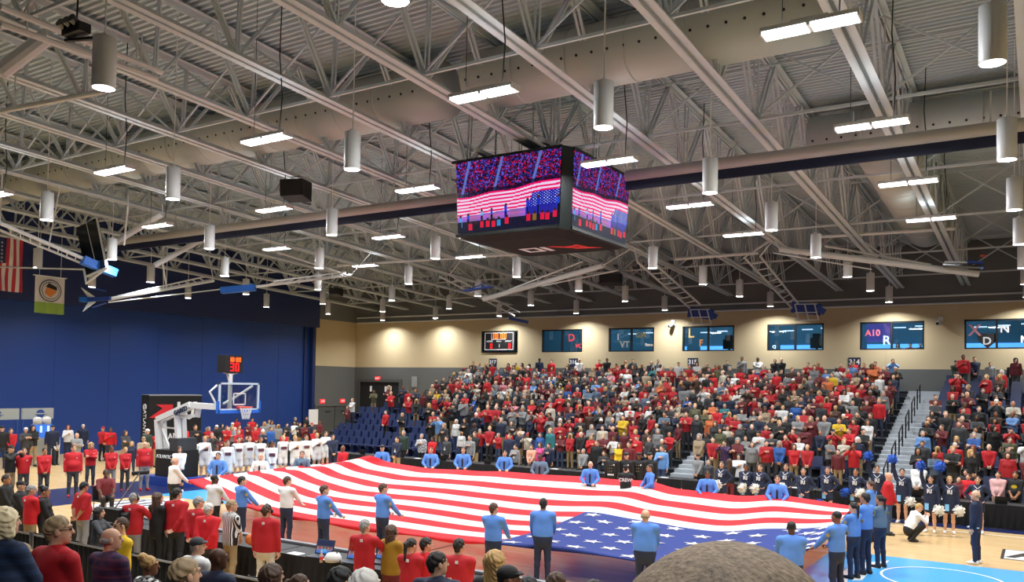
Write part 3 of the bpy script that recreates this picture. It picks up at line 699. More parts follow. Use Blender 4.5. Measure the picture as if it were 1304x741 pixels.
def pixel_screen(name, p00, p10, p11, p01, img, parent):
    """p00 lower left, p10 lower right, p11 upper right, p01 upper left"""
    H, W = img.shape[:2]; p00, p10, p11, p01 = map(np.array, (p00, p10, p11, p01))
    u = np.linspace(0, 1, W+1)[None, :, None]; v = np.linspace(1, 0, H+1)[:, None, None]
    P = (p00*(1-u)+p10*u)*(1-v)+(p01*(1-u)+p11*u)*v
    idx = np.arange((H+1)*(W+1)).reshape(H+1, W+1); Fq = np.stack([idx[1:, :-1], idx[1:, 1:], idx[:-1, 1:], idx[:-1, :-1]], -1).reshape(-1, 4)
    me = bpy.data.meshes.new(name); me.from_pydata(P.reshape(-1, 3).tolist(), [], Fq.tolist()); me.materials.append(m_led)
    ca = me.color_attributes.new('Col', 'FLOAT_COLOR', 'CORNER')
    c = np.ones((H*W, 4, 4), np.float32); c[:, :, :3] = img.reshape(-1, 1, 3); ca.data.foreach_set('color', c.ravel()); me.update()
    return link(name, me, parent)
ZB = 8.6
c1, c2, c3, c4 = onZ(580, 303, ZB), onZ(713, 291, ZB), onZ(728, 293, ZB), onZ(797, 317, ZB)
fx0, fx1, fy0 = c1.x, c2.x, (c1.y+c2.y)/2; gx, gy0, gy1 = (c3.x+c4.x)/2, c3.y, c4.y
HT = onY(712, 187, fy0).z-ZB
SB = tag(empty('scoreboard', ((fx0+gx)/2, (fy0+gy1)/2, ZB)), 'black four-sided video scoreboard hanging over centre court', 'scoreboard')
sbc = Vector(SB.location); dxx, dyy = (gx-fx0)/2, (gy1-fy0)/2; bev = .17
def plan(g): return [(-dxx-g+bev, -dyy-g), (dxx+g-bev, -dyy-g), (dxx+g, -dyy-g+bev*2), (dxx+g, dyy+g-bev), (dxx+g-bev, dyy+g), (-dxx-g+bev, dyy+g), (-dxx-g, dyy+g-bev), (-dxx-g, -dyy-g+bev)]
def shell(z0, g0, z1, g1):
    b = MB(); A, B_ = plan(g0), plan(g1); n = len(A)
    return b.add([(x, y, z0) for x, y in A]+[(x, y, z1) for x, y in B_], [tuple(range(n))[::-1], tuple(range(n, 2*n))]+[(k, (k+1) % n, n+(k+1) % n, n+k) for k in range(n)])
m_sbk = mat('scoreboard_case', '0c1414', .35)
TL = .12
shell(.0, 0, HT, TL).build('case', m_sbk, SB)
shell(-.1, -.55, .0, -.05).build('bottom_panel', mat('scoreboard_underside', '18191c', .7, spec=.15), SB)
img = screen_pixels()
e = .012; mg = .06
def q(s, u, z): return None
pixel_screen('screen', (-dxx+mg, -dyy-e-.006, .12), (dxx-bev-mg*.3, -dyy-e-.006, .12), (dxx+TL-bev-mg*.5, -dyy-TL-e+.006, HT-.06), (-dxx-TL+mg+.08, -dyy-TL-e+.006, HT-.06), img, SB)
pixel_screen('screen', (dxx+e+.006, -dyy+bev*2+.02, .12), (dxx+e+.006, dyy-mg, .12), (dxx+TL+e-.006, dyy+TL-mg-.08, HT-.06), (dxx+TL+e-.006, -dyy-TL+bev*2+.02, HT-.06), img, SB)
fb = MB()
fb.beam((-dxx, -dyy-.02, .06), (dxx-bev, -dyy-.02, .06), .06, .09).beam((-dxx-TL, -dyy-TL-.01, HT-.02), (dxx+TL-bev, -dyy-TL-.01, HT-.02), .05, .07)
fb.beam((dxx+.02, -dyy+bev*2, .06), (dxx+.02, dyy, .06), .06, .09).beam((dxx+TL+.01, -dyy-TL+bev*2, HT-.02), (dxx+TL+.01, dyy+TL, HT-.02), .05, .07)
stuff(fb.build('screen_frame', m_sbk, SB))
# emblem under the board: white block figures and a red arrow-shaped A, readable from the far side
O = Vector((0, 0, -.105))
m_lw = mat('emblem_white', 'd8d8d8', .5, emit='d8d8d8', es=.25); m_lr = mat('emblem_red', 'd02c2c', .5, emit='d02c2c', es=.3)
def under(polys, m, nm):
    b = MB()
    for p in polys: b.prism(p, -.008, 0)
    o = b.build(nm, m, SB); o.location = (0.15, 0.35, -.1); return o
under([[(-1.05, -.35), (-.92, -.35), (-.92, .35), (-1.05, .35)], [(-.55, -.35), (-.42, -.35), (-.42, .35), (-.55, .35)], [(-.92, -.35), (-.55, -.35), (-.55, -.22), (-.92, -.22)], [(-.92, .22), (-.55, .22), (-.55, .35), (-.92, .35)], [(-.30, -.35), (-.12, -.35), (-.12, .35), (-.30, .35)]], m_lw, 'emblem_figure')
under([[(.0, -.35), (.2, -.35), (.95, .2), (.8, .38)], [(.45, -.05), (.55, -.18), (1.0, -.18), (1.0, -.05)], [(.55, .35), (1.45, .5), (1.1, .2), (1.0, -.3), (.85, -.3), (.9, .22)]], m_lr, 'emblem_arrow')
cb = MB()
for sx in (-1, 1):
    for sy in (-1, 1): cb.tube([(sx*1.1, sy*1.1, HT), (sx*1.1, sy*1.1, ztop(sbc.y+sy*1.1)-ZB+.02)], .03, 6)
    cb.beam((sx*1.1, -2.2, HT+.25), (sx*1.1, 2.2, HT+.25), .12, .12)
cb.tube([(-2.4, -1.1, HT+.18), (2.4, -1.1, HT+.18)], .07, 8)
cb.build('hanger', m_truss, SB)
# ---- divider curtain rolled up on its tube
zr = 10.35; yr = onZ(864, 216, zr).y
CT = tag(MB().tube([(X_END+9, yr, zr), (-16.2, yr, zr)], .17, 14).tube([(-10.2, yr, zr), (2.5, yr, zr)], .17, 14).build('divider_curtain', mat('curtain_vinyl', 'b9b7b2', .45), None, True), 'rolled white divider curtain on a long tube with a navy edge, under the trusses', 'curtain')
MB().box((X_END+9, yr-.05, zr-.42), (-16.2, yr+.02, zr-.12)).build('navy_edge', m_navy, CT); MB().box((-10.2, yr-.05, zr-.42), (2.5, yr+.02, zr-.12)).build('navy_edge', m_navy, CT)
sb_ = MB()
for k in range(-34, 3, 3):
    if -16.2 < k < -10.2: continue
    sb_.beam((k, yr, zr+.1), (k, yr, zbot(yr)+.05), .03, .05)
stuff(sb_.build('hanger_strap', m_rod, CT))
# ---- side ducts at the upper right
duct('air_duct', [(-6.2, 27.4, zbot(27.4)+1.2), (9, 27.4, zbot(27.4)+1.2)], .75, 'wide round beige duct crossing the upper right corner', (.25, ))
duct('air_duct', [(-4.2, 28.4, zbot(27.6)+1.1), (-4.2, 40, zbot(40)+1.1)], .9, 'round beige duct running towards the far wall at upper right')
# ================================================================== FOLDED SIDE HOOPS
m_pad = mat('blue_padding', '1d66c9', .5); m_padd = mat('navy_padding', '1c3f94', .5); m_glass = mat('backboard_glass', '10151c', .12, spec=.6)
def P(px, py, z): return onZ(px, py, z)
def rung(b, p0, p1, q0, q1, n, r=.025):
    for k in range(1, n):
        t = k/n; b.tube([p0.lerp(p1, t), q0.lerp(q1, t)], r, 6)
# far-left rig with the dark glass board
def hang(b, p):
    xt = min(TX, key=lambda q_: abs(q_-p.x)); b.tube([p, (xt+(.1 if p.x > xt else -.1), p.y, zbot(p.y)+.06)], .03, 6)
o = tag(empty('folded_hoop', P(60, 312, 9.4)), 'folded hoop with dark glass board and bright blue pad beside the far-left banners', 'basketball hoop', 'side-court hoops folded up under the roof'); o.location = (0, 0, 0)
b = MB(); p0, p1 = P(0, 284, 9.7), P(108, 330, 9.0); q0, q1 = P(0, 293, 9.6), P(106, 336, 8.95)
b.tube([p0, p1], .075, 8).tube([q0, q1], .05, 8).tube([P(0, 340, 9.2), P(108, 343, 8.7)], .035, 8); rung(b, p0, p1, q0, q1, 9); hang(b, p0); hang(b, p0.lerp(p1, .55)); b.build('mast', m_white, o)
b = MB(); b.beam(P(105, 331, 8.95), P(147, 348, 8.55), .45, .32); b.build('pad', m_pad, o)
g = MB(); a_ = [onY(97, 290, 19.6), onY(123, 277, 19.6), onY(136, 341, 19.6), onY(110, 352, 19.6)]; th = Vector((.02, .06, 0))
g.add([x for x in a_]+[x+th for x in a_], [(3, 2, 1, 0), (4, 5, 6, 7), (0, 1, 5, 4), (1, 2, 6, 5), (2, 3, 7, 6), (3, 0, 4, 7)]); g.build('backboard', m_glass, o)
b = MB()
for i, j in ((1, 2), (2, 3)): b.tube([a_[i], a_[j]], .05, 6)
b.tube([P(107, 343, 8.7), onY(110, 361, 19.6), a_[2]], .05, 6); b.tube([a_[1].lerp(a_[0], .5), a_[2].lerp(a_[3], .45)], .02, 6).build('board_frame', m_white, o)
# edge-on board
o = tag(empty('folded_hoop'), 'folded hoop seen edge-on with white and blue fins, in front of the blue wall', 'basketball hoop', 'side-court hoops folded up under the roof')
b = MB(); p0, p1 = P(138, 381, 8.0), P(272, 357, 9.5); q0, q1 = P(150, 377, 8.2), P(262, 352, 9.6)
b.tube([p0, p1], .09, 8).tube([q0, q1], .04, 8).tube([P(138, 385, 7.95), P(300, 366, 9.0)], .03, 8); rung(b, p0, p1, q0, q1, 12); hang(b, p1); hang(b, p0.lerp(p1, .5)); b.build('mast', m_white, o)
c = P(118, 381, 7.95); b = MB()
b.add([c+Vector(v) for v in ((-.5, -.3, .55), (.1, .0, .12), (-.4, .0, .10), (-.5, -.26, .55), (.1, .06, .12), (-.4, .06, .1))], [(0, 1, 2), (5, 4, 3), (0, 3, 4, 1), (1, 4, 5, 2), (2, 5, 3, 0)])
b.add([c+Vector(v) for v in ((-.3, -.3, -.6), (.2, .0, -.12), (-.35, .0, -.1), (-.3, -.26, -.6), (.2, .06, -.12), (-.35, .06, -.1))], [(2, 1, 0), (3, 4, 5), (0, 1, 4, 3), (1, 2, 5, 4), (2, 0, 3, 5)]); b.build('backboard', m_white, o)
MB().beam(c+Vector((-.75, -.1, 0)), c+Vector((-.3, 0, 0)), .3, .22).build('pad', m_pad, o); MB().beam(c+Vector((-.3, 0, 0)), c+Vector((1.0, .25, .03)), .14, .18).tube([c+Vector((.2, -.1, .5)), c+Vector((.9, .1, .35))], .04, 6).tube([c+Vector((.2, -.1, -.4)), c+Vector((.9, .1, -.2))], .04, 6).build('board_frame', m_padd, o)
# blue pad on the long arm left of centre
o = tag(empty('folded_hoop'), 'folded hoop arm ending in a long bright blue pad, above the shot clock', 'basketball hoop', 'side-court hoops folded up under the roof')
b = MB(); p0, p1 = P(326, 365, 8.9), P(447, 350, 9.7); q0, q1 = P(348, 358, 9.1), P(441, 346, 9.8)
b.tube([p0, p1], .07, 8).tube([q0, q1], .035, 8).tube([P(353, 321, 10.3), P(440, 349, 9.7)], .05, 8); rung(b, p0, p1, q0, q1, 10); hang(b, p1); b.build('mast', m_white, o)
MB().beam(P(282, 370, 8.7), P(325, 366, 8.9), .5, .3).build('pad', m_pad, o)
# centre rig
o = tag(empty('folded_hoop'), 'folded hoop on a thick white boom directly below the scoreboard', 'basketball hoop', 'side-court hoops folded up under the roof')
b = MB(); p0, p1 = P(616, 381, 8.8), P(768, 338, 9.9)
b.tube([p0, p1], .13, 10).tube([P(648, 369, 9.1), P(742, 333, 10.1)], .04, 8).tube([P(690, 364, 9.2), P(788, 344, 9.8)], .035, 8); hang(b, p1); hang(b, p0.lerp(p1, .5)); b.build('mast', m_white, o)
c = P(610, 372, 8.9); b = MB(); b.beam(c+Vector((-.9, 0, .1)), c+Vector((.7, .1, .25)), .5, .05).beam(c+Vector((-.6, .2, .25)), c+Vector((.2, .2, .45)), .05, .05); b.build('backboard', m_padd, o)
b = MB(); p0, p1 = P(560, 352, 9.8), P(655, 402, 8.4); q0, q1 = P(572, 350, 9.9), P(662, 398, 8.5)
b.tube([p0, p1], .05, 8).tube([q0, q1], .04, 8); rung(b, p0, p1, q0, q1, 8); hang(b, q0)
o = tag(b.build('folded_hoop', m_white), 'folded hoop ladder arm with dark blue board, above the wall scoreboard', 'basketball hoop', 'side-court hoops folded up under the roof')
c = P(661, 408, 8.35); MB().beam(c+Vector((-.55, -.3, .12)), c+Vector((.5, .3, -.12)), .75, .16).build('backboard', m_padd, o)
# the two ladder rigs right of centre
for (a0, a1, b0, b1, bc, lab) in (((812, 334), (878, 392), (832, 334), (892, 388), (890, 404), 'folded hoop with white lattice and blue board in front of the fourth window'), ((948, 328), (1008, 392), (968, 326), (1016, 386), (1025, 398), 'folded hoop with white lattice and blue board above the fifth window')):
    b = MB(); p0, p1 = P(*a0, 9.9), P(*a1, 8.5); q0, q1 = P(*b0, 9.95), P(*b1, 8.6)
    b.tube([p0, p1], .05, 8).tube([q0, q1], .05, 8); rung(b, p0, p1, q0, q1, 9); hang(b, p0); hang(b, q0)
    o = tag(b.build('folded_hoop', m_white), lab, 'basketball hoop', 'side-court hoops folded up under the roof')
    c = P(*bc, 8.35); d = MB()
    for k in (-.5, 0, .5):
        d.tube([c+Vector((k, -.1, .45)), c+Vector((k+.15, .2, -.4))], .035, 6)
    for zz in (.45, .0, -.4): d.tube([c+Vector((-.5, -.1, zz)), c+Vector((.6, .1, zz))], .035, 6)
    d.build('board_frame', m_white, o)
    e_ = MB(); e_.beam(c+Vector((-.75, .25, .35)), c+Vector((.75, .35, .15)), .12, .6); e_.build('backboard', m_padd, o)
    MB().beam(c+Vector((.55, .2, .25)), c+Vector((.95, .3, .0)), .35, .3).build('pad', m_padd, o)
# long boom at the right
o = tag(empty('folded_hoop'), 'folded hoop on the longest white boom, far right under the ducts', 'basketball hoop', 'side-court hoops folded up under the roof')
b = MB(); p0, p1 = P(992, 317, 10.1), P(1246, 349, 9.0)
b.tube([p0, p1], .13, 10).tube([P(1050, 313, 10.2), P(1185, 337, 9.5)], .05, 8).tube([P(985, 322, 9.9), P(1110, 343, 9.3)], .03, 6); hang(b, p0); hang(b, p0.lerp(p1, .6)); b.build('mast', m_white, o)
c = P(1228, 338, 9.25); MB().beam(c+Vector((-.75, .0, .05)), c+Vector((.65, .1, -.1)), .6, .06).build('backboard', m_glass, o); MB().beam(c+Vector((-.7, -.05, .16)), c+Vector((.1, .0, .1)), .2, .08).build('board_frame', m_white, o)
MB().beam(c+Vector((.05, 0, .14)), c+Vector((.65, .1, .06)), .2, .1).build('pad', m_padd, o)
d = MB(); pr = [(.1*math.cos(2*PI*k/14), .18*math.sin(2*PI*k/14)) for k in range(14)]
d.tube([c+Vector((.65+x, .1+y, .35)) for x, y in pr+[pr[0]]], .02, 6); d.build('rim', mat('rim_orange', 'd8432c', .4), o)
# roof pipes that run across the hall near the folded hoops
for nm, a, c_, z in (('pipe', (430, 338), (700, 321), 10.6), ('pipe', (860, 330), (966, 322), 10.2), ('pipe', (1036, 302), (1216, 291), 10.6), ('pipe', (0, 142), (132, 116), 10.9), ('pipe', (0, 8), (206, 92), 11.2), ('pipe', (0, 30), (200, 100), 11.0)):
    u, v = onZ(*a, z), onZ(*c_, z); b = MB().tube([u, v], .07, 8)
    for p in (u.lerp(v, .15), u.lerp(v, .85)): b.tube([p, (p.x, p.y, zbot(p.y)+.1)], .02, 5)
    struct(b.build('trim_pipe', m_white))
for a, c_, za, zb_, r_ in (((132, 317), (207, 272), 9.6, 10.9, .13), ((197, 338), (262, 302), 9.2, 10.6, .12), ((0, 92), (58, 48), 10.7, 11.6, .17), ((158, 312), (163, 262), 9.6, 11.0, .04), ((206, 328), (212, 365), 9.9, 8.9, .04)):
    u, v = onZ(*a, za), onZ(*c_, zb_); b = MB().tube([u, v], r_, 10); b.tube([v, (v.x, v.y, zbot(v.y)+.1)], .02, 5); struct(b.build('trim_strut', m_white))
# speakers and the projector cluster
def speaker(px, py, z, wd, hh, lab, rz=0):
    c = onZ(px, py, z); o = tag(empty('loudspeaker', c, rz), lab, 'loudspeaker', 'black loudspeakers hung from the trusses')
    MB().add([(-wd/2, -.3, -hh/2+.1), (wd/2, -.3, -hh/2+.1), (wd/2, .3, -hh/2), (-wd/2, .3, -hh/2), (-wd/2, -.35, hh/2), (wd/2, -.35, hh/2), (wd/2, .3, hh/2), (-wd/2, .3, hh/2)], [(0,3,2,1),(4,5,6,7),(0,1,5,4),(1,2,6,5),(2,3,7,6),(3,0,4,7)]).build('cabinet', m_black, o)
    MB().box((-wd/2+.03, -.345, -hh/2+.13), (wd/2-.03, -.335, hh/2-.03)).build('grille', mat('speaker_grille', '1a1b1f', .8), o)
    xt = min(TX, key=lambda q_: abs(q_-c.x)); tv = Matrix.Rotation(-rz, 3, 'Z') @ Vector((xt-c.x, 0, zbot(c.y)+.05-z)); MB().tube([(-.2, 0, hh/2), (-.2, 0, hh/2+.15), (.2, 0, hh/2+.15), (.2, 0, hh/2)], .02, 6).tube([(0, 0, hh/2+.15), tuple(tv)], .02, 6).build('yoke', m_truss, o)
speaker(377, 243, 10.4, .8, .62, 'black loudspeaker box hanging left of the scoreboard', .3)
speaker(778, 356, 9.9, 1.1, .6, 'large dark loudspeaker hanging below the scoreboard, right of the thick boom', .2)
speaker(428, 372, 9.6, .6, .45, 'small black loudspeaker hanging over the corner where blue meets beige', .2)
c = onZ(97, 38, 10.95); o = tag(empty('camera_cluster', c), 'black camera cluster clamped to pipes at the top left corner', 'camera')
MB().box((-.3, -.12, -.1), (.3, .12, .08)).build('housing', m_black, o); 
for k in (-.2, 0., .2): MB().tube([(k, -.1, .05), (k+.03, -.24, .1)], [.07, .09], 10).build('lens', m_glass, o)
MB().beam((-.35, 0, -.14), (.45, .1, -.22), .08, .05).tube([(0, 0, .05), (min(TX, key=lambda q_: abs(q_-c.x))-c.x, 0, zbot(c.y)+.05-c.z)], .02, 6).build('bracket', m_black, o)
# ================================================================== WALL FIXTURES
m_win = mat('window_frame', '11151a', .5)
m_pane = bpy.data.materials.new('window_glass'); m_pane.use_nodes = True
_nt = m_pane.node_tree; _nt.nodes.clear(); _o = _nt.nodes.new('ShaderNodeOutputMaterial'); _mx = _nt.nodes.new('ShaderNodeMixShader'); _tr = _nt.nodes.new('ShaderNodeBsdfTransparent'); _gl = _nt.nodes.new('ShaderNodeBsdfGlossy')
_tr.inputs[0].default_value = (.80, .92, .97, 1); _gl.inputs['Roughness'].default_value = .02; _mx.inputs[0].default_value = .10
_nt.links.new(_tr.outputs[0], _mx.inputs[1]); _nt.links.new(_gl.outputs[0], _mx.inputs[2]); _nt.links.new(_mx.outputs[0], _o.inputs[0])
m_room = mat('teal_room_wall', '4f7f92', .8); m_day = mat('daylight_strip', '7fc4ff', .5, emit='6fbcff', es=2.6); m_lamp = mat('room_lamp', 'ffffff', .5, emit='eaf4ff', es=3)
b = MB(); b.box((X_END, Y_SIDE+4.2, 5.6), (X_RIGHT, Y_SIDE+4.4, 9.6)).box((X_END, Y_SIDE+.3, 5.5), (X_RIGHT, Y_SIDE+4.4, 5.6)).box((X_END, Y_SIDE+.3, 9.6), (X_RIGHT, Y_SIDE+4.4, 9.7)); struct(b.build('wall_corridor', m_room)) if False else None
struct(MB().box((X_END, Y_SIDE+4.2, 5.6), (X_RIGHT, Y_SIDE+4.4, 9.6)).build('wall_corridor', m_room)); struct(MB().box((X_END, Y_SIDE+.3, 5.5), (X_RIGHT, Y_SIDE+4.4, 5.6)).build('floor_corridor', m_room)); struct(MB().box((X_END, Y_SIDE+.3, 9.6), (X_RIGHT, Y_SIDE+4.4, 9.7)).build('ceiling_corridor', m_room))
L = bpy.data.lights.new('corridor_lamp', 'AREA'); L.shape = 'RECTANGLE'; L.size = 30; L.size_y = .5; L.energy = 1000; L.color = (.6, .8, 1)
lo = bpy.data.objects.new('corridor_lamp', L); COL.objects.link(lo); lo.location = (-16, Y_SIDE+2.2, 9.5)
EMB = [None, [('D', 'c33a44', .72, .62, .62), ('VC', 'c8323a', .9, .26, .34)], [('I', 'd8d8d8', .2, .62, .5), ('VT', 'b9b2a0', .35, .3, .5), ('GM', '9a8a55', .7, .68, .42), ('Rams', 'c9c2b8', .88, .28, .22)], [('L', 'c9b46a', .16, .72, .75), ('F', 'd08a4a', .36, .32, .5)], [('Q', 'bfe0f4', .12, .14, .22)], [('A10', 'e46a7a', .2, .6, .42), ('R', 'a8c4e4', .42, .32, .62)], [('X', 'c8848c', .16, .62, .75), ('D', 'd8d8d8', .35, .26, .5), ('N', 'c8c4c4', .62, .66, .5), ('M', 'd0dcec', .92, .3, .45)]]
for k, (x0, x1) in enumerate(wins):
    w_ = struct(MB().box((x0, Y_SIDE+.02, zw0), (x0+.09, Y_SIDE+.2, zw1)).box((x1-.09, Y_SIDE+.02, zw0), (x1, Y_SIDE+.2, zw1)).box((x0, Y_SIDE+.02, zw1-.09), (x1, Y_SIDE+.2, zw1)).box((x0, Y_SIDE+.02, zw0), (x1, Y_SIDE+.2, zw0+.07)).build('window_%d' % (k+1), m_win))
    xm = x0+(x1-x0)*.5
    MB().box((xm-.05, Y_SIDE+.02, zw0+.07), (xm+.05, Y_SIDE+.2, zw1-.09)).build('mullion', m_win, w_)
    for a, c_ in ((x0+.09, xm-.05), (xm+.05, x1-.09)):
        MB().box((a, Y_SIDE+.10, zw0+.07), (c_, Y_SIDE+.112, zw1-.09)).build('pane', m_pane, w_)
    if k >= 2:
        MB().box((x0-.3 if k > 2 else xm+.3, Y_SIDE+4.1, zw0-.35), (x1+.6, Y_SIDE+4.19, zw0+.52)).build('daylight_band', m_day, w_)
        for j in range(3): MB().box((x0+.3+j*1.1, Y_SIDE+2.4, zw1-.25+.06*j), (x0+.9+j*1.1, Y_SIDE+2.6, zw1-.2+.06*j)).build('room_lamp', m_lamp, w_)
    if k == 0: continue
    for txt, hx, u, v, sz in EMB[k]:
        lettering(txt, (zw1-zw0)*sz*.72, mat('decal_'+hx, hx, .6, emit=hx, es=.25), (x0+(x1-x0)*u, Y_SIDE+.095, zw0+(zw1-zw0)*v), (1, 0, 0), (0, 0, 1), w_, name='decal', ext=.003, bold=.012)
w6 = bpy.data.objects['window_6']; x0, x1 = wins[5]
MB().box((x0+.15, Y_SIDE+1.2, zw0+.5), ((x0+x1)/2-.1, Y_SIDE+1.26, zw1+.2)).build('television', mat('purple_screen', '6a62c8', .4, emit='7a72e0', es=.8), w6)
w7 = bpy.data.objects['window_7']; x0, x1 = wins[6]
zc = zw0+.35; xq = x0+(x1-x0)*.36
flat([[(-.5, .35), (-.4, -.05), (0, -.42), (.4, -.05), (.5, .35)]], mat('shield_dark', '2a2a2e', .6), (xq, Y_SIDE+.097, zc+.1), (1, 0, 0), (0, 0, 1), 'decal', w7, .003)
# black television tripods seen in two windows
for k in (3, 4):
    x0, x1 = wins[k]; xc = x0+(x1-x0)*.82
    o = tag(MB().beam((xc, Y_SIDE+.9, 5.62), (xc, Y_SIDE+.9, 6.75), .12, .12).box((xc-.32, Y_SIDE+.65, zw0+.15), (xc+.32, Y_SIDE+1.1, zw0+.75)).box((xc-.2, Y_SIDE+.7, zw0+.75), (xc+.2, Y_SIDE+1.05, zw0+1.0)).beam((xc-.5, Y_SIDE+.8, 5.62), (xc, Y_SIDE+.9, 6.5), .05, .05).beam((xc+.5, Y_SIDE+.8, 5.62), (xc, Y_SIDE+.9, 6.5), .05, .05).build('broadcast_camera', m_black), 'black covered camera on a tripod behind the %s window' % ORD[k], 'camera')
# wall scoreboard
m_dr = mat('digit_red', 'ff2020', .5, emit='ff1a1e', es=1.6); m_do = mat('digit_orange', 'ff7a2a', .5, emit='ff7a2a', es=1.4); m_lblw = mat('label_white', 'cfcfcf', .6, emit='cfcfcf', es=.35)
SEG = {'0': 'abcdef', '1': 'bc', '3': 'abgcd', '2': 'abged', '4': 'fgbc', '5': 'afgcd', '7': 'abc', '8': 'abcdefg', '6': 'afgecd', '9': 'abcdfg'}
def digits(txt, h, m, origin, xdir, up, parent, name='digit'):
    M = frame(origin, xdir, up); wd = h*.52; t = h*.14; adv = wd*1.42; tot = sum(adv if ch != ':' else adv*.55 for ch in txt)-(adv-wd); x = -tot/2
    for ch in txt:
        b = MB()
        if ch == ':':
            for zz in (-.2, .2): b.box((x-t/2+.0, zz*h-t/2, 0), (x+t/2, zz*h+t/2, .015))
            x += adv*.55
        else:
            R_ = {'a': (0, h/2-t, wd, h/2), 'g': (0, -t/2, wd, t/2), 'd': (0, -h/2, wd, -h/2+t), 'f': (0, 0, t, h/2), 'b': (wd-t, 0, wd, h/2), 'e': (0, -h/2, t, 0), 'c': (wd-t, -h/2, wd, 0)}
            for s in SEG[ch]:
                a = R_[s]; b.box((x+a[0], a[1], 0), (x+a[2], a[3], .015))
            x += adv
        me = b.mesh(name, m); me.transform(M); o = link(name, me, parent)
        if len(b.f) > 6: stuff(o)
a0, a1 = onY(617.5, 446, Y_SIDE-.15), onY(653.5, 423, Y_SIDE-.15)
WSB = tag(MB().box((a0.x-.12, Y_SIDE-.15, a0.z-.02), (a1.x+.15, Y_SIDE+.1, a1.z+.05)).build('wall_scoreboard', m_black), 'black wall scoreboard with red and orange digits in the first window recess', 'scoreboard')
cx, cz = (a0.x+a1.x)/2, (a0.z+a1.z)/2; ww, hh = a1.x-a0.x, a1.z-a0.z; yf = Y_SIDE-.155
fr = MB()
for za in (a0.z+.04, a1.z-.02): fr.box((a0.x, yf, za-.02), (a1.x, yf+.02, za+.02))
for xa in (a0.x, a1.x): fr.box((xa-.02, yf, a0.z+.04), (xa+.02, yf+.02, a1.z-.02))
fr.box((cx-ww*.26, yf, cz+hh*.10), (cx+ww*.24, yf+.02, cz+hh*.13)).box((cx-ww*.27, yf, cz+hh*.1), (cx-ww*.255, yf+.02, a1.z)).build('outline', m_lblw, WSB)
digits('10:00', hh*.32, m_do, (cx, yf, cz+hh*.30), (1, 0, 0), (0, 0, 1), WSB)
digits('0', hh*.27, m_dr, (cx-ww*.27, yf, cz-hh*.26), (1, 0, 0), (0, 0, 1), WSB); digits('0', hh*.27, m_dr, (cx+ww*.38, yf, cz-hh*.26), (1, 0, 0), (0, 0, 1), WSB); digits('1', hh*.2, m_lblw, (cx, yf, cz-hh*.24), (1, 0, 0), (0, 0, 1), WSB)
for t_, dx in (('HOME', -.33), ('AWAY', .34), ('PERIOD', 0)): lettering(t_, hh*(.15 if dx else .1), m_lblw, (cx+ww*dx, yf, cz+hh*.0), (1, 0, 0), (0, 0, 1), WSB, name='lettering', ext=.004)
# section signs
for px, t_ in ((627.5, '317'), (730, '316'), (882, '315'), (1088, '314')):
    c = onY(px, 462, Y_SIDE-.03)
    o = tag(MB().box((c.x-.32, Y_SIDE-.04, c.z-.28), (c.x+.32, Y_SIDE, c.z+.30)).build('section_sign', m_navy), 'small navy section sign reading %s, %s on the beige wall' % (t_, {'317': 'left end', '316': 'below the second window', '315': 'below the fourth window', '314': 'below the sixth window'}[t_]), 'sign', 'navy section number signs')
    lettering(t_, .38, m_lblw, (c.x, Y_SIDE-.045, c.z+.04), (1, 0, 0), (0, 0, 1), o, ext=.004, bold=.01)
# wall cameras
for px, py in ((857, 412), (1198, 408)):
    c = onY(px, py, Y_SIDE-.05); o = tag(empty('security_camera', (c.x, Y_SIDE, c.z)), 'white and black security camera on the beige wall %s window' % ('beside the fourth' if px < 900 else 'between the sixth and seventh'), 'camera')
    MB().box((-.12, -.1, -.12), (.12, .02, .2)).build('mount', m_white, o); MB().tube([(0, -.12, -.1), (-.12, -.38, -.18)], .11, 10).build('body', m_white, o, True); MB().tube([(-.12, -.38, -.18), (-.14, -.42, -.19)], .08, 10).build('lens', m_black, o)
# dark doorway with exit sign, double door, exit signs
m_door = mat('door_gray', '4a4d4d', .6); m_exit = mat('exit_red', 'ff4a4a', .5, emit='ff3038', es=1.6); m_exl = mat('exit_white', 'ffffff', .5, emit='ffd0d0', es=1.2)
a0, a1 = onY(459, 486, Y_SIDE), onY(508, 530, Y_SIDE)
d = struct(MB().box((a0.x, Y_SIDE-.03, a1.z), (a1.x, Y_SIDE-.005, a0.z)).build('door_1', mat('dark_opening', '101114', .8)))
MB().box((a0.x-.22, Y_SIDE-.1, a1.z), (a0.x, Y_SIDE, a0.z+.22)).box((a1.x, Y_SIDE-.1, a1.z), (a1.x+.22, Y_SIDE, a0.z+.22)).box((a0.x, Y_SIDE-.1, a0.z), (a1.x, Y_SIDE, a0.z+.22)).build('door_frame', m_door, d)
for u in (.26, .64, .76): MB().box((a0.x+(a1.x-a0.x)*u, Y_SIDE-.05, a0.z-.75), (a0.x+(a1.x-a0.x)*u+.2, Y_SIDE-.03, a0.z-.32)).build('notice', m_lblw, d)
e0, e1 = onX(402, 517, X_END), onX(448, 517, X_END)
d = struct(MB().box((X_END, e0.y, 0), (X_END+.06, e1.y, e0.z)).build('door_2', m_door))
MB().box((X_END, e0.y-.15, 0), (X_END+.12, e0.y, e0.z+.15)).box((X_END, e1.y, 0), (X_END+.12, e1.y+.15, e0.z+.15)).box((X_END, e0.y, e0.z), (X_END+.12, e1.y, e0.z+.15)).build('door_frame', m_grayw, d)
ym = (e0.y+e1.y)/2
MB().box((X_END+.06, ym-.02, 0), (X_END+.07, ym+.02, e0.z)).build('door_gap', m_black, d)
for yy in (ym-1.0, ym+.6): MB().box((X_END+.06, yy, e0.z-.45), (X_END+.1, yy+.5, e0.z-.38)).build('door_closer', m_chrome, d)
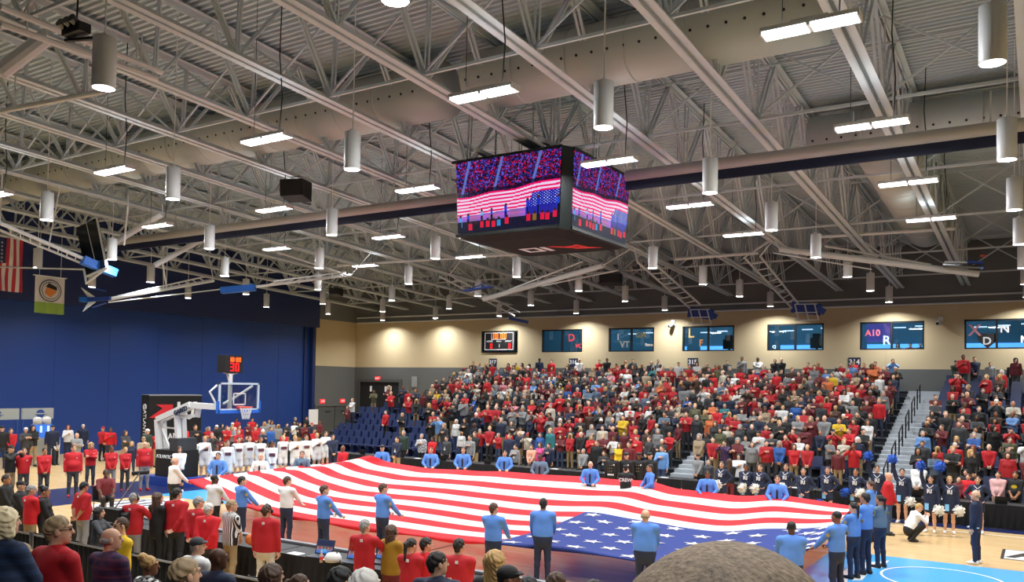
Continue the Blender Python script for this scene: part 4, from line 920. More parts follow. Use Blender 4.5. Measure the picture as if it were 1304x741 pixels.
def exit_sign(c, axis, lab):
    o = tag(empty('exit_sign', c), lab, 'exit sign', 'red exit signs'); x, nrm = ((1, 0, 0), Vector((0, -1, 0))) if axis == 'x' else ((0, 1, 0), Vector((1, 0, 0)))
    X = Vector(x); b = MB(); b.beam(-X*.22+nrm*.05, X*.22+nrm*.05, .1, .32).build('sign_face', m_exit, o)
    me = text_mesh('EXIT', .19, .004); me.materials.clear(); me.materials.append(m_exl); me.transform(frame(nrm*.105, X, (0, 0, 1))); link('lettering', me, o)
exit_sign(onY(481.5, 482, Y_SIDE), 'x', 'red exit sign above the dark doorway in the grey side wall')
exit_sign(onX(410, 511, X_END), 'y', 'red exit sign over the left leaf of the grey double door'); exit_sign(onX(435.5, 510.5, X_END), 'y', 'red exit sign over the right leaf of the grey double door')
c = onX(399, 530, X_END+1.2); o = tag(MB().box((-.02, -.45, -.6), (.02, .45, .5)).build('notice_board', m_lblw, loc=c), 'white paper notice board on a post by the blue partition edge', 'sign'); MB().beam((-.05, 0, -.6), (-.05, 0, -c.z), .06, .06).build('post', m_black, o)
c = onY(528, 486, Y_SIDE); tag(MB().box((c.x-.25, Y_SIDE-.06, c.z-.4), (c.x+.25, Y_SIDE, c.z+.4)).build('wall_panel', mat('panel_gray', '8d9090', .5)), 'pale grey electrical panel on the grey wall right of the doorway', 'panel')
# ================================================================== BANNERS, KIOSK, DISPLAY BOX
m_fr = mat('banner_red', 'a32435', .8); m_fw = mat('banner_white', 'd9d6d2', .8); m_fb = mat('banner_blue', '1e2a55', .8)
def star5(r, cx=0, cy=0): return [(cx+(r if k % 2 == 0 else r*.4)*math.sin(PI*k/5), cy+(r if k % 2 == 0 else r*.4)*math.cos(PI*k/5)) for k in range(10)]
bx = -41.0; tl, tr, br = onX(-28, 304, bx), onX(30, 306, bx), onX(30, 373, bx)
y0, y1, z1, z0 = tl.y, tr.y, tr.z, br.z
o = tag(empty('hanging_flag', (bx, y0, z0)), 'small american flag hanging upright at the left edge, above the blue wall', 'flag')
n = 13; ws = (y1-y0)/n
for k in range(n):
    top = z1 if k*ws > (y1-y0)*.58 else z0+(z1-z0)*.52
    b = MB(); N = 6
    for j in range(N):
        za, zb_ = z0+(top-z0)*j/N, z0+(top-z0)*(j+1)/N; f1, f2 = [.05*math.sin(k*1.1+q_*.8) for q_ in (j, j+1)]; g1, g2 = [.05*math.sin((k+1)*1.1+q_*.8) for q_ in (j, j+1)]
        b.quad((f1, k*ws, za-z0), (g1, (k+1)*ws, za-z0), (g2, (k+1)*ws, zb_-z0), (f2, k*ws, zb_-z0))
    b.build('stripe', m_fr if k % 2 == 0 else m_fw, o)
cw = (y1-y0)*.58; MB().box((-.02, 0, (z1-z0)*.52), (.0, cw, z1-z0)).build('canton', m_fb, o)
sb_ = MB()
for r_ in range(6):
    for c_ in range(5): sb_.prism([(y, z) for y, z in star5(.055, cw*(c_+.5)/5, (z1-z0)*(.55+.07*r_))], 0, .01)
me = sb_.mesh('star', m_fw); me.transform(Matrix(((0, 0, 1, .002), (1, 0, 0, 0), (0, 1, 0, 0), (0, 0, 0, 1)))); stuff(link('star', me, o))
MB().tube([(0, -.05, z1-z0+.03), (0, y1-y0+.1, z1-z0+.03)], .03, 6).tube([(0, .4, z1-z0), (0, .4, ztop(y0)-z0+.05)], .012, 5).tube([(0, 2, z1-z0), (0, 2, ztop(y0)-z0+.05)], .012, 5).build('pole', m_white, o)
tl, br = onX(45, 350, bx), onX(81, 401, bx)
o = tag(empty('hanging_banner', (bx, tl.y, br.z)), 'white and green banner with a round seal hanging before the blue wall', 'banner'); wy, hz = br.y-tl.y, tl.z-br.z
b = MB(); N = 10
for j in range(N):
    a = lambda q_: .04*math.sin(q_*1.3); y_a, y_b = wy*j/N, wy*(j+1)/N
    b.quad((a(j), y_a, hz*.3), (a(j+1), y_b, hz*.3), (a(j+1)*.4, y_b, hz), (a(j)*.4, y_a, hz)); b.quad((a(j)*1.5, y_a, 0), (a(j+1)*1.5, y_b, 0), (a(j+1), y_b, hz*.3), (a(j), y_a, hz*.3), 1)
b.build('cloth', [m_fw, mat('banner_green', '86a84a', .8)], o)
def disc(r, nm, m, cy, cz, off, sq=1.): return flat([[(r*math.cos(2*PI*k/28), r*sq*math.sin(2*PI*k/28)) for k in range(28)]], m, (off, cy, cz), (0, 1, 0), (0, 0, 1), nm, o, .006)
disc(.55, 'seal_ring', mat('seal_gray', '55565a', .8), wy*.5, hz*.62, .05); disc(.49, 'seal_field', m_fw, wy*.5, hz*.62, .058); disc(.44, 'seal_line', mat('seal_gray', '55565a', .8), wy*.5, hz*.62, .066); disc(.40, 'seal_center', mat('seal_pale', 'c9c6c0', .8), wy*.5, hz*.62, .074)
flat([[(-.3, -.1), (.0, -.3), (.3, .0), (.05, .25), (-.2, .2)]], mat('seal_orange', 'cc7a30', .8), (.084, wy*.5, hz*.6), (0, 1, 0), (0, 0, 1), 'seal_mark', o, .005); flat([[(-.25, .1), (.3, -.05), (.3, .12), (-.1, .3)]], m_black, (.092, wy*.5, hz*.66), (0, 1, 0), (0, 0, 1), 'seal_mark', o, .005)
MB().tube([(0, -.1, hz), (0, wy+.1, hz)], .03, 6).tube([(0, .2, hz), (0, .2, ztop(br.y)-br.z+.05)], .012, 5).tube([(0, wy-.2, hz), (0, wy-.2, ztop(br.y)-br.z+.05)], .012, 5).build('pole', m_white, o)
# concession kiosk: two white fascia signs on posts, drinks cooler below
kx = -42.; s0, s1, s2 = onX(-40, 520, kx), onX(27, 520, kx), onX(68, 533, kx); m_fas = mat('fascia_white', 'b4bab4', .5); m_kb = mat('kiosk_blue', '2d4f96', .5)
for i, (ya, yb_) in enumerate(((s0.y, s1.y-.08), (s1.y+.08, s2.y))):
    o = tag(empty('kiosk_sign', (kx, (ya+yb_)/2, (s1.z+s2.z)/2)), 'white kiosk fascia sign with a blue round logo, %s' % ('cut by the left edge' if i == 0 else 'above the drinks cooler'), 'sign', 'white kiosk fascia signs')
    w2, h2 = (yb_-ya)/2, (s1.z-s2.z)/2; MB().box((-.15, -w2, -h2), (0, w2, h2)).build('panel', m_fas, o)
    flat([[(.2*math.cos(2*PI*k/20)*1.05, .2*math.sin(2*PI*k/20)) for k in range(20)]], m_kb, (.0, .1, 0), (0, 1, 0), (0, 0, 1), 'logo_disc', o, .01); flat([[(-.33, -.03), (.33, -.03), (.36, .03), (-.36, .03)]], m_fas, (.012, .1, .0), (0, 1, 0), (0, 0, 1), 'logo_band', o, .006); flat([[(-.3, -.055), (.3, -.055), (.3, -.03), (-.3, -.03)]], m_kb, (.02, .1, .0), (0, 1, 0), (0, 0, 1), 'logo_line', o, .004)
    b = MB()
    for yy in (-w2+.05, w2-.05): b.beam((-.08, yy, -h2), (-.08, yy, -(s1.z+s2.z)/2), .08, .08)
    stuff(b.build('post', m_kb, o))
c = onX(53, 553, -41.2); o = tag(empty('drinks_cooler', (c.x, c.y, 0)), 'glowing blue drinks cooler with white tanks on a kiosk counter', 'cooler'); zt = onX(53, 535, -41.2).z
MB().box((-.4, -.75, 0), (.3, .75, c.z-.15)).build('counter', m_fas, o); MB().box((-.2, -.42, c.z-.15), (.2, .42, c.z+.48)).build('dispenser', mat('cooler_blue', '3f7be0', .4, emit='3f7be8', es=.9), o)
for yy in (-.22, .22): MB().lathe([(.0, 0), (.2, 0), (.2, .28), (.12, .36), (0, .38)], 14, (0, yy, c.z+.48)).build('tank', m_fw, o, True)
for yy in (-.2, .15): MB().box((.2, yy, c.z+.1), (.22, yy+.1, c.z+.42)).build('light_strip', mat('cooler_glow', 'bfe4ff', .4, emit='bfe4ff', es=2.), o)
# big black display box with red arrow A
t0, t1 = onX(190, 503, -37), onX(257, 503, -37)
o = tag(empty('display_box', (-37, (t0.y+t1.y)/2, 0)), 'tall black display box with a red arrow logo behind the basket', 'display'); w2, hz = (t1.y-t0.y)/2, t0.z
MB().box((-.6, -w2, 0), (0, w2, hz)).build('body', m_black, o); MB().box((-.6, -w2, hz-.04), (.02, w2, hz+.02)).build('top_edge', mat('edge_gray', '8a8c90', .5), o)
def dpt(px, py): p = onX(px, py, -37); return (p.y-(t0.y+t1.y)/2, p.z)
flat([[dpt(190, 532), dpt(207, 520), dpt(199, 515), dpt(220, 515), dpt(220, 528), dpt(215, 524), dpt(205, 532)]], m_dr2 if False else mat('logo_red', 'cf2a33', .5), (.0, 0, 0), (0, 1, 0), (0, 0, 1), 'logo_arrow', o, .02)
flat([[dpt(209, 526), dpt(219, 530), dpt(219, 532), dpt(207, 531)]], mat('logo_red', 'cf2a33', .5), (.0, 0, 0), (0, 1, 0), (0, 0, 1), 'logo_arrow', o, .02)
lettering('10', 1.25, m_lw, (.01, dpt(234, 524)[0], dpt(234, 524)[1]), (0, 1, 0), (0, 0, 1), o, bold=.02); lettering('ATLANTIC 10', .42, m_lw, (.01, .1, dpt(213, 556)[1]), (0, 1, 0), (0, 0, 1), o, bold=.01)
lettering('@ATLANTIC10', .30, m_lw, (-.3, -w2-.01, 2.0), (0, 0, -1), (1, 0, 0), o)
# ================================================================== BASKET ON THE LEFT BASELINE
bo = tag(empty('basketball_hoop', (-30.2, YC, 0)), 'portable basketball hoop with glass board, white boom and shot clock on top', 'basketball hoop')
def H(px, py, y=0): p = onY(px, py, YC); return Vector((p.x+30.2, y, p.z))
m_hw = mat('hoop_white', 'dcdddd', .4)
MB().box((-.55, -.62, 0), (1.9, .62, .35)).build('base', m_padd, bo)
MB().box((.15, -.5, .35), (1.5, .5, 1.42)).build('padded_case', m_black, bo); MB().box((.95, -.45, 1.42), (1.45, .45, 1.9)).build('front_pad', mat('pad_gray', '35373c', .6), bo)
lettering('ATLANTIC 10', .2, m_lw, (.82, -.51, 1.15), (1, 0, 0), (0, 0, 1), bo)
for y in (-.13, .13):
    MB().beam(H(207, 585, y), H(204, 534, y), .16, .2).build('rear_post', m_hw, bo)
    MB().beam(H(231, 565, y), H(229, 522, y), .16, .2).build('front_post', m_hw, bo)
    MB().beam(H(204, 534, y), H(246, 515, y), .16, .22).build('arm', m_hw, bo)
MB().beam(H(244, 516), H(276, 518), .3, .22).beam(H(229, 531), H(251, 529), .22, .12).beam(H(251, 531), H(253, 518), .22, .12).build('boom', m_hw, bo)
MB().beam(H(206, 546), H(220, 580), .08, .08).beam(H(209, 544), H(228, 546), .06, .06).build('strut', m_hw, bo)
lettering('GARED', .26, m_navy, H(237, 523, -.26), H(246, 518)-H(232, 524), (0, 0, 1), bo, bold=.01)
bx_ = -25.8+30.2; zt, zb2 = onX(304, 487.3, -25.8).z, onX(304, 522.6, -25.8).z; ym0, ym1 = onX(279, 500, -25.8).y-YC, onX(330, 500, -25.8).y-YC; yc = (ym0+ym1)/2
gl = bpy.data.materials.new('clear_glass'); gl.use_nodes = True; n_ = gl.node_tree; n_.nodes.clear(); a_ = n_.nodes.new('ShaderNodeOutputMaterial'); b_ = n_.nodes.new('ShaderNodeMixShader'); c_ = n_.nodes.new('ShaderNodeBsdfTransparent'); d_ = n_.nodes.new('ShaderNodeBsdfGlossy'); c_.inputs[0].default_value = (.86, .89, .9, 1); d_.inputs['Roughness'].default_value = .03; b_.inputs[0].default_value = .07
n_.links.new(c_.outputs[0], b_.inputs[1]); n_.links.new(d_.outputs[0], b_.inputs[2]); n_.links.new(b_.outputs[0], a_.inputs[0])
MB().box((bx_-.03, ym0, zb2), (bx_, ym1, zt)).build('backboard', gl, bo)
b = MB()
for za in (zb2, zt-.07): b.box((bx_-.05, ym0, za), (bx_+.015, ym1, za+.07))
for ya in (ym0, ym1-.07): b.box((bx_-.05, ya, zb2), (bx_+.015, ya+.07, zt))
b.build('board_frame', mat('board_frame_pale', 'c3d3e2', .4), bo)
b = MB(); z_s = zb2+.2
for za in (z_s, z_s+.42): b.box((bx_, yc-.3, za), (bx_+.006, yc+.3, za+.05))
for ya in (yc-.3, yc+.25): b.box((bx_, ya, z_s), (bx_+.006, ya+.05, z_s+.47))
b.build('target_square', m_hw, bo)
b = MB(); b.beam((bx_-.02, ym0-.04, zb2-.04), (bx_-.02, ym1+.04, zb2-.04), .1, .12)
for ya in (ym0-.03, ym1+.03): b.beam((bx_-.02, ya, zb2-.1), (bx_-.02, ya, zb2+.36), .1, .08)
b.build('edge_pad', m_pad, bo)
b = MB(); b.tube([(bx_-.12, yc-.35, zb2-.0), (bx_-.12, yc-.35, zt+.32)], .08, 8).tube([(bx_-.1, ym1-.25, zt-.12), (bx_-.12, yc-.1, zb2+.5), (bx_-.12, ym0+.3, zb2+.25)], .05, 8).tube([(bx_-.14, ym0+.02, zt-.1), (bx_-.25, ym0-.22, zt-.35), (bx_-.14, ym0-.02, zt-.8)], .04, 8); b.build('board_bracket', m_hw, bo)
R_ = .235; rc = (bx_+.38, yc, zb2+.14)
b = MB(); b.tube([(rc[0]+R_*math.cos(2*PI*k/24), rc[1]+R_*math.sin(2*PI*k/24), rc[2]) for k in range(25)], .018, 8).box((bx_, yc-.12, rc[2]-.08), (bx_+.17, yc+.12, rc[2]+.02)); b.build('rim', mat('rim_orange', 'd8432c', .4), bo, True)
b = MB(); m_net = mat('net_cord', 'd9d9d9', .8)
for k in range(12):
    for sgn in (1, -1):
        pts = []
        for j in range(6):
            t = j/5; rr = R_*(1-.48*t**.8); a = 2*PI*(k+sgn*t*1.6)/12; pts.append((rc[0]+rr*math.cos(a), rc[1]+rr*math.sin(a), rc[2]-.45*t))
        b.tube(pts, .010, 4)
stuff(b.build('net', m_net, bo))
p0, p1 = onX(287, 452, -25.9), onX(309, 475, -25.9)
y0_, y1_, z0_, z1_ = p0.y-YC, p1.y-YC, p1.z, p0.z
MB().box((bx_-.55, y0_, z0_), (bx_-.1, y1_, z1_)).build('shot_clock', m_black, bo)
ck = bpy.data.objects['shot_clock']
digits('10:00', (z1_-z0_)*.26, m_do, (bx_-.095, (y0_+y1_)/2+.03, z1_-(z1_-z0_)*.24), (0, 1, 0), (0, 0, 1), ck); digits('30', (z1_-z0_)*.48, m_dr, (bx_-.095, (y0_+y1_)/2+.02, z0_+(z1_-z0_)*.33), (0, 1, 0), (0, 0, 1), ck)
b = MB(); ymid = yc-.35
b.tube([(bx_-.12, ymid, zt+.3), (bx_-.3, y0_+.1, z0_)], .03, 6).tube([(bx_-.12, ymid, zt+.3), (bx_-.3, y1_-.1, z0_)], .03, 6).tube([(bx_-.12, ymid, zt), (bx_-.3, ymid, z0_)], .06, 8).build('clock_bracket', m_hw, bo)
# ================================================================== THE BIG FLAG
def cloth_through(m, k=.35):
    nt = m.node_tree; b = nt.nodes['Principled BSDF']; o_ = [n for n in nt.nodes if n.type == 'OUTPUT_MATERIAL'][0]; t_ = nt.nodes.new('ShaderNodeBsdfTranslucent'); x_ = nt.nodes.new('ShaderNodeMixShader'); x_.inputs[0].default_value = k
    l_ = b.inputs['Base Color'].links[0].from_socket; nt.links.new(l_, t_.inputs[0]); nt.links.new(b.outputs[0], x_.inputs[1]); nt.links.new(t_.outputs[0], x_.inputs[2]); nt.links.new(x_.outputs[0], o_.inputs[0])
m_r = mat('flag_red', 'd8202e', .75, noise=.04, nscale=.7); m_w = mat('flag_white', 'ece9e6', .75, noise=.02, nscale=.7); m_bl = mat('flag_blue', '2b3f8e', .75, noise=.05, nscale=.7)
STANCE = sorted((tuple(onZ(px, py, H_))[:2] for px, py, H_ in ((222, 582, 1.82), (273, 604, 1.78), (308, 606, 1.76), (366, 606, 1.8), (413, 617, 1.78), (488, 615, 1.82), (629, 640, 1.76), (692, 634, 1.82), (822, 648, 1.82), (1008, 663, 1.8))))
def near_edge(px, py):
    Y = 15.
    for _ in range(12):
        q_ = onY(px, py, Y); Y = float(np.interp(q_.x, [a_[0] for a_ in STANCE], [a_[1] for a_ in STANCE]))+.48
    return onY(px, py, Y)
NEAR = [near_edge(*p) for p in ((240, 610), (300, 641), (360, 655), (434, 667), (512, 678), (560, 684), (646, 692), (720, 696), (800, 711), (880, 718), (985, 714))]+[onZ(1048, 692, 1.0)]
FAR = [(446, 588, 1.2), (470, 578, 1.55), (492, 588, 1.2), (550, 597, 1.1), (590, 598, 1.15), (612, 600, 1.05), (642, 600, 1.12), (690, 604, 1.05), (752, 607, 1.12), (790, 611, 1.02), (828, 612, 1.15), (860, 622, 1.0), (900, 626, 1.1), (945, 632, 1.0), (990, 629, 1.12), (1040, 637, 1.05), (1090, 645, 1.12)]
NU, NVV = 130, 78
def curve(pts):
    P_ = np.array([tuple(p) if isinstance(p, Vector) else tuple(onZ(*p)) for p in pts]); s = np.concatenate([[0], np.cumsum(np.linalg.norm(np.diff(P_[:, :2], axis=0), axis=1))]); s /= s[-1]; u = np.linspace(0, 1, NU+1)
    sm = lambda y: np.convolve(np.pad(np.interp(u, s, y), 4, 'edge'), np.hanning(9)[1:-1]/np.hanning(9)[1:-1].sum(), 'same')[4:-4]
    return np.stack([sm(P_[:, i]) for i in range(3)], 1)
cn, cf = curve(NEAR), curve(FAR)
v = np.linspace(0, 1, NVV+1)[None, :, None]; u = np.linspace(0, 1, NU+1)[:, None, None]
G = cn[:, None]*(1-v)+cf[:, None]*v
sag = .30*np.sin(PI*v[..., 0])**.8*np.sin(PI*np.clip(u[..., 0], .0, 1))**.35
rip = .035*np.sin(u[..., 0]*19+v[..., 0]*3)*np.sin(PI*v[..., 0])+.03*np.sin(u[..., 0]*43+1.3)*v[..., 0]**2*(1-v[..., 0])*4*.5
G[..., 2] += -sag+rip
for m_ in (m_r, m_w, m_bl): cloth_through(m_)
CANU = .60
FV = []; FF = []; FM = []
idx = np.arange((NU+1)*(NVV+1)).reshape(NU+1, NVV+1)
for i in range(NU):
    for j in range(NVV):
        st = int(j/(NVV/13)); FF.append((idx[i, j], idx[i+1, j], idx[i+1, j+1], idx[i, j+1]))
        FM.append(2 if (i/NU > CANU and st < 7) else st % 2)
nb = len(G.reshape(-1, 3)); verts = G.reshape(-1, 3).tolist()
# the near hem is folded over and hangs down
for i in range(NU+1):
    p = cn[i]; dz = (.09+.03*math.sin(i*.37))*(1 if i < NU*.9 else max(.15, (NU-i)/(NU*.1))); verts.append((p[0], p[1]-.05, p[2]-dz*.5)); verts.append((p[0], p[1]+.06, p[2]-dz))
for i in range(NU):
    a, c_ = idx[i, 0], idx[i+1, 0]; mi = 2 if i/NU > CANU else 0
    FF.append((nb+2*i, nb+2*i+2, c_, a)); FM.append(mi); FF.append((nb+2*i+1, nb+2*i+3, nb+2*i+2, nb+2*i)); FM.append(mi)
# far hem hangs too
n2 = len(verts)
for i in range(NU+1):
    p = G[i, NVV]; verts.append((p[0], p[1]+.04, p[2]-.16-.05*math.sin(i*.5)))
for i in range(NU): FF.append((idx[i, NVV], idx[i+1, NVV], n2+i+1, n2+i)); FM.append(0)
me = bpy.data.meshes.new('giant_flag'); me.from_pydata(verts, [], [tuple(int(x) for x in f) for f in FF])
for m_ in (m_r, m_w, m_bl): me.materials.append(m_)
me.polygons.foreach_set('material_index', FM); me.polygons.foreach_set('use_smooth', [True]*len(FF)); me.update()
GF = tag(link('giant_flag', me), 'giant american flag held flat over the court by two rows of officers', 'flag')
smesh = MB(); smesh.prism(star5(.24), 0, .006); star_me = smesh.mesh('star', m_w)
for r_ in range(9):
    for c_ in range(6 if r_ % 2 == 0 else 5):
        uu = CANU+(1-CANU)*((c_+.5 if r_ % 2 == 0 else c_+1)/6); vv = 7/13*(r_+.6)/9.2
        i, j = min(int(uu*NU), NU-1), min(int(vv*NVV), NVV-1)
        p = Vector(G[i, j]); ex = (Vector(G[i+1, j])-p).normalized(); ey = (Vector(G[i, j+1])-p).normalized(); nrm = ex.cross(ey).normalized()
        if nrm.z < 0: nrm = -nrm
        o = link('star', star_me, GF); o.matrix_local = frame(p+nrm*.012, ex, nrm.cross(ex))
# ================================================================== FAR GRANDSTAND
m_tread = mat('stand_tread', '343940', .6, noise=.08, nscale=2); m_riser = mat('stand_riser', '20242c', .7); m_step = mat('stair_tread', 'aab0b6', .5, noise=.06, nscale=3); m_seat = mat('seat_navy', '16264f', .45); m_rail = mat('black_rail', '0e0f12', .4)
ROWS = 14; RY0, RD, RZ0, RR = 34.0, 1.0, .4, .30
def rowy(k): return RY0+RD*k
def rowz(k): return RZ0+RR*k
LEFT_PX = [405, 410, 415, 425, 435, 445, 455, 530, 545, 555, 565, 575, 585, 592]
def px_x(px, Y): return onY(px, 500, Y).x
XLEFT = [px_x(LEFT_PX[k], rowy(k)) for k in range(ROWS)]
XRT = 6.0; AX0, AX1 = -5.75, -4.3
GS = struct(empty('floor_grandstand'))
for k in range(ROWS):
    y1 = rowy(k)+RD if k < ROWS-1 else Y_SIDE
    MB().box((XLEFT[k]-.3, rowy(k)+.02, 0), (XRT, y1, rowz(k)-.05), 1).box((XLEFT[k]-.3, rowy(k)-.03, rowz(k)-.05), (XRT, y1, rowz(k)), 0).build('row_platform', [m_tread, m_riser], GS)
    if k: MB().box((AX0, rowy(k)-.5, rowz(k-1)), (AX1, rowy(k)-.03, rowz(k)-RR/2)).build('stair_step', m_step, GS); MB().box((AX0, rowy(k)-.04, rowz(k)-RR/2), (AX1, rowy(k)+.48, rowz(k)+.006)).build('stair_tread', m_step, GS)
for k in range(1, 4):
    MB().box((-13.6, rowy(k)-.5, rowz(k-1)), (-12.4, rowy(k)-.03, rowz(k)-RR/2)).build('stair_step', m_step, GS); MB().box((-13.6, rowy(k)-.04, rowz(k)-RR/2), (-12.4, rowy(k)+.48, rowz(k)+.006)).build('stair_tread', m_step, GS)
# hand rails in the middle of the stairs
for i, k in enumerate(range(0, 12, 2)):
    xm = (AX0+AX1)/2; b = MB(); ya, yb_ = rowy(k)+.25, rowy(k+1)+.25
    b.tube([(xm, ya, rowz(k)), (xm, ya, rowz(k)+.95), (xm, yb_, rowz(k+1)+.95), (xm, yb_, rowz(k+1))], .03, 8).tube([(xm, ya, rowz(k)+.5), (xm, yb_, rowz(k+1)+.5)], .02, 6)
    tag(b.build('hand_rail', m_rail), 'black hand rail on the grey stairs of the stand, %s from the bottom' % ORD[i], 'rail', 'hand rails on the stairs')
xm = -13.0; tag(MB().tube([(xm-.7, rowy(0)+.2, rowz(0)), (xm-.7, rowy(0)+.2, rowz(0)+.95), (xm-.7, rowy(2), rowz(2)+.95), (xm-.7, rowy(2), rowz(2))], .03, 8).build('hand_rail', m_rail), 'black hand rail beside the short stairs in the middle of the stand', 'rail', 'hand rails on the stairs')
# stepped end railings
for i, k in enumerate(range(7, 14)):
    x = XLEFT[k]-.25; b = MB(); z = rowz(k)
    b.tube([(x, rowy(k)+.05, z), (x, rowy(k)+.05, z+1.05), (x, rowy(k)+.95, z+1.05), (x, rowy(k)+.95, z)], .035, 8); b.tube([(x, rowy(k)+.05, z+1.05), (x+1.0, rowy(k)+.05, z+1.05), (x+1.0, rowy(k)+.05, z)], .035, 8)
    for q_ in (.3, .6, .85): b.tube([(x+.05, rowy(k)+.05, z+q_), (x+.98, rowy(k)+.05, z+q_)], .014, 6)
    tag(b.build('end_railing', m_rail), 'black guard railing at the left end of the stand, %s row up' % ORD[k], 'railing', 'stepped guard railings at the stand end')
# ---- seats: only where the photo leaves them empty
sm = MB(); sm.box((-.22, -.02, .40), (.22, .40, .46)).box((-.24, .05, .0), (-.2, .38, .42)).box((.2, .05, .0), (.24, .38, .42)); seat_me = sm.mesh('stadium_seat', m_seat)
bk = MB(); bk.add([(-.22, .36, .44), (.22, .36, .44), (.22, .41, .44), (-.22, .41, .44), (-.20, .46, .84), (.20, .46, .84), (.20, .50, .84), (-.20, .50, .84)], [(0,3,2,1),(4,5,6,7),(0,1,5,4),(1,2,6,5),(2,3,7,6),(3,0,4,7)]); back_me = bk.mesh('backrest', m_seat)
nseat = [0]
def seat(x, k, n, side):
    if nseat[0] >= 290: return
    nseat[0] += 1
    o = link('stadium_seat', seat_me, None, (x, rowy(k)+.42, rowz(k))); link('backrest', back_me, o)
    tag(o, 'empty navy stadium seat, %s row up, %s place %s of the stairs' % (ORD[k], ordn(n), side), 'seat', 'empty navy stadium seats')
# ---- spectators
CP = [('down', 'down'), ('clasp', 'clasp'), ('clap', 'clap'), ('heart', 'down'), ('cross', 'cross'), ('heart', 'down'), ('clasp', 'clasp'), ('phone', 'phone')]
CH = ['short', 'short', 'balding', 'long', 'bob', 'cap', 'short', 'long', 'ponytail']
POSE_WORD = {('down', 'down'): 'arms down', ('clasp', 'clasp'): 'hands clasped', ('clap', 'clap'): 'clapping', ('heart', 'down'): 'hand on heart', ('cross', 'cross'): 'arms crossed', ('phone', 'phone'): 'filming'}
DIM = lambda h_: '%02x%02x%02x' % tuple(int(int(h_[i:i+2], 16)*.86) for i in (0, 2, 4))  # crowd clothes darkened: the stand's dimmer light is put into their colour
VAR = []
for i, h in enumerate(CH*2):
    p = CP[(i*3+i//9) % 8]; VAR.append((p, 'f' if h in ('long', 'bob', 'ponytail') else 'm', h, [1., 1.1, 1.0, .95][i % 4], [(0, 0), (.35, 0), (-.3, .05), (.15, .1)][i % 4]))
def crowd_geo(v, res, hres):
    p, sex, h, fat, hd = v; V, F, R, M = figure(p, 'stand', sex, fat, 'long', 'pants', res, hd, 0, 'low', True, False, hres)
    B = hair_body(h); f0 = B.field
    hv, hf, hr = B.mesh(.026)
    Ma = np.array(M); hv = hv @ Ma[:3, :3].T+Ma[:3, 3]; x = hv
    return np.concatenate([V, hv]), np.concatenate([F, hf+len(V)]), np.concatenate([R, hr])
VG = [crowd_geo(v, .036, .022) for v in VAR]
VM = [pymesh('spectator', *g) for g in VG]
VG2 = [crowd_geo(v, .055, .03) for v in VAR[:9]]
SH_W = [('red', 17), ('bright red', 10), ('maroon', 9), ('black', 20), ('charcoal', 12), ('navy', 10), ('gray', 7), ('white', 6), ('cream', 3), ('dark gray', 5), ('blue', 2), ('light blue', 2), ('olive', 2), ('pink', 1), ('yellow', 1), ('orange', 1), ('purple', 1), ('teal', 1), ('brown', 3), ('tan', 2), ('steel blue', 2)]
SHN = [a for a, _ in SH_W]; SHP = np.array([b_ for _, b_ in SH_W], float); SHP /= SHP.sum()
PAN = ['dark denim', 'denim', 'black', 'charcoal', 'dark gray', 'navy', 'khaki']
HRN = ['brown', 'dark', 'black', 'gray', 'blond', 'ash', 'white', 'red']; HRP = [.24, .2, .14, .12, .12, .08, .06, .04]
SKN = ['light', 'pale', 'tan', 'brown', 'dark']; SKP = [.48, .22, .12, .12, .06]
sv, sf, sm_i, sc = [], [], [], []; nvt = 0; nind = 0
def spectator(x, k, n, side, indiv, y=None):
    global nvt, nind
    i = int(rng.integers(0, len(VAR))); shirt = str(rng.choice(SHN, p=SHP)); pants = str(rng.choice(PAN)); hair = str(rng.choice(HRN, p=HRP)); sk = str(rng.choice(SKN, p=SKP))
    if VAR[i][2] == 'cap' and rng.random() < .4: cap = 'red'
    else: cap = str(rng.choice(['white', 'black', 'red', 'navy', 'gray']))
    s = float(rng.normal(.985, .055)); rz = PI+float(rng.normal(.12, .3)); yy = (rowy(k)+.32 if y is None else y)+float(rng.normal(0, .05))
    if indiv:
        o = link('spectator', VM[i], None, (x, yy, rowz(k)), (0, 0, rz)); o.scale = (s, s, s)
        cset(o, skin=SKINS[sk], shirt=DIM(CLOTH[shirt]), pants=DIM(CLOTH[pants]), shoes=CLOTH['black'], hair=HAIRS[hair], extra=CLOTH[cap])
        hw = {'cap': cap+' cap', 'balding': 'bald head'}.get(VAR[i][2], hair+' hair')
        tag(o, '%s, %s, %s, %s row up, %s %s of stairs' % ('person in '+shirt, hw, POSE_WORD[VAR[i][0]], ORD[k], ordn(n), side), 'person', 'spectators standing in the far grandstand'); nind += 1
    else:
        V, F, R = VG2[i % 9]; c, s_ = math.cos(rz)*s, math.sin(rz)*s
        sv.append(np.stack([V[:, 0]*c-V[:, 1]*s_+x, V[:, 0]*s_+V[:, 1]*c+yy, V[:, 2]*s+rowz(k)], 1)); sf.append(F+nvt); nvt += len(V)
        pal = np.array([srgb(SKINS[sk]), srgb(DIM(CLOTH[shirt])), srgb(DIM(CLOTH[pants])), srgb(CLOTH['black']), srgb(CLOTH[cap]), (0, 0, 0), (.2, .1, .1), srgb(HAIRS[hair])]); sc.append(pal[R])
CLEAR = (965, 1241, 1217, 1261, 945, 926, 987, 995, 1137, 687, 702, 738, 763, 773)   # those who stand out against the wall are not hidden by the rows below
def hides(px, k): return k >= 12 and any(abs(px-t_) < 9 for t_ in CLEAR) or k == 11 and any(abs(px-t_) < 8 for t_ in CLEAR[:4])
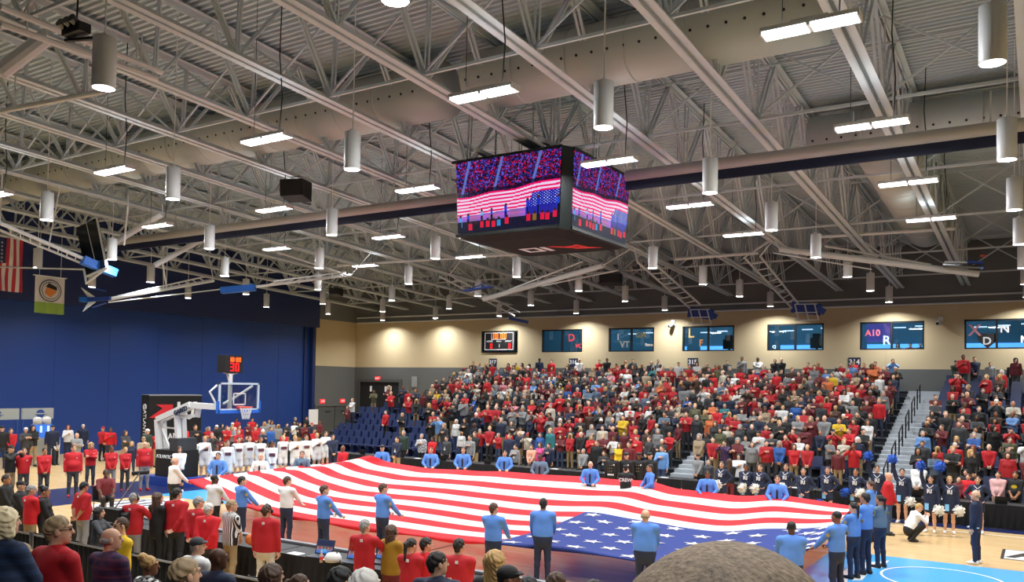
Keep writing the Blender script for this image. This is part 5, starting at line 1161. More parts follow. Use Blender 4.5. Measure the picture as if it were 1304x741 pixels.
for k in range(ROWS):
    xs = []; x = AX0-.35
    while x > XLEFT[k]+.3: xs.append(x); x -= .56
    for n, x in enumerate(xs):
        if -13.6 < x < -12.4 and k < 3: continue
        yq = rowy(k)+.3; d = Vector((x, yq, rowz(k)+1.2-CAMZ)); px = 652+F_PX*d.dot(CR)/d.dot(CF); r = rng.random()
        if px < 545: occ = .16 if k < 6 else .6
        elif px < 620: occ = .5 if k < 5 else .9
        elif px < 700: occ = .6 if k < 3 else .95
        else: occ = .95
        if k == ROWS-1: occ = .08
        elif k == ROWS-2: occ = .7
        if hides(px, k): continue
        if r < occ: spectator(x+float(rng.normal(0, .025)), k, n, 'left', k <= 5)
        elif k < 12 and (px < 700 or rng.random() < .5): seat(x, k, n, 'left')
    xs = []; x = AX1+.4
    while x < min(XRT-.3, 2.2): xs.append(x); x += .58
    for n, x in enumerate(xs):
        d = Vector((x, rowy(k)+.3, rowz(k)+1.2-CAMZ)); px = 652+F_PX*d.dot(CR)/d.dot(CF)
        if hides(px, k): seat(x, k, n, 'right'); continue
        occ = .80 if k < 5 else (.6 if k < 9 else .36)
        if rng.random() < occ: spectator(x+float(rng.normal(0, .025)), k, n, 'right', True)
        elif k < 13: seat(x, k, n, 'right')
V = np.concatenate(sv); F = np.concatenate(sf); C = np.concatenate(sc)
me = bpy.data.meshes.new('crowd'); me.from_pydata(V.tolist(), [], F.tolist()); me.polygons.foreach_set('use_smooth', np.ones(len(F), bool))
ca = me.color_attributes.new('Col', 'FLOAT_COLOR', 'CORNER'); cc = np.ones((len(F), 4, 4), np.float32); cc[:, :, :3] = C[:, None]; ca.data.foreach_set('color', cc.ravel())
mc = mat('crowd_cloth', '808080', .75, attr=('GEOMETRY', 'Col'), noise=.12, nscale=9); me.materials.append(mc); me.update()
tag(link('crowd', me), 'dense crowd of spectators standing in the upper rows of the far stand', 'crowd', None, 'stuff')
# ================================================================== FAR PRESS TABLES
def table(x0, x1, y0, y1, lab, group, hgt=.75, skirt=True, top=None):
    o = tag(empty('press_table', ((x0+x1)/2, (y0+y1)/2, 0)), lab, 'table', group); w2, d2 = (x1-x0)/2, (y1-y0)/2
    MB().box((-w2, -d2, hgt-.04), (w2, d2, hgt)).build('tabletop', top or m_black, o)
    for sx in (-1, 1):
        for sy in (-1, 1): MB().beam((sx*(w2-.12), sy*(d2-.1), 0), (sx*(w2-.12), sy*(d2-.1), hgt-.04), .04, .04).build('leg', m_chrome, o)
    if skirt:
        b = MB(); N = int((x1-x0)/.09); xs = [-w2+2*w2*i/N for i in range(N+1)]; v_ = []
        for i, x in enumerate(xs):
            q_ = -d2-.03-(.035 if i % 2 else 0); v_ += [(x, q_, .03), (x, -d2-.02, hgt+.004)]
        b.add(v_, [(2*i, 2*i+2, 2*i+3, 2*i+1) for i in range(N)]); b.build('table_skirt', m_blackcloth, o)
    return o
TY0, TY1 = 30.5, 31.3
xs = np.arange(-33.5, 6.0, 2.44)
for i, x in enumerate(xs): table(float(x), float(x)+2.4, TY0, TY1, 'black-skirted press table on the far sideline, %s from the left' % ORD[i], 'black-skirted press tables on the far sideline')
m_paper = mat('paper_white', 'e2e2df', .8); m_laptop = mat('laptop_gray', '55585e', .4, .6)
def laptop(x, y, z, rz, lab, grp='open laptops on the press tables', scr=None):
    o = tag(empty('laptop', (x, y, z), rz), lab, 'laptop', grp)
    MB().box((-.17, -.12, 0), (.17, .12, .018)).build('keyboard_base', m_laptop, o)
    b = MB(); b.beam((0, .12, .018), (0, .19, .24), .34, .012, (1, 0, 0)) if False else b.add([(-.17, .12, .018), (.17, .12, .018), (.17, .19, .24), (-.17, .19, .24), (-.17, .132, .018), (.17, .132, .018), (.17, .202, .24), (-.17, .202, .24)], [(0,1,2,3),(7,6,5,4),(0,4,5,1),(1,5,6,2),(2,6,7,3),(3,7,4,0)]); b.build('lid', m_black, o)
    MB().quad((-.155, .1235, .035), (.155, .1235, .035), (.155, .184, .228), (-.155, .184, .228)).build('screen', scr or mat('laptop_screen', '3a4250', .3, emit='4a5a78', es=.5), o)
    return o
for i, x in enumerate(xs):
    laptop(float(x)+.7, 30.85, .755, PI, 'open laptop on the %s black press table from the left' % ORD[i])
    tag(MB().box((-.15, -.1, 0), (.15, .1, .01)).build('paper_sheet', m_paper, loc=(float(x)+1.6, 30.8, .755)), 'white paper stack on the %s far press table from the left' % ORD[i], 'paper', 'white papers on the far press tables')
# ================================================================== NEAR PRESS ROW, BARRIER AND THE STAND UNDER THE CAMERA
def nearz(Y): return .45+.26*max(0, math.ceil((7.4-Y)/.95))
NS = struct(empty('floor_near_stand'))
for j in range(0, 9):
    y1 = 8.3 if j == 0 else 7.4-.95*(j-1); y0 = 7.4-.95*j; z = .45+.26*j
    if j == 8: y0 = Y_NEAR+.1
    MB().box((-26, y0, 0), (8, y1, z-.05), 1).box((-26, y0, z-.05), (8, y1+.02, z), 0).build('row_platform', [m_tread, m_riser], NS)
for i, x in enumerate(np.arange(-20.5, -6.5, 2.44)):
    table(float(x), float(x)+2.4, 11.95, 12.75, 'black press table on the near sideline, %s from the left' % ORD[i], 'black press tables on the near sideline', top=mat('table_black', '17181b', .5))
    MB().box((float(x), 12.72, .70), (float(x)+2.4, 12.76, .758)).build('table_edge', mat('table_edge_gray', '8b8d90', .5), bpy.data.objects['press_table'] if False else None) if False else None
rl = tag(MB().box((-20.6, 12.80, .0), (-5.8, 12.84, .78)).box((-20.6, 12.76, .76), (-5.8, 12.88, .80)).build('court_board', [mat('board_gray', '7d7f83', .5)]), 'long low board along the court side of the near press tables', 'barrier')
def at_table(px, py, z=.755): return onZ(px, py, z)
m_pic = mat('replay_screen', '2a4fa0', .3, emit='3a6fd0', es=.7)
for px, py, rz, lab in ((393, 712, .15, 'laptop with a bright court picture on the near press table'), (438, 718, .1, 'second open laptop on the near table behind the white helmet'), (482, 716, 0, 'laptop half hidden by the mustard vest woman')):
    p = at_table(px, py); p.y = min(max(p.y, 12.1), 12.5); lp = laptop(p.x, p.y, .755, rz, lab, 'open laptops on the near press row', m_pic); lp.scale = (1.25, 1.25, 1.25)
    gr = np.full((12, 18, 3), (.02, .03, .08)); gr[5:8] = (.12, .08, .10); gr[8:] = (.05, .2, .6); gr[6:10, ::3] = (.5, .1, .08); gr[6:9, 1::4] = (.35, .28, .2); gr[8:11, 6:12] = (.1, .4, .8)
    pixel_screen('screen_image', (-.15, .122, .036), (.15, .122, .036), (.15, .182, .226), (-.15, .182, .226), gr, lp)
p = at_table(409, 716); o = tag(empty('water_bottle', (p.x, min(p.y, 12.5), .755)), 'clear drink bottle with red label between the near laptops', 'bottle')
MB().lathe([(.0, 0), (.034, 0), (.034, .14), (.014, .19), (.014, .21)], 12).build('body', mat('bottle_plastic', 'c9b6b4', .2), o, True); MB().lathe([(.035, .05), (.035, .11)], 12).build('label', m_lr, o); MB().lathe([(.016, .20), (.016, .225), (0, .225)], 10).build('cap', m_fw, o)
p = at_table(424, 716); o = tag(empty('helmet', (p.x, min(p.y, 12.4), .755)), 'white headset bag beside the bottle on the near table', 'bag'); b = MB()
b.lathe([(0, 0), (.15, .02), (.17, .09), (.12, .17), (0, .2)], 14); b.build('bag_body', m_fw, o, True); MB().tube([(-.1, 0, .16), (-.05, .05, .22), (.05, .05, .22), (.1, 0, .16)], .012, 6).build('strap', m_black, o)
for px, py, lab in ((378, 722, 'loose white sheets on the near table left of the laptop'), (390, 725, 'white printed sheets in front of the court-picture laptop'), (372, 706, 'white papers beside the red-sweatered man at the near table')):
    p = at_table(px, py); tag(MB().box((-.16, -.11, 0), (.16, .11, .008)).build('paper_sheet', m_paper, loc=(p.x, min(max(p.y, 12.05), 12.6), .755)), lab, 'paper')
# black drape barrier behind the press row
def drape(a, c_, hgt, lab):
    a, c_ = Vector(a), Vector(c_); o = tag(empty('drape_barrier', (a.x, a.y, 0)), lab, 'barrier', 'black pleated drape barriers'); d = c_-a; N = int(d.length/.08); n_ = Vector((-d.y, d.x, 0)).normalized(); b = MB(); v_ = []
    for i in range(N+1):
        p = d*(i/N)+n_*(.03 if i % 2 else -.0); v_ += [(p.x, p.y, .02), (p.x, p.y, hgt)]
    b.add(v_, [(2*i, 2*i+2, 2*i+3, 2*i+1) for i in range(N)]).build('drape', m_blackcloth, o)
    MB().tube([(0, 0, hgt), tuple(d+Vector((0, 0, hgt)))], .02, 6).build('top_rail', m_chrome, o)
    for q_ in (Vector((0, 0, 0)), d): MB().tube([tuple(q_), tuple(q_+Vector((0, 0, hgt+.06)))], .025, 8).build('post', m_chrome, o)
drape((-17.4, 9.35, 0), (-14.6, 9.35, 0), 1.0, 'black pleated drape barrier behind the yellow jacket'); drape((-14.5, 9.35, 0), (-11.9, 9.35, 0), 1.0, 'black pleated drape barrier behind the striped referee'); drape((-11.8, 9.35, 0), (-8.8, 9.35, 0), 1.0, 'black pleated drape barrier below the press laptops'); drape((-20.6, 9.35, 0), (-17.5, 9.35, 0), 1.0, 'black pleated drape barrier at the far left of the row')
def chair(loc, rz, lab):
    o = tag(empty('folding_chair', loc, rz), lab, 'chair', 'black folding chairs along the press row')
    MB().box((-.22, -.2, .43), (.22, .2, .46)).build('seat', m_black, o); MB().add([(-.22, -.22, .55), (.22, -.22, .55), (.22, -.30, .85), (-.22, -.30, .85), (-.22, -.24, .55), (.22, -.24, .55), (.22, -.32, .85), (-.22, -.32, .85)], [(0,1,2,3),(7,6,5,4),(0,4,5,1),(1,5,6,2),(2,6,7,3),(3,7,4,0)]).build('backrest', m_black, o)
    for sx in (-.22, .22): MB().tube([(sx, .2, 0), (sx, -.2, .5), (sx, -.31, .87)], .014, 6).build('leg', m_chrome, o); MB().tube([(sx, -.24, 0), (sx, .15, .44)], .014, 6).build('leg', m_chrome, o)
for i, x in enumerate((-18.2, -17.0, -15.6, -14.9, -11.4, -9.5)): chair((x, 10.25, 0), .05*i, 'black folding chair at the near press row, %s from the left' % ORD[i])
# ================================================================== PEOPLE ON THE FLOOR
UB = dict(shirt='uniform blue', pants='navy')
def stripe_mat(name, c1, c2, sc, axis='X'):
    m = bpy.data.materials.new(name); m.use_nodes = True; nt = m.node_tree; b = nt.nodes['Principled BSDF']; b.inputs['Roughness'].default_value = .8
    tc = nt.nodes.new('ShaderNodeTexCoord'); wv = nt.nodes.new('ShaderNodeTexWave'); wv.bands_direction = axis; wv.inputs['Scale'].default_value = sc; cr = nt.nodes.new('ShaderNodeValToRGB'); cr.color_ramp.interpolation = 'CONSTANT'
    cr.color_ramp.elements[0].color = rgba(c1); cr.color_ramp.elements[1].color = rgba(c2); cr.color_ramp.elements[1].position = .5
    nt.links.new(tc.outputs['Object'], wv.inputs[0]); nt.links.new(wv.outputs[0], cr.inputs[0]); nt.links.new(cr.outputs[0], b.inputs['Base Color']); return m
def plaid_mat(name, c1, c2, c3, sc):
    m = bpy.data.materials.new(name); m.use_nodes = True; nt = m.node_tree; b = nt.nodes['Principled BSDF']; b.inputs['Roughness'].default_value = .8
    tc = nt.nodes.new('ShaderNodeTexCoord'); ck = nt.nodes.new('ShaderNodeTexChecker'); ck.inputs['Scale'].default_value = sc; ck.inputs['Color1'].default_value = rgba(c1); ck.inputs['Color2'].default_value = rgba(c2)
    wv = nt.nodes.new('ShaderNodeTexWave'); wv.bands_direction = 'Z'; wv.inputs['Scale'].default_value = sc*.4; mx = nt.nodes.new('ShaderNodeMix'); mx.data_type = 'RGBA'; mx.inputs[7].default_value = rgba(c3)
    mt = nt.nodes.new('ShaderNodeMath'); mt.operation = 'GREATER_THAN'; mt.inputs[1].default_value = .8
    for n_ in (ck, wv): nt.links.new(tc.outputs['Object'], n_.inputs[0])
    nt.links.new(wv.outputs[0], mt.inputs[0]); nt.links.new(mt.outputs[0], mx.inputs[0]); nt.links.new(ck.outputs[0], mx.inputs[6]); nt.links.new(mx.outputs[2], b.inputs['Base Color']); return m
M_REF = stripe_mat('referee_stripes', 'e4e4e2', '121214', 7.5); M_PLAID = plaid_mat('plaid_cloth', 'c9c9c9', '26262a', 'd8d8d8', 14); M_PURP = plaid_mat('purple_plaid', '33244a', '4a2a4e', '5a2f4a', 9); M_CHECK = plaid_mat('check_cloth', 'd8d8d4', '1d1d20', '77777a', 16)
m_tie = mat('dark_tie', '16192a', .6); m_patch = mat('patch_gold', '97885a', .7); m_lan = mat('lanyard_white', 'dedede', .7); m_rp = mat('print_maroon', '5c2a38', .7)
def tie(o, s=1.):
    b = MB(); b.add([(-.03, .125, 1.44), (.03, .125, 1.44), (.045, .158, 1.05), (0, .16, 1.0), (-.045, .158, 1.05), (0, .10, 1.45)], [(0, 5, 1), (0, 1, 2, 3, 4)])
    b = MB().beam((0, .085, 1.43), (0, .148, 1.30), .045, .012, (0, 1, 0)).beam((0, .148, 1.30), (0, .135, 1.02), .06, .012, (0, 1, 0)); b.build('tie', m_tie, o)
def badge(o, x=.16, z=1.3, m=None, w_=.09, y=.13, nm='patch'): MB().beam((x-w_/2, y, z), (x+w_/2, y, z), .012, w_*.9).build(nm, m or m_patch, o)
def arm_patch(o, side): MB().lathe([(0, 0), (.04, 0), (.04, .012), (0, .012)], 12).build('shoulder_patch', m_patch, o).matrix_local = Matrix.Translation((side*.275, -.01, 1.30)) @ Matrix.Rotation(side*PI/2, 4, 'Y')
def back_mark(o): MB().box((-.022, -.150, 1.385), (.022, -.138, 1.43)).build('collar_mark', m_lan, o)
FY = 0.0; FR = -PI/2
# officers on the near edge, seen from behind
G1 = 'officers holding the near edge of the flag'; G2 = 'officers holding the far edge of the flag'; G3 = 'officers at the canton end of the flag'
N_ = [(222, 582, 'heavyset officer in white shirt holding the flag at its left tip', dict(shirt='white', pants='black', hair=('balding', 'gray'), pose=('hold', 'holdlow'), fat=1.2, face=-1.1, H=1.82)),
 (273, 604, 'dark-skinned officer in white shirt, back turned, at the near left flag edge', dict(shirt='white', pants='black', hair=('shaved', 'black'), skin='dark', pose=('hold', 'hold'), fat=1.08, face=-.5, H=1.78)),
 (308, 606, 'officer in blue shirt reaching right behind the striped referee', dict(hair=('short', 'dark'), pose=('hold', 'hold'), face=-1.0, H=1.76)),
 (366, 606, 'tall officer in pale blue-white shirt and navy trousers at the near flag edge', dict(shirt='white', pants='navy', hair=('short', 'brown'), pose=('hold', 'hold'), face=-.45, H=1.8)),
 (413, 617, 'officer in blue shirt turned right, above the court-picture laptop', dict(hair=('short', 'brown'), pose=('hold', 'hold'), face=-1.0, H=1.78)),
 (488, 615, 'officer in blue shirt in profile, arm stretched right under the flag', dict(hair=('short', 'brown'), pose=('hold', 'hold'), face=-.95, H=1.82)),
 (629, 640, 'officer in blue shirt left of the flag canton, back turned', dict(hair=('short', 'brown'), pose=('hold', 'hold'), face=-.35, H=1.76)),
 (692, 634, 'dark-haired broad officer, back turned, at the corner of the canton', dict(hair=('short', 'black'), skin='tan', pose=('hold', 'holdlow'), face=.1, H=1.82, fat=1.12)),
 (822, 648, 'bald officer in blue shirt, back turned, in front of the canton', dict(hair=('balding', 'ash'), pose=('hold', 'hold'), face=-.1, H=1.82, fat=1.2)),
 (1008, 663, 'dark-skinned officer in blue shirt, back turned, at the right canton corner', dict(hair=('shaved', 'black'), skin='dark', pose=('hold', 'hold'), face=.05, H=1.8, fat=1.15))]
for px, py, lab, kw in N_:
    k = dict(UB); k.update(kw); k['face'] = k['face']*.55+.35; k['head'] = (-.35, 0) if k['face'] < .2 else (0, 0); o = person(px, py, lab, group=G1, untuck=False, **k)
    if px in (273, 308, 413, 488): arm_patch(o, 1)
E_ = [(1066, 650, 'dark-skinned officer in blue shirt gripping the white canton end', dict(skin='brown', hair=('shaved', 'black'), pose=('hold', 'hold'), face=1.1, H=1.82)),
 (1087, 639, 'woman officer with dark bun at the canton end', dict(sex='f', hair=('ponytail', 'dark'), pose=('hold', 'hold'), face=1.05, H=1.72)),
 (1102, 627, 'tall officer in blue shirt and navy trousers with black shoes', dict(hair=('short', 'dark'), skin='tan', pose=('clasp', 'clasp'), face=1.15, H=1.88)),
 (1121, 630, 'woman officer in grey-blue shirt behind the tall officer', dict(sex='f', shirt='steel blue', hair=('ponytail', 'black'), skin='tan', pose=('clasp', 'clasp'), face=1.1, H=1.74)),
 (1109, 612, 'officer with brown hair, farthest of the canton-end group', dict(sex='f', hair=('ponytail', 'brown'), pose=('clasp', 'clasp'), face=1.2, H=1.72))]
for px, py, lab, kw in E_:
    k = dict(UB); k.update(kw); o = person(px, py, lab, group=G3, untuck=False, **k); arm_patch(o, 1); arm_patch(o, -1)
F_ = [(278, 576, 'officer in blue shirt and dark tie before the white-shirted players', dict(hair=('short', 'dark'), H=1.75)), (332, 577, 'older officer in white shirt and dark tie at the far left flag edge', dict(shirt='white', hair=('balding', 'gray'), H=1.75)), (385, 574, 'officer in dark blue shirt in front of the players', dict(shirt='steel blue', hair=('short', 'brown'), H=1.75)),
 (487, 566, 'officer in dark hat and blue shirt at the raised flag corner', dict(hair=('peaked', 'dark'), cap='charcoal', H=1.78)), (549, 569, 'ginger-haired officer in blue shirt with tie at the far flag edge', dict(hair=('short', 'red'), H=1.78)), (590, 569, 'tall officer in blue shirt with tie, second right of the raised corner', dict(hair=('short', 'brown'), H=1.82)),
 (643, 573, 'officer in blue shirt with tie before the grey-jacketed woman', dict(hair=('short', 'dark'), H=1.74)), (688, 578, 'dark-skinned officer in grey uniform shirt at the far flag edge', dict(shirt='steel blue', hair=('shaved', 'black'), skin='dark', H=1.76)), (752, 587, 'bald officer in blue shirt with tie left of the honour guard', dict(hair=('none', 'gray'), H=1.74)),
 (828, 591, 'officer in blue shirt in profile right of the honour guard', dict(hair=('short', 'dark'), skin='tan', H=1.76, face=PI*.75)), (901, 599, 'dark-skinned officer in blue shirt with tie bending over the flag', dict(hair=('short', 'black'), skin='brown', H=1.72)), (990, 605, 'brown-haired officer in blue shirt before the cheerleaders', dict(hair=('short', 'brown'), H=1.72))]
for px, py, lab, kw in F_:
    k = dict(UB, pose=('holdf', 'holdf'), face=PI+.5-(px-500)*.0006, untuck=False); k.update(kw); o = person(px, py, lab, group=G2, **k); tie(o); arm_patch(o, 1)
# coaches in red quarter-zips
G = 'staff in red pullovers lined up on the baseline'
for px, py, lab, kw in [(31, 570, 'staff man in red pullover, hands behind, leftmost of the line', dict(hair=('short', 'brown'), pose=('behind', 'behind'))), (57, 570, 'staff woman in red pullover, hands clasped, dark hair', dict(sex='f', hair=('ponytail', 'dark'), skin='tan', pose=('clasp', 'clasp'), fat=1.1)),
 (94, 566, 'large staff man in red pullover with arms hanging', dict(hair=('short', 'brown'), pose=('down', 'down'), fat=1.22, H=1.85)), (116, 563, 'blond staff woman in red pullover with arms crossed', dict(sex='f', hair=('bob', 'blond'), pose=('cross', 'cross'))), (142, 567, 'staff woman in red pullover with light grey trousers', dict(sex='f', hair=('short', 'dark'), skin='brown', pose=('clasp', 'clasp'), pants='gray')),
 (160, 569, 'short staff woman in red pullover with blond hair', dict(sex='f', hair=('short', 'blond'), pose=('clasp', 'clasp'), H=1.65)), (185, 562, 'bald staff man in red pullover and light grey trousers', dict(hair=('none', 'gray'), pants='gray', pose=('down', 'down'), fat=1.12, H=1.85))]:
    k = dict(shirt='red', pants='dark gray', face=FR-.35, group=G, shoes='red'); k.update(kw); o = person(px, py, lab, **k); badge(o, -.08, 1.31, m_lan, .035, .14, 'chest_mark'); MB().beam((.262, .0, 1.22), (.268, .0, 1.30), .012, .07, (0, 1, 0)).build('sleeve_mark', m_lan, o)
# players in white warm-ups
G = 'players in white warm-up shirts on the baseline'
PL_ = [(229, 568, 'm', 'long', 'brown', 'light', 'woman in white sweater beside the players, hands folded', ('clasp', 'clasp')), (246, 556, 'f', 'bun', 'black', 'dark', 'tall dark-skinned player with a bun in white warm-up', ('behind', 'behind')), (261, 555, 'f', 'ponytail', 'blond', 'light', 'blond player in white warm-up, hand raised to the chin', ('heart', 'down')), (276, 566, 'f', 'short', 'black', 'brown', 'short player in white with a white headband', ('down', 'down')),
 (290, 560, 'f', 'ponytail', 'brown', 'light', 'brown-haired player behind the tied officer', ('down', 'down')), (304, 556, 'f', 'ponytail', 'dark', 'light', 'player in white warm-up under the left edge of the net', ('behind', 'behind')), (318, 555, 'f', 'short', 'red', 'light', 'red-haired player in white warm-up below the basket', ('behind', 'behind')), (332, 556, 'f', 'ponytail', 'brown', 'tan', 'player in white warm-up right of the net', ('behind', 'behind')), (346, 561, 'f', 'short', 'black', 'brown', 'dark-skinned player in white warm-up, third right of the net', ('clasp', 'clasp')),
 (361, 554, 'f', 'ponytail', 'blond', 'pale', 'blond player in white warm-up, tall, mid line', ('behind', 'behind')), (376, 554, 'f', 'ponytail', 'blond', 'light', 'player in white warm-up with blond ponytail, hand on heart', ('heart', 'down')), (390, 553, 'f', 'ponytail', 'dark', 'light', 'dark-haired player in white warm-up, third from the right end', ('down', 'down')), (404, 551, 'f', 'ponytail', 'blond', 'light', 'blond player in white warm-up, second from the right end', ('heart', 'down')), (415, 549, 'f', 'ponytail', 'brown', 'light', 'player in white warm-up at the right end of the line', ('heart', 'down'))]
for i, (px, py, sx, h, hc, sk, lab, po) in enumerate(PL_):
    o = person(px, py, lab, shirt='white', pants='white' if i else 'black', bottom='shorts' if i else 'pants', sex=sx, hair=(h, hc), skin=sk, pose=po, face=FR-.5, H=1.86 if i not in (3, 0) else 1.72, group=G, shoes='white')
    if i: MB().box((-.11, .128, 1.17), (.11, .156, 1.29)).build('shirt_print', m_rp, o)
o = person(424, 553, 'man in dark suit at the right end of the player line', 'navy', 'navy', ('short', 'brown'), face=FR-.5, pose=('clasp', 'clasp'), H=1.82, z0=0)
person(437, 567, 'bald dark-skinned man in red polo left of the raised flag corner', 'bright red', 'black', ('none', 'black'), 'brown', face=PI, pose=('clasp', 'clasp'), sleeve='short', H=1.75)
# people behind the baseline
BG = [(3, 540, 'black', 'cap', 'black', 'man in black at the kiosk counter, cut by the left edge'), (14, 545, 'red', 'short', 'brown', 'person in red shirt, back turned, at the kiosk'), (33, 544, 'dark gray', 'cap', 'dark', 'person in white cap and dark jacket at the kiosk'), (42, 541, 'black', 'long', 'dark', 'dark-haired woman in black beside the drinks cooler'), (67, 541, 'navy', 'cap', 'dark', 'man in navy cap right of the drinks cooler'), (71, 555, 'white', 'long', 'black', 'woman in white sweater with long black hair near the kiosk'), (87, 541, 'white', 'long', 'red', 'woman with long red hair and white top by the blue wall'), (98, 551, 'gray', 'none', 'gray', 'bald man in light grey t-shirt behind the red staff'), (106, 540, 'navy', 'short', 'white', 'person in navy with white hair by the blue wall'), (131, 543, 'red', 'cap', 'dark', 'man in red cap and red shirt behind the staff line'), (141, 544, 'bright red', 'short', 'black', 'dark-skinned bearded man in bright red shirt'), (160, 548, 'dark gray', 'long', 'brown', 'woman in grey top leaning at the black table'), (168, 562, 'navy', 'bob', 'blond', 'small woman in navy behind the red staff'), (188, 546, 'dark green', 'cap', 'dark', 'person in red and white cap left of the display box'), (183, 556, 'tan', 'cap', 'gray', 'man in khaki cap between the staff'), (200, 548, 'red', 'short', 'dark', 'person in red before the display box'), (208, 560, 'charcoal', 'short', 'brown', 'man in dark t-shirt right of the bald staff man'),
 (235, 536, 'bright red', 'long', 'blond', 'blond woman in red jersey beside the display box'), (249, 538, 'black', 'short', 'brown', 'person in black by the right edge of the display box'), (266, 543, 'red', 'short', 'gray', 'grey-haired man in red behind the players'), (270, 551, 'dark gray', 'short', 'gray', 'man in grey hoodie taking a picture behind the players'), (276, 541, 'black', 'cap', 'dark', 'man in white cap and black jacket behind the players'), (280, 556, 'maroon', 'long', 'dark', 'dark-haired woman in maroon behind the players'), (289, 542, 'red', 'short', 'red', 'person in deep red left of the white-capped man'), (296, 538, 'cream', 'cap', 'gray', 'man in cream jacket and white cap below the net'), (301, 532, 'red', 'short', 'black', 'dark-skinned man in red standing under the basket'), (304, 547, 'red', 'short', 'gray', 'grey-haired man in red behind the tallest players'), (314, 555, 'charcoal', 'short', 'dark', 'man in charcoal behind the player under the net'), (321, 532, 'bright red', 'short', 'brown', 'man in bright red right of the net'), (327, 539, 'red', 'long', 'brown', 'woman in red sweater right of the basket'), (335, 547, 'navy', 'beanie', 'white', 'person in navy with a white pom hat'), (343, 534, 'gray', 'short', 'brown', 'man in grey sweater standing apart by the blue wall'), (345, 543, 'blue', 'short', 'brown', 'person in blue below the grey-sweatered man'), (362, 550, 'bright red', 'long', 'dark', 'woman in bright red behind the blond player'), (376, 531, 'black', 'short', 'gray', 'grey-haired man in black suit by the partition edge'), (382, 538, 'charcoal', 'short', 'brown', 'man in charcoal suit by the partition edge'), (390, 530, 'black', 'short', 'dark', 'tall man in black by the notice board'), (397, 538, 'navy', 'cap', 'dark', 'man in navy with a red cap near the notice board'), (400, 546, 'red', 'short', 'brown', 'man in red behind the right-end players')]
for i, (px, py, sh, h, hc, lab) in enumerate(BG):
    D_ = 34.5+1.2*math.sin(i*2.4) if px < 215 else 37+1.5*math.sin(i*1.9)
    if px < 75: p = onX(px, py, -40.3)
    else:
        p = onZ(px, py, 1.76)
        if p.x < -44.6: p = onX(px, py, -44.6)
        if p.x > -33.5: p = onX(px, py, -33.5)
        if 180 < px < 262 and p.x < -36.2: p = onX(px, py, -36.2)
    Hh = min(max(p.z, 1.5), 1.97); p.z = min(p.z, Hh)
    zz = max(0, p.z-Hh)
    cap = {33: 'white', 188: 'white', 131: 'red', 183: 'khaki', 276: 'white', 296: 'white', 397: 'red', 67: 'navy', 335: 'white'}.get(px, 'black')
    person(px, py, lab, sh, ['dark denim', 'black', 'charcoal', 'khaki'][i % 4], (h, hc), 'brown' if 'dark-skinned' in lab else 'light', [('down', 'down'), ('clasp', 'clasp'), ('heart', 'down'), ('cross', 'cross')][i % 4] if 'picture' not in lab else ('phone', 'phone'), FR-.3+.3*math.sin(i*3), Hh, loc=Vector((p.x, p.y, zz)), sex='f' if 'woman' in lab else 'm', cap=cap, group='people behind the baseline', hands='low', res=.03)
r_ = random.Random(5)
for i in range(18):
    px = 232+i*10.3+r_.uniform(-2, 2); X_ = -37.8-(i % 3)*1.6; H_ = r_.uniform(1.62, 1.82); p = onX(px, 550, X_); sh = r_.choice(['red', 'bright red', 'charcoal', 'black', 'navy', 'gray', 'maroon', 'red', 'white'])
    person(0, 0, 'onlooker in %s, %s from the left in the back crowd behind the players' % (sh, ORD[i]), sh, r_.choice(PAN), (r_.choice(['short', 'short', 'long', 'balding', 'cap']), r_.choice(HRN)), r_.choice(['light', 'light', 'pale', 'tan', 'brown']), r_.choice([('down', 'down'), ('clasp', 'clasp'), ('heart', 'down'), ('cross', 'cross')]), FR-.3, H_, loc=Vector((X_, p.y, 0)), group='people behind the baseline', hands='low', res=.03, cap='red')
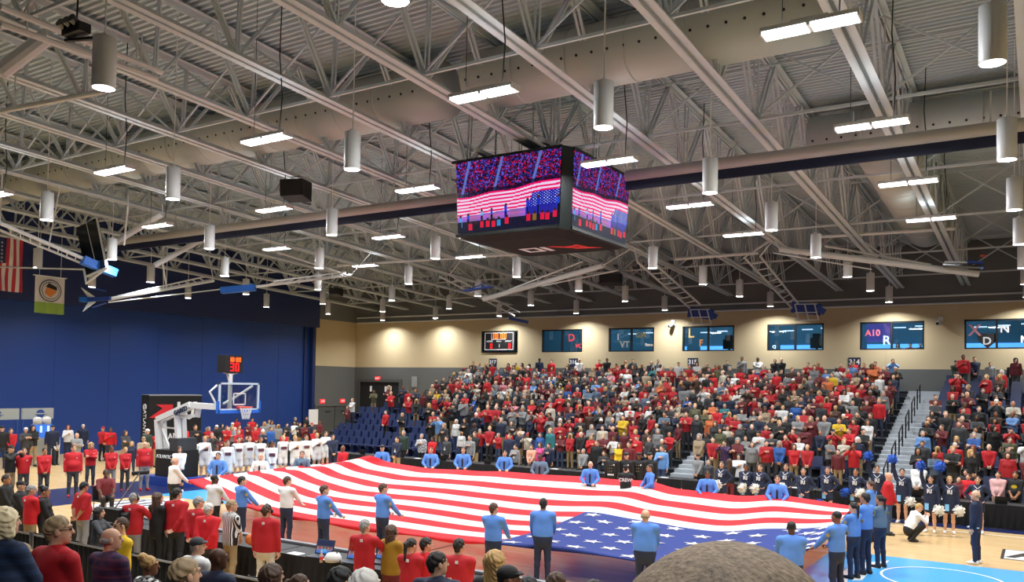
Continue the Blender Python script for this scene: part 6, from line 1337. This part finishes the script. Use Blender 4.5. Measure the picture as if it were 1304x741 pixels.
# people who stand out along the top row of the stand
for px, py, lab, sh, pn, h, hc, sk, po in ((965, 455, 'dark-skinned man in white long-sleeved top and blue shorts, top row', 'white', 'blue', 'short', 'black', 'dark', ('cross', 'cross')), (1241, 454, 'big man in navy sweater in the top row right of the stairs', 'navy', 'charcoal', 'short', 'brown', 'light', ('clasp', 'clasp')), (1217, 459, 'person in dark t-shirt with teal print, top row right of stairs', 'dark green', 'denim', 'cap', 'gray', 'light', ('clasp', 'clasp')), (1261, 462, 'boy in grey sweater, top row beside the big navy sweater', 'gray', 'denim', 'short', 'brown', 'light', ('down', 'down')), (1289, 468, 'man in black jacket, top row at the right edge', 'black', 'charcoal', 'balding', 'dark', 'light', ('down', 'down')), (945, 454, 'person in light grey top standing against the beige wall', 'gray', 'charcoal', 'short', 'black', 'brown', ('heart', 'down')), (926, 459, 'man in dark grey below the fourth window, top row', 'dark gray', 'black', 'short', 'dark', 'light', ('clasp', 'clasp')), (987, 457, 'man in black polo, left of two in the top row', 'black', 'black', 'short', 'dark', 'light', ('clasp', 'clasp')), (995, 456, 'bald man in black polo, right of two in the top row', 'black', 'black', 'none', 'dark', 'light', ('clasp', 'clasp')), (1137, 457, 'man in light blue shirt, top row left of the stairs', 'light blue', 'charcoal', 'short', 'brown', 'light', ('phone', 'phone')), (1087, 459, 'person in bright red below the sixth window sign', 'bright red', 'black', 'short', 'dark', 'tan', ('clasp', 'clasp')), (687, 456, 'tall person in navy hood against the wall right of sign 317', 'navy', 'black', 'short', 'black', 'dark', ('down', 'down')), (702, 458, 'person in red jersey right of the tall navy hood, top row', 'bright red', 'black', 'short', 'dark', 'light', ('down', 'down')), (738, 457, 'bald man in white shirt beside the sign 316', 'white', 'charcoal', 'none', 'gray', 'light', ('clasp', 'clasp')), (763, 458, 'person in orange-red shirt in the top row, arms crossed', 'bright red', 'black', 'short', 'brown', 'light', ('cross', 'cross')), (773, 456, 'man in black vest in the top row beside the orange-red shirt', 'black', 'charcoal', 'short', 'black', 'brown', ('clasp', 'clasp')), (806, 457, 'man in dark grey hood below the third window, top row', 'dark gray', 'black', 'short', 'dark', 'light', ('clasp', 'clasp')), (838, 458, 'woman in light grey, top row below the third window edge', 'gray', 'black', 'bun', 'dark', 'light', ('clasp', 'clasp'))):
    p = onY(px, py, 47.9); Hh = min(max(p.z-rowz(13), 1.5), 2.0); person(px, py, lab, sh, pn, (h, hc), sk, po, PI+.2, Hh, loc=Vector((p.x, 47.9, rowz(13))), hands='low', res=.036, cap='black', group='people in the top row of the stand')
for px, sh, lab in ((1143, 'gray', 'woman in grey seated behind the sixth window'), (1159, 'red', 'person in red seated behind the sixth window'), (1172, 'black', 'person in black seated behind the sixth window')):
    p = onY(px, 438, Y_SIDE+.9); person(px, 438, lab, sh, 'black', ('long' if 'woman' in lab else 'short', 'dark'), 'light', ('knee', 'knee'), PI, 1.75, loc=Vector((p.x, Y_SIDE+1.0, 5.62)), legs='sit', hands='low', res=.036, group='people behind the window')
    MB().box((-.22, -.3, 0), (.22, .15, .42)).build('stool', m_black, None, loc=(p.x, Y_SIDE+1.0, 5.6)); tag(bpy.context.scene.collection.objects[-1], 'black stool under the %s behind the window' % lab.split(' seated')[0], 'stool')
# a low platform for those who stand higher than the floor
# people at the far tables, standing behind them or in front
FT = [(506, 556, 'navy', 'short', 'dark', 'man in navy jacket and khaki trousers with a badge, before the tables', 29.4, 'khaki'), (514, 548, 'dark green', 'short', 'gray', 'man in dark green behind the navy jacket', 32.4, 'black'), (537, 552, 'gray', 'short', 'gray', 'person in black and white plaid shirt behind the far tables', 32.4, 'black'), (551, 556, 'bright red', 'short', 'black', 'dark-skinned boy in bright red hoodie behind the far tables', 32.3, 'black'), (569, 555, 'dark gray', 'short', 'dark', 'bearded man in dark grey coat with lanyard at the far tables', 32.3, 'black'), (599, 554, 'gray', 'short', 'black', 'boy in light grey hoodie at the far tables', 32.4, 'charcoal'), (605, 546, 'black', 'short', 'brown', 'tall man in black behind the grey-hooded boy', 33.2, 'khaki'), (649, 549, 'navy', 'short', 'brown', 'man in navy coat standing alone behind the far tables', 33.2, 'dark denim'), (656, 566, 'gray', 'bun', 'dark', 'woman in light grey jacket with lanyard at the far tables', 32.0, 'black'), (677, 566, 'peach', 'short', 'brown', 'man in peach shirt with lanyard at the far tables', 32.0, 'gray'), (688, 563, 'hot pink', 'long', 'brown', 'woman in magenta top right of the peach shirt', 32.7, 'black'), (699, 564, 'navy', 'short', 'dark', 'man in navy jacket right of the magenta top', 32.4, 'black'), (743, 571, 'gray', 'short', 'gray', 'grey-haired man in grey quarter-zip at the far tables', 32.0, 'charcoal'), (760, 560, 'black', 'short', 'brown', 'tall man in black left of the honour guard', 33.0, 'dark denim'), (769, 574, 'charcoal', 'short', 'dark', 'man in charcoal jacket with lanyard left of the honour guard', 32.0, 'black'), (789, 563, 'yellow', 'long', 'brown', 'woman in yellow and red above the honour guard', 33.2, 'black'), (801, 562, 'maroon', 'short', 'dark', 'bearded man in maroon above the honour guard', 33.0, 'black'), (843, 567, 'light blue', 'short', 'brown', 'man in light blue t-shirt right of the honour guard', 32.3, 'denim'), (889, 578, 'gray', 'cap', 'dark', 'man in grey jacket and dark cap at the far tables', 32.0, 'black'), (902, 586, 'dark gray', 'short', 'gray', 'grey-haired man bent behind the far tables', 31.9, 'black'), (941, 577, 'white', 'bob', 'black', 'person with black hair in white, back turned, among cheerleaders', 31.9, 'black')]
for i, (px, py, sh, h, hc, lab, Y, pn) in enumerate(FT):
    p = onY(px, py, Y); Hh = min(max(p.z, 1.45), 2.0); z0 = 0.
    o = person(px, py, lab, sh, pn, (h, hc), 'brown' if 'dark-skinned' in lab else 'light', [('clasp', 'clasp'), ('down', 'down'), ('heart', 'down')][i % 3], PI+.15*math.sin(i), Hh, loc=Vector((p.x, p.y, z0)), sex='f' if 'woman' in lab else 'm', group='people behind the far press tables', hands='low', res=.026, shirt_mat=M_PLAID if 'plaid' in lab else None)
    if 'lanyard' in lab or 'badge' in lab: badge(o, 0, 1.12, m_lan, .09, .14, 'lanyard_card'); MB().beam((0, .10, 1.43), (0, .145, 1.16), .02, .008, (0, 1, 0)).build('lanyard', m_lan, o)
# honour guard
for i, px in enumerate((780, 798, 814, 828)):
    o = person(px, 575, 'honour guard in black dress uniform and peaked cap, %s from the left' % ORD[i], 'black', 'black', ('peaked', 'dark'), 'light' if i not in (0, 2) else 'brown', ('down', 'down'), PI, 1.82, loc=None, cap='charcoal', group='honour guard in black dress uniforms')
    MB().beam((-.11, .0, .99), (.11, .0, .99), .30, .05).build('belt', m_lan, o) if i == 0 else None
    b = MB()
    for zz in (1.1, 1.2, 1.3): b.box((-.05, .13, zz), (-.025, .15, zz+.025)).box((.025, .13, zz), (.05, .15, zz+.025))
    stuff(b.build('button', m_patch, o)); badge(o, -.12, 1.33, m_lan, .05, .13, 'medal')
    o.location.y = 28.0+.25*i; p = onY(px, 575, o.location.y); o.location.x = p.x; s_ = p.z/1.78; o.scale = (s_, s_, s_)
o = person(797, 590, 'photographer in black shirt reading crew, back turned before the honour guard', 'black', 'black', ('cap', 'dark'), 'light', ('phone', 'phone'), 0., 1.7, cap='black', face=.0) if False else person(797, 592, 'photographer in black shirt reading crew, back turned before the honour guard', 'black', 'black', ('cap', 'dark'), 'light', ('phone', 'phone'), .35, 1.7, cap='black')
lettering('CREW', .15, m_lan, (0, -.155, 1.26), (1, 0, 0), (0, 0, 1), o, name='lettering', ext=.006, bold=.006); o.location = onZ(797, 592, 1.7); o.location.z = 0
person(929, 584, 'woman in black top and dark red trousers, back turned among the cheerleaders', 'black', 'maroon', ('long', 'brown'), 'light', ('clasp', 'clasp'), .2, 1.72, sex='f')
# cheerleaders
m_cw2 = mat('pom_white', 'efece2', .8, noise=.25, nscale=30, bump=.9); m_cb2 = mat('pom_blue', '2458b8', .7, noise=.35, nscale=30, bump=.9); m_lb = mat('skirt_light_blue', '7fc0ec', .7)
def pom_mesh(seed):
    r = np.random.default_rng(seed); b = MB()
    for k in range(120):
        d = r.normal(size=3); d /= np.linalg.norm(d); L_ = .15+.05*r.random(); t = np.cross(d, [0, 0, 1.]); t = t/(np.linalg.norm(t)+1e-6)*.016
        q_ = d*L_+np.array([0, 0, -.035]); b.add([tuple(d*.03-t), tuple(d*.03+t), tuple(q_+t), tuple(q_-t)], [(0, 1, 2, 3)])
    b.lathe([(0, -.12), (.085, -.085), (.12, 0), (.085, .085), (0, .12)], 12); return b
pw, pbm = pom_mesh(1).mesh('pompom', m_cw2), pom_mesh(1).mesh('pompom', m_cb2)
def pom(c, me, lab): tag(link('pompom', me, None, c, (random.random(), random.random(), random.random())), lab, 'pompom', 'cheerleader pompoms')
CL = [(919, 589, 'd', 'w', 'brown', 'light'), (950, 592, 'd', 'w', 'black', 'brown'), (968, 593, 'd', 'w', 'brown', 'light'), (1001, 592, 'd', 'w', 'brown', 'light'), (1023, 597, 'd', 'd', 'dark', 'light'), (1054, 596, 'd', 'd', 'brown', 'light'), (1090, 598, 'd', 'b', 'black', 'tan'), (1117, 594, 'r', 'n', 'brown', 'light'), (1149, 598, 'r', 'w', 'dark', 'light'), (1185, 607, 'r', 'w', 'dark', 'light'), (1209, 608, 'r', 'w', 'blond', 'light'), (1245, 608, 'h', 'n', 'brown', 'light')]
for i, (px, py, a, pm, hc, sk) in enumerate(CL):
    po = {'d': ('clasp', 'hip'), 'r': ('hip', 'raise') if px > 1130 else ('hip', 'raise'), 'h': ('hip', 'hip')}[a]
    if a == 'r': po = ('raise', 'down')
    o = person(px, py, 'cheerleader in navy uniform, %s from the left, %s' % (ORD[i], {'d': 'pompoms held low', 'r': 'one arm raised', 'h': 'hands on hips'}[a]), 'navy', 'navy', ('ponytail', hc), sk, po, PI+.15*math.sin(i*2), 1.68, sex='f', bottom='skirt', shoes='white', group='cheerleaders in navy uniforms', untuck=True)
    q_ = onZ(px, py, 1.68); y = min(q_.y, 29.75) if px > 900 else q_.y; p = onY(px, py, y); s_ = p.z/1.70; o.location = (p.x, y, 0); o.scale = (s_, s_, s_)
    lettering('RI', .17, m_lan, (0.0, .158, 1.27), (-1, 0, 0), (0, 0, 1), o, ext=.006, bold=.006)
    MB().beam((.07, .155, .90), (.07, .165, .70), .11, .012, (0, 1, 0)).build('skirt_panel', m_lb, o)
    b = MB(); b.beam((-.09, .07, 1.45), (0, .13, 1.36), .025, .012).beam((.09, .07, 1.45), (0, .13, 1.36), .025, .012).build('collar_trim', m_lan, o)
    c = Vector(o.location); rz = o.rotation_euler.z; R3 = Matrix.Rotation(rz, 3, 'Z')
    hand = lambda v: c+R3 @ Vector(v)*s_
    if a == 'r':
        pom(hand((.25, .12, 2.05)), pbm, 'blue pompom raised overhead by the %s cheerleader from the left' % ORD[i])
        if pm == 'w': pom(hand((-.28, .12, .74)), pw, 'white pompom hanging beside the %s cheerleader from the left' % ORD[i])
    elif a == 'd':
        if pm == 'w': pom(hand((.05, .27, .98)), pw, 'white pompom held in front of the %s cheerleader from the left' % ORD[i])
        if pm == 'b': pom(hand((-.22, .22, 1.0)), pw, 'white pompom at the waist of the %s cheerleader from the left' % ORD[i]); pom(hand((.25, .20, .98)), pbm, 'blue pompom at the waist of the %s cheerleader from the left' % ORD[i])
        if pm == 'd': pom(hand((.2, .25, .55)), pbm, 'blue pompom low at the skirt of the %s cheerleader from the left' % ORD[i])
# others at the right
p = person(1155, 638, 'blond woman in white sweater and black trousers crouching with a phone', 'white', 'black', ('short', 'blond'), 'light', ('phone', 'phone'), -1.0, 1.7, legs='crouch', lean=.42, sex='f', fat=1.1, loc=Vector((0, 0, 0)))
q_ = onZ(1157, 690, 0); p.location = (q_.x, q_.y+.1, 0)
MB().beam((.0, .34, 1.05), (.0, .38, 1.18), .08, .012).build('phone', m_black, p)
p = person(1243, 624, 'balding man in navy jacket standing alone at the right, looking left', 'navy', 'navy', ('balding', 'ash'), 'light', ('down', 'down'), PI*.42, 1.82, shoes='white', head=(.35, 0)); MB().beam((-.16, .02, .875), (.16, .02, .875), .25, .025).build('shirt_hem', m_lan, p)
person(1131, 601, 'bald man in red sweater and jeans leaning right behind the officers', 'red', 'denim', ('none', 'gray'), 'light', ('clasp', 'hip'), PI*1.6, 1.85, fat=1.15)
for px, py, lab, sh, h, hc, Y in ((1271, 600, 'man in pink checked shirt with headset behind the right tables', 'blush', 'short', 'dark', 31.9), (1293, 600, 'bearded man in black t-shirt with yellow print behind the right tables', 'black', 'short', 'dark', 31.9), (1233, 603, 'person in red behind the hands-on-hips cheerleader', 'bright red', 'short', 'brown', 32.0), (1221, 612, 'bald man bent over the right tables', 'maroon', 'none', 'gray', 32.0), (1230, 597, 'woman with dark hair behind the right tables', 'black', 'long', 'dark', 32.6), (1170, 588, 'man in white jacket and red cap at the stair foot', 'white', 'cap', 'gray', 32.5)):
    p = onY(px, py, Y); Hh = min(max(p.z, 1.4), 1.9); o = person(px, py, lab, sh, 'tan' if 'pink' in lab else 'black', (h, hc), 'tan' if 'bearded' in lab else 'light', ('clasp', 'clasp'), PI-.2, Hh, loc=Vector((p.x, p.y, 0)), cap='red', fat=1.12, hands='low', res=.026, sleeve='short' if 't-shirt' in lab else 'long')
    if 'yellow print' in lab: flat([[(.09*math.cos(2*PI*k/16), .06*math.sin(2*PI*k/16)) for k in range(16)]], mat('print_yellow', 'd8b818', .7), (0, .165, 1.25), (-1, 0, 0), (0, 0, 1), 'shirt_print', o, .006)
# near press row
G = 'red-shirted staff along the near press row'
NP = [(40, 617, 'man in orange-red pullover with grey hair at the left press row', dict(shirt='bright red', pants='khaki', hair=('short', 'gray'), face=-.9, pose=('clasp', 'clasp'))), (107, 613, 'bearded man in red polo with hands clasped behind his back', dict(shirt='red', pants='gray', hair=('short', 'black'), skin='tan', face=-.9, pose=('behind', 'behind'), sleeve='short', fat=1.12, head=(0, -.25))), (171, 627, 'grey-haired man in red fleece with a headset, back turned', dict(shirt='red', pants='gray', hair=('short', 'gray'), face=-.3, pose=('type', 'type'), fat=1.12)),
 (226, 621, 'tall man in red pullover with dark grey hair, back turned', dict(shirt='red', pants='charcoal', hair=('short', 'dark'), face=-.25, pose=('behind', 'down'), fat=1.12, H=1.85)), (253, 632, 'grey-haired man in red pullover second from the referee, glasses', dict(shirt='red', pants='charcoal', hair=('short', 'gray'), face=-.6, pose=('behind', 'behind'), fat=1.1, H=1.78)), (266, 640, 'white-haired man in red pullover next to the referee', dict(shirt='bright red', pants='charcoal', hair=('short', 'white'), face=-.25, pose=('behind', 'behind'), fat=1.1, H=1.76)),
 (340, 642, 'stocky man in red pullover with headset and pale trousers', dict(shirt='red', pants='cream', hair=('short', 'brown'), face=-.2, pose=('down', 'down'), fat=1.2, H=1.8)), (465, 661, 'grey-haired man in red pullover at the laptops, back turned', dict(shirt='red', pants='charcoal', hair=('short', 'gray'), face=-.35, pose=('type', 'type'), H=1.8)), (585, 685, 'balding dark-haired man in red pullover, back turned, bottom centre', dict(shirt='red', pants='black', hair=('short', 'dark'), face=-.25, pose=('clasp', 'clasp'), fat=1.12, H=1.8)), (543, 684, 'dark-haired man in red half hidden between two others', dict(shirt='bright red', pants='black', hair=('short', 'dark'), face=-.9, pose=('clasp', 'clasp'), H=1.72)), (524, 685, 'woman in red pullover with a dark ponytail', dict(shirt='red', pants='black', sex='f', hair=('ponytail', 'dark'), face=-.5, pose=('clasp', 'clasp'), H=1.72))]
for px, py, lab, kw in NP:
    k = dict(group=G); k.update(kw); f_ = k['face']; k['face'] = f_*.5+.5; k.setdefault('head', (max(-.6, f_*.45-.15), 0)); o = person(px, py, lab, **k)
    back_mark(o)
    if 'glasses' in lab: glasses(o)
    if 'headset' in lab: MB().tube([(-.085, .02, 1.62), (-.07, .0, 1.72), (0, .0, 1.76), (.07, .0, 1.72), (.085, .02, 1.62)], .012, 6).tube([(.085, -.01, 1.62), (.10, .02, 1.62)], .04, 10).tube([(-.085, -.01, 1.62), (-.10, .02, 1.62)], .04, 10).build('headset', m_black, o)
o = person(295, 636, 'referee in black and white striped shirt holding an orange ball', 'white', 'khaki', ('short', 'ash'), 'light', ('clasp', 'clasp'), -.15, 1.78, sleeve='short', shirt_mat=M_REF, head=(-.5, 0), fat=1.08); c = Vector(o.location)
bl = tag(MB().lathe([(.12*math.sin(PI*k/12), -.12*math.cos(PI*k/12)) for k in range(13)], 20).build('basketball', mat('ball_orange', 'c8682c', .5), None, True, (c.x+.36, c.y+.22, .98)), 'orange basketball held by the striped referee', 'ball')
o = person(499, 668, 'woman in mustard quilted vest over red sleeves with headset and glasses', 'mustard', 'maroon', ('long', 'brown'), 'light', ('clasp', 'clasp'), .05, 1.7, sex='f', fat=1.1, head=(-.7, 0))
glasses(o); MB().tube([(.06, .08, 1.56), (.03, .14, 1.53)], .008, 5).tube([(.07, -.0, 1.60), (.095, 0, 1.60)], .035, 10).build('headset', m_black, o)
person(201, 627, 'woman in black coat with very long brown hair between the red staff', 'black', 'black', ('long', 'brown'), 'light', ('clasp', 'clasp'), .1, 1.74, sex='f', head=(-.5, 0))
person(8, 604, 'man in black jacket cut by the left edge of the press row', 'black', 'black', ('short', 'dark'), 'tan', ('clasp', 'clasp'), -1.0, 1.75)
person(26, 611, 'man in black cap and black jacket at the left press row', 'black', 'black', ('cap', 'dark'), 'light', ('clasp', 'clasp'), -.9, 1.7)
person(57, 618, 'dark-haired woman in black top behind the orange-red pullover', 'black', 'black', ('bun', 'black'), 'tan', ('clasp', 'clasp'), -.8, 1.7, sex='f')
person(14, 566, 'camera operator in black with khaki trousers beside the red staff', 'black', 'khaki', ('cap', 'dark'), 'light', ('phone', 'phone'), -1.2, 1.85)
o = person(135, 600, 'dark-skinned player in grey and red jersey sitting by the baseline', 'maroon', 'black', ('short', 'black'), 'dark', ('knee', 'knee'), FR-.4, 1.8, legs='sit', loc=Vector((0, 0, 0)), sleeve='short'); q_ = onZ(135, 600, 1.32); o.location = (q_.x, q_.y, 0)
st_ = tag(empty('sideline_chair', (q_.x-.05, q_.y, 0)), 'black chair under the sitting player in the grey jersey', 'chair'); MB().box((-.25, -.22, .38), (.2, .22, .42)).build('seat', m_black, st_); MB().box((-.29, -.22, .42), (-.25, .22, .85)).build('backrest', m_black, st_)
for sx in (-.22, .17):
    for sy in (-.2, .2): MB().beam((sx, sy, 0), (sx, sy, .38), .03, .03).build('leg', m_chrome, st_)
person(126, 645, 'woman in grey jacket with long dark hair beside the boom microphone camera', 'dark gray', 'black', ('long', 'dark'), 'light', ('type', 'type'), -.9, 1.62, sex='f', z0=0)
# broadcast camera with long boom microphone
c = onZ(146, 655, 1.25); o = tag(empty('broadcast_camera', (c.x, c.y, 0)), 'black shoulder camera with a long boom microphone at the near press row', 'camera'); MB().box((-.3, -.12, 1.1), (.3, .12, 1.38)).build('body', m_black, o); MB().tube([(.3, 0, 1.24), (.52, .03, 1.24)], [.09, .11], 12).build('lens', m_black, o)
e_ = onZ(178, 602, 1.9); MB().tube([(0, 0, 1.38), (e_.x-c.x, e_.y-c.y, 1.9)], .018, 6).tube([(e_.x-c.x-.2, e_.y-c.y-.06, 1.88), (e_.x-c.x+.2, e_.y-c.y+.1, 1.92)], .05, 8).build('boom_microphone', m_black, o)
for a in (0, 2.1, 4.2): MB().tube([(0, 0, 1.1), (.45*math.cos(a), .45*math.sin(a), 0)], .02, 6).build('leg', m_black, o)
# ================================================================== SPECTATORS IN THE NEAR STAND, IN FRONT OF THE CAMERA
m_puff = mat('navy_puffer', '1c2c48', .45, noise=.1, nscale=4)
def fore(px, py, D, lab, **kw):
    p = onD(px, py, D); zf = nearz(p.y) if p.y < 8.3 else 0.; Hh = p.z-zf
    Hh = min(max(Hh, 1.45), 1.95); kw.setdefault('face', -.5)
    loc = Vector((p.x, p.y, p.z-Hh*1.0)); z = max(loc.z, 0)
    f_ = kw['face']
    if f_ < 0: kw['face'] = f_*.5+.45; kw['head'] = (max(-.75, f_*.8-.1), 0)
    return person(px, py, lab, H=Hh*.99, loc=Vector((p.x, p.y, zf if abs(loc.z-zf) < .12 else loc.z)), group='spectators in the near stand', **kw)
P_S = stripe_mat('puffer_bands', '1b2b47', '24385a', 3.2, 'Z')
fore(6, 643, 6.0, 'woman with white-blond bob and navy quilted jacket, bottom left corner', sex='f', hair=('bob', 'platinum'), shirt='navy', pants='black', pose=('heart', 'down'), fat=1.15, shirt_mat=P_S, face=-.4)
o = fore(74, 654, 6.6, 'man with glasses in red fleece looking right, near stand', hair=('short', 'ash'), shirt='red', pants='khaki', pose=('clasp', 'clasp'), fat=1.12, face=-.75, head=(-.25, 0)); glasses(o)
fore(141, 670, 7.2, 'grey-haired man in purple plaid jacket looking right, near stand', hair=('balding', 'gray'), shirt='purple', pants='charcoal', pose=('clasp', 'clasp'), fat=1.1, face=-.7, shirt_mat=M_PURP, head=(-.2, 0))
fore(190, 706, 8.6, 'dark-skinned woman with blond updo and checked top, near stand', sex='f', hair=('bun', 'blond'), skin='brown', shirt='white', pose=('clasp', 'clasp'), face=-.9, shirt_mat=M_CHECK)
fore(251, 687, 9.6, 'man in grey cap and white shirt, near stand', hair=('cap', 'gray'), cap='dark gray', shirt='white', pants='khaki', pose=('clasp', 'clasp'), face=-.8, fat=1.1)
fore(277, 695, 7.6, 'bald dark-skinned man in navy jacket, near stand', hair=('none', 'black'), skin='dark', shirt='navy', pants='charcoal', pose=('clasp', 'clasp'), face=-.7, fat=1.08)
fore(235, 725, 4.8, 'grey-brown head of hair at the bottom edge, right of the updo', hair=('short', 'ash'), shirt='charcoal', face=-.4)
fore(465, 720, 4.4, 'white-haired head at the bottom edge below the red pullover', hair=('short', 'white'), shirt='cream', face=-.3)
fore(434, 718, 5.6, 'dark-haired head at the bottom edge beside the white-haired one', hair=('short', 'black'), shirt='black', skin='tan', face=-.4)
o = fore(558, 700, 8.0, 'dark-haired man in navy hooded jacket clapping, bottom centre', hair=('short', 'dark'), shirt='navy', pants='denim', pose=('clap', 'clap'), face=.35, hood=True, head=(-.9, 0))
fore(632, 698, 8.6, 'woman with long straight blond hair and black top, bottom centre', sex='f', hair=('long', 'blond'), shirt='black', face=-.5)
fore(647, 718, 7.2, 'dark-skinned man in black flat-brim cap at the bottom edge', hair=('cap', 'black'), skin='brown', cap='black', shirt='black', face=-1.0)
fore(674, 731, 7.6, 'black-haired head at the bottom edge right of the flat-brim cap', hair=('short', 'black'), skin='tan', shirt='charcoal', face=-.3)
fore(709, 725, 7.0, 'brown curly-haired head at the bottom edge under the broad officer', hair=('short', 'brown'), shirt='gray', face=-.2)
fore(757, 735, 7.6, 'dark head just showing at the bottom edge left of the big head', hair=('short', 'dark'), shirt='black', face=-.2)
fore(347, 715, 6.8, 'woman with loose brown hair at the bottom edge under the headset man', sex='f', hair=('long', 'brown'), shirt='black', face=-.4)
fore(382, 729, 7.6, 'woman with brown hair tied back at the bottom edge', sex='f', hair=('ponytail', 'brown'), shirt='black', face=-.8)
fore(52, 698, 8.6, 'person in red cap half hidden left of the red fleece', hair=('cap', 'brown'), cap='bright red', shirt='red', face=-.9)
fore(28, 690, 7.8, 'woman with brown hair half hidden behind the navy quilted jacket', sex='f', hair=('bob', 'ash'), shirt='brown', face=-.6)
o = fore(155, 657, 10.4, 'boy with brown hair in yellow and black jacket, near press row', hair=('short', 'brown'), shirt='yellow', pants='black', pose=('clasp', 'clasp'), face=PI*.95, fat=1.0)
# the close-cropped head right in front of the camera
V, F_, R, M = figure(('down', 'down'), 'stand', 'm', 1.1, 'long', 'pants', .02, (0, .12), 0., 'mid', True, False, .0085)
me = pymesh('person', V, F_, R); top = V[:, 2].max()
p = onD(938, 684, .60); s_ = 1.0; zf = nearz(p.y)
o = link('person', me, None, (p.x, p.y-.02, p.z-top*s_-.005), (0, 0, -.25)); o.scale = (s_, s_, s_)
cset(o, skin=SKINS['light'], shirt=CLOTH['charcoal'], pants=CLOTH['dark denim'], shoes=CLOTH['black'], hair='8d7a62', extra=CLOTH['black'])
hs = hair_me('shaved', .006).copy(); mh = bpy.data.materials.new('stubble_hair'); mh.use_nodes = True; nt = mh.node_tree; bb = nt.nodes['Principled BSDF']; bb.inputs['Roughness'].default_value = .75
tc = nt.nodes.new('ShaderNodeTexCoord'); n1 = nt.nodes.new('ShaderNodeTexNoise'); n1.inputs['Scale'].default_value = 260; n1.inputs['Detail'].default_value = 5; n2 = nt.nodes.new('ShaderNodeTexNoise'); n2.inputs['Scale'].default_value = 16; n2.inputs['Detail'].default_value = 3
mp = nt.nodes.new('ShaderNodeMapping'); mp.inputs['Scale'].default_value = (1, 1, .35); r1 = nt.nodes.new('ShaderNodeValToRGB'); r1.color_ramp.elements[0].position = .32; r1.color_ramp.elements[1].position = .68; r1.color_ramp.elements[0].color = rgba('4d4133'); r1.color_ramp.elements[1].color = rgba('a8937a')
mx = nt.nodes.new('ShaderNodeMath'); mx.operation = 'MULTIPLY_ADD'; mx.inputs[1].default_value = .55; m2 = nt.nodes.new('ShaderNodeMath'); m2.operation = 'MULTIPLY'; m2.inputs[1].default_value = .45
for n_ in (mp, n2): nt.links.new(tc.outputs['Object'], n_.inputs[0])
nt.links.new(mp.outputs[0], n1.inputs[0]); nt.links.new(n2.outputs['Fac'], m2.inputs[0]); nt.links.new(n1.outputs['Fac'], mx.inputs[0]); nt.links.new(m2.outputs[0], mx.inputs[2]); nt.links.new(mx.outputs[0], r1.inputs[0]); nt.links.new(r1.outputs[0], bb.inputs['Base Color'])
bp = nt.nodes.new('ShaderNodeBump'); bp.inputs['Strength'].default_value = .6; bp.inputs['Distance'].default_value = .003; nt.links.new(n1.outputs['Fac'], bp.inputs['Height']); nt.links.new(bp.outputs[0], bb.inputs['Normal'])
hs.materials[HAIR] = mh; hm = link('hair', hs, o); hm.matrix_local = M; cset(hm, skin=SKINS['light'], shirt=CLOTH['charcoal'], pants=CLOTH['black'], shoes=CLOTH['black'], hair='8a7a66', extra=CLOTH['black'])
tag(o, 'close-cropped grey-brown head directly in front of the camera at the bottom edge', 'person')
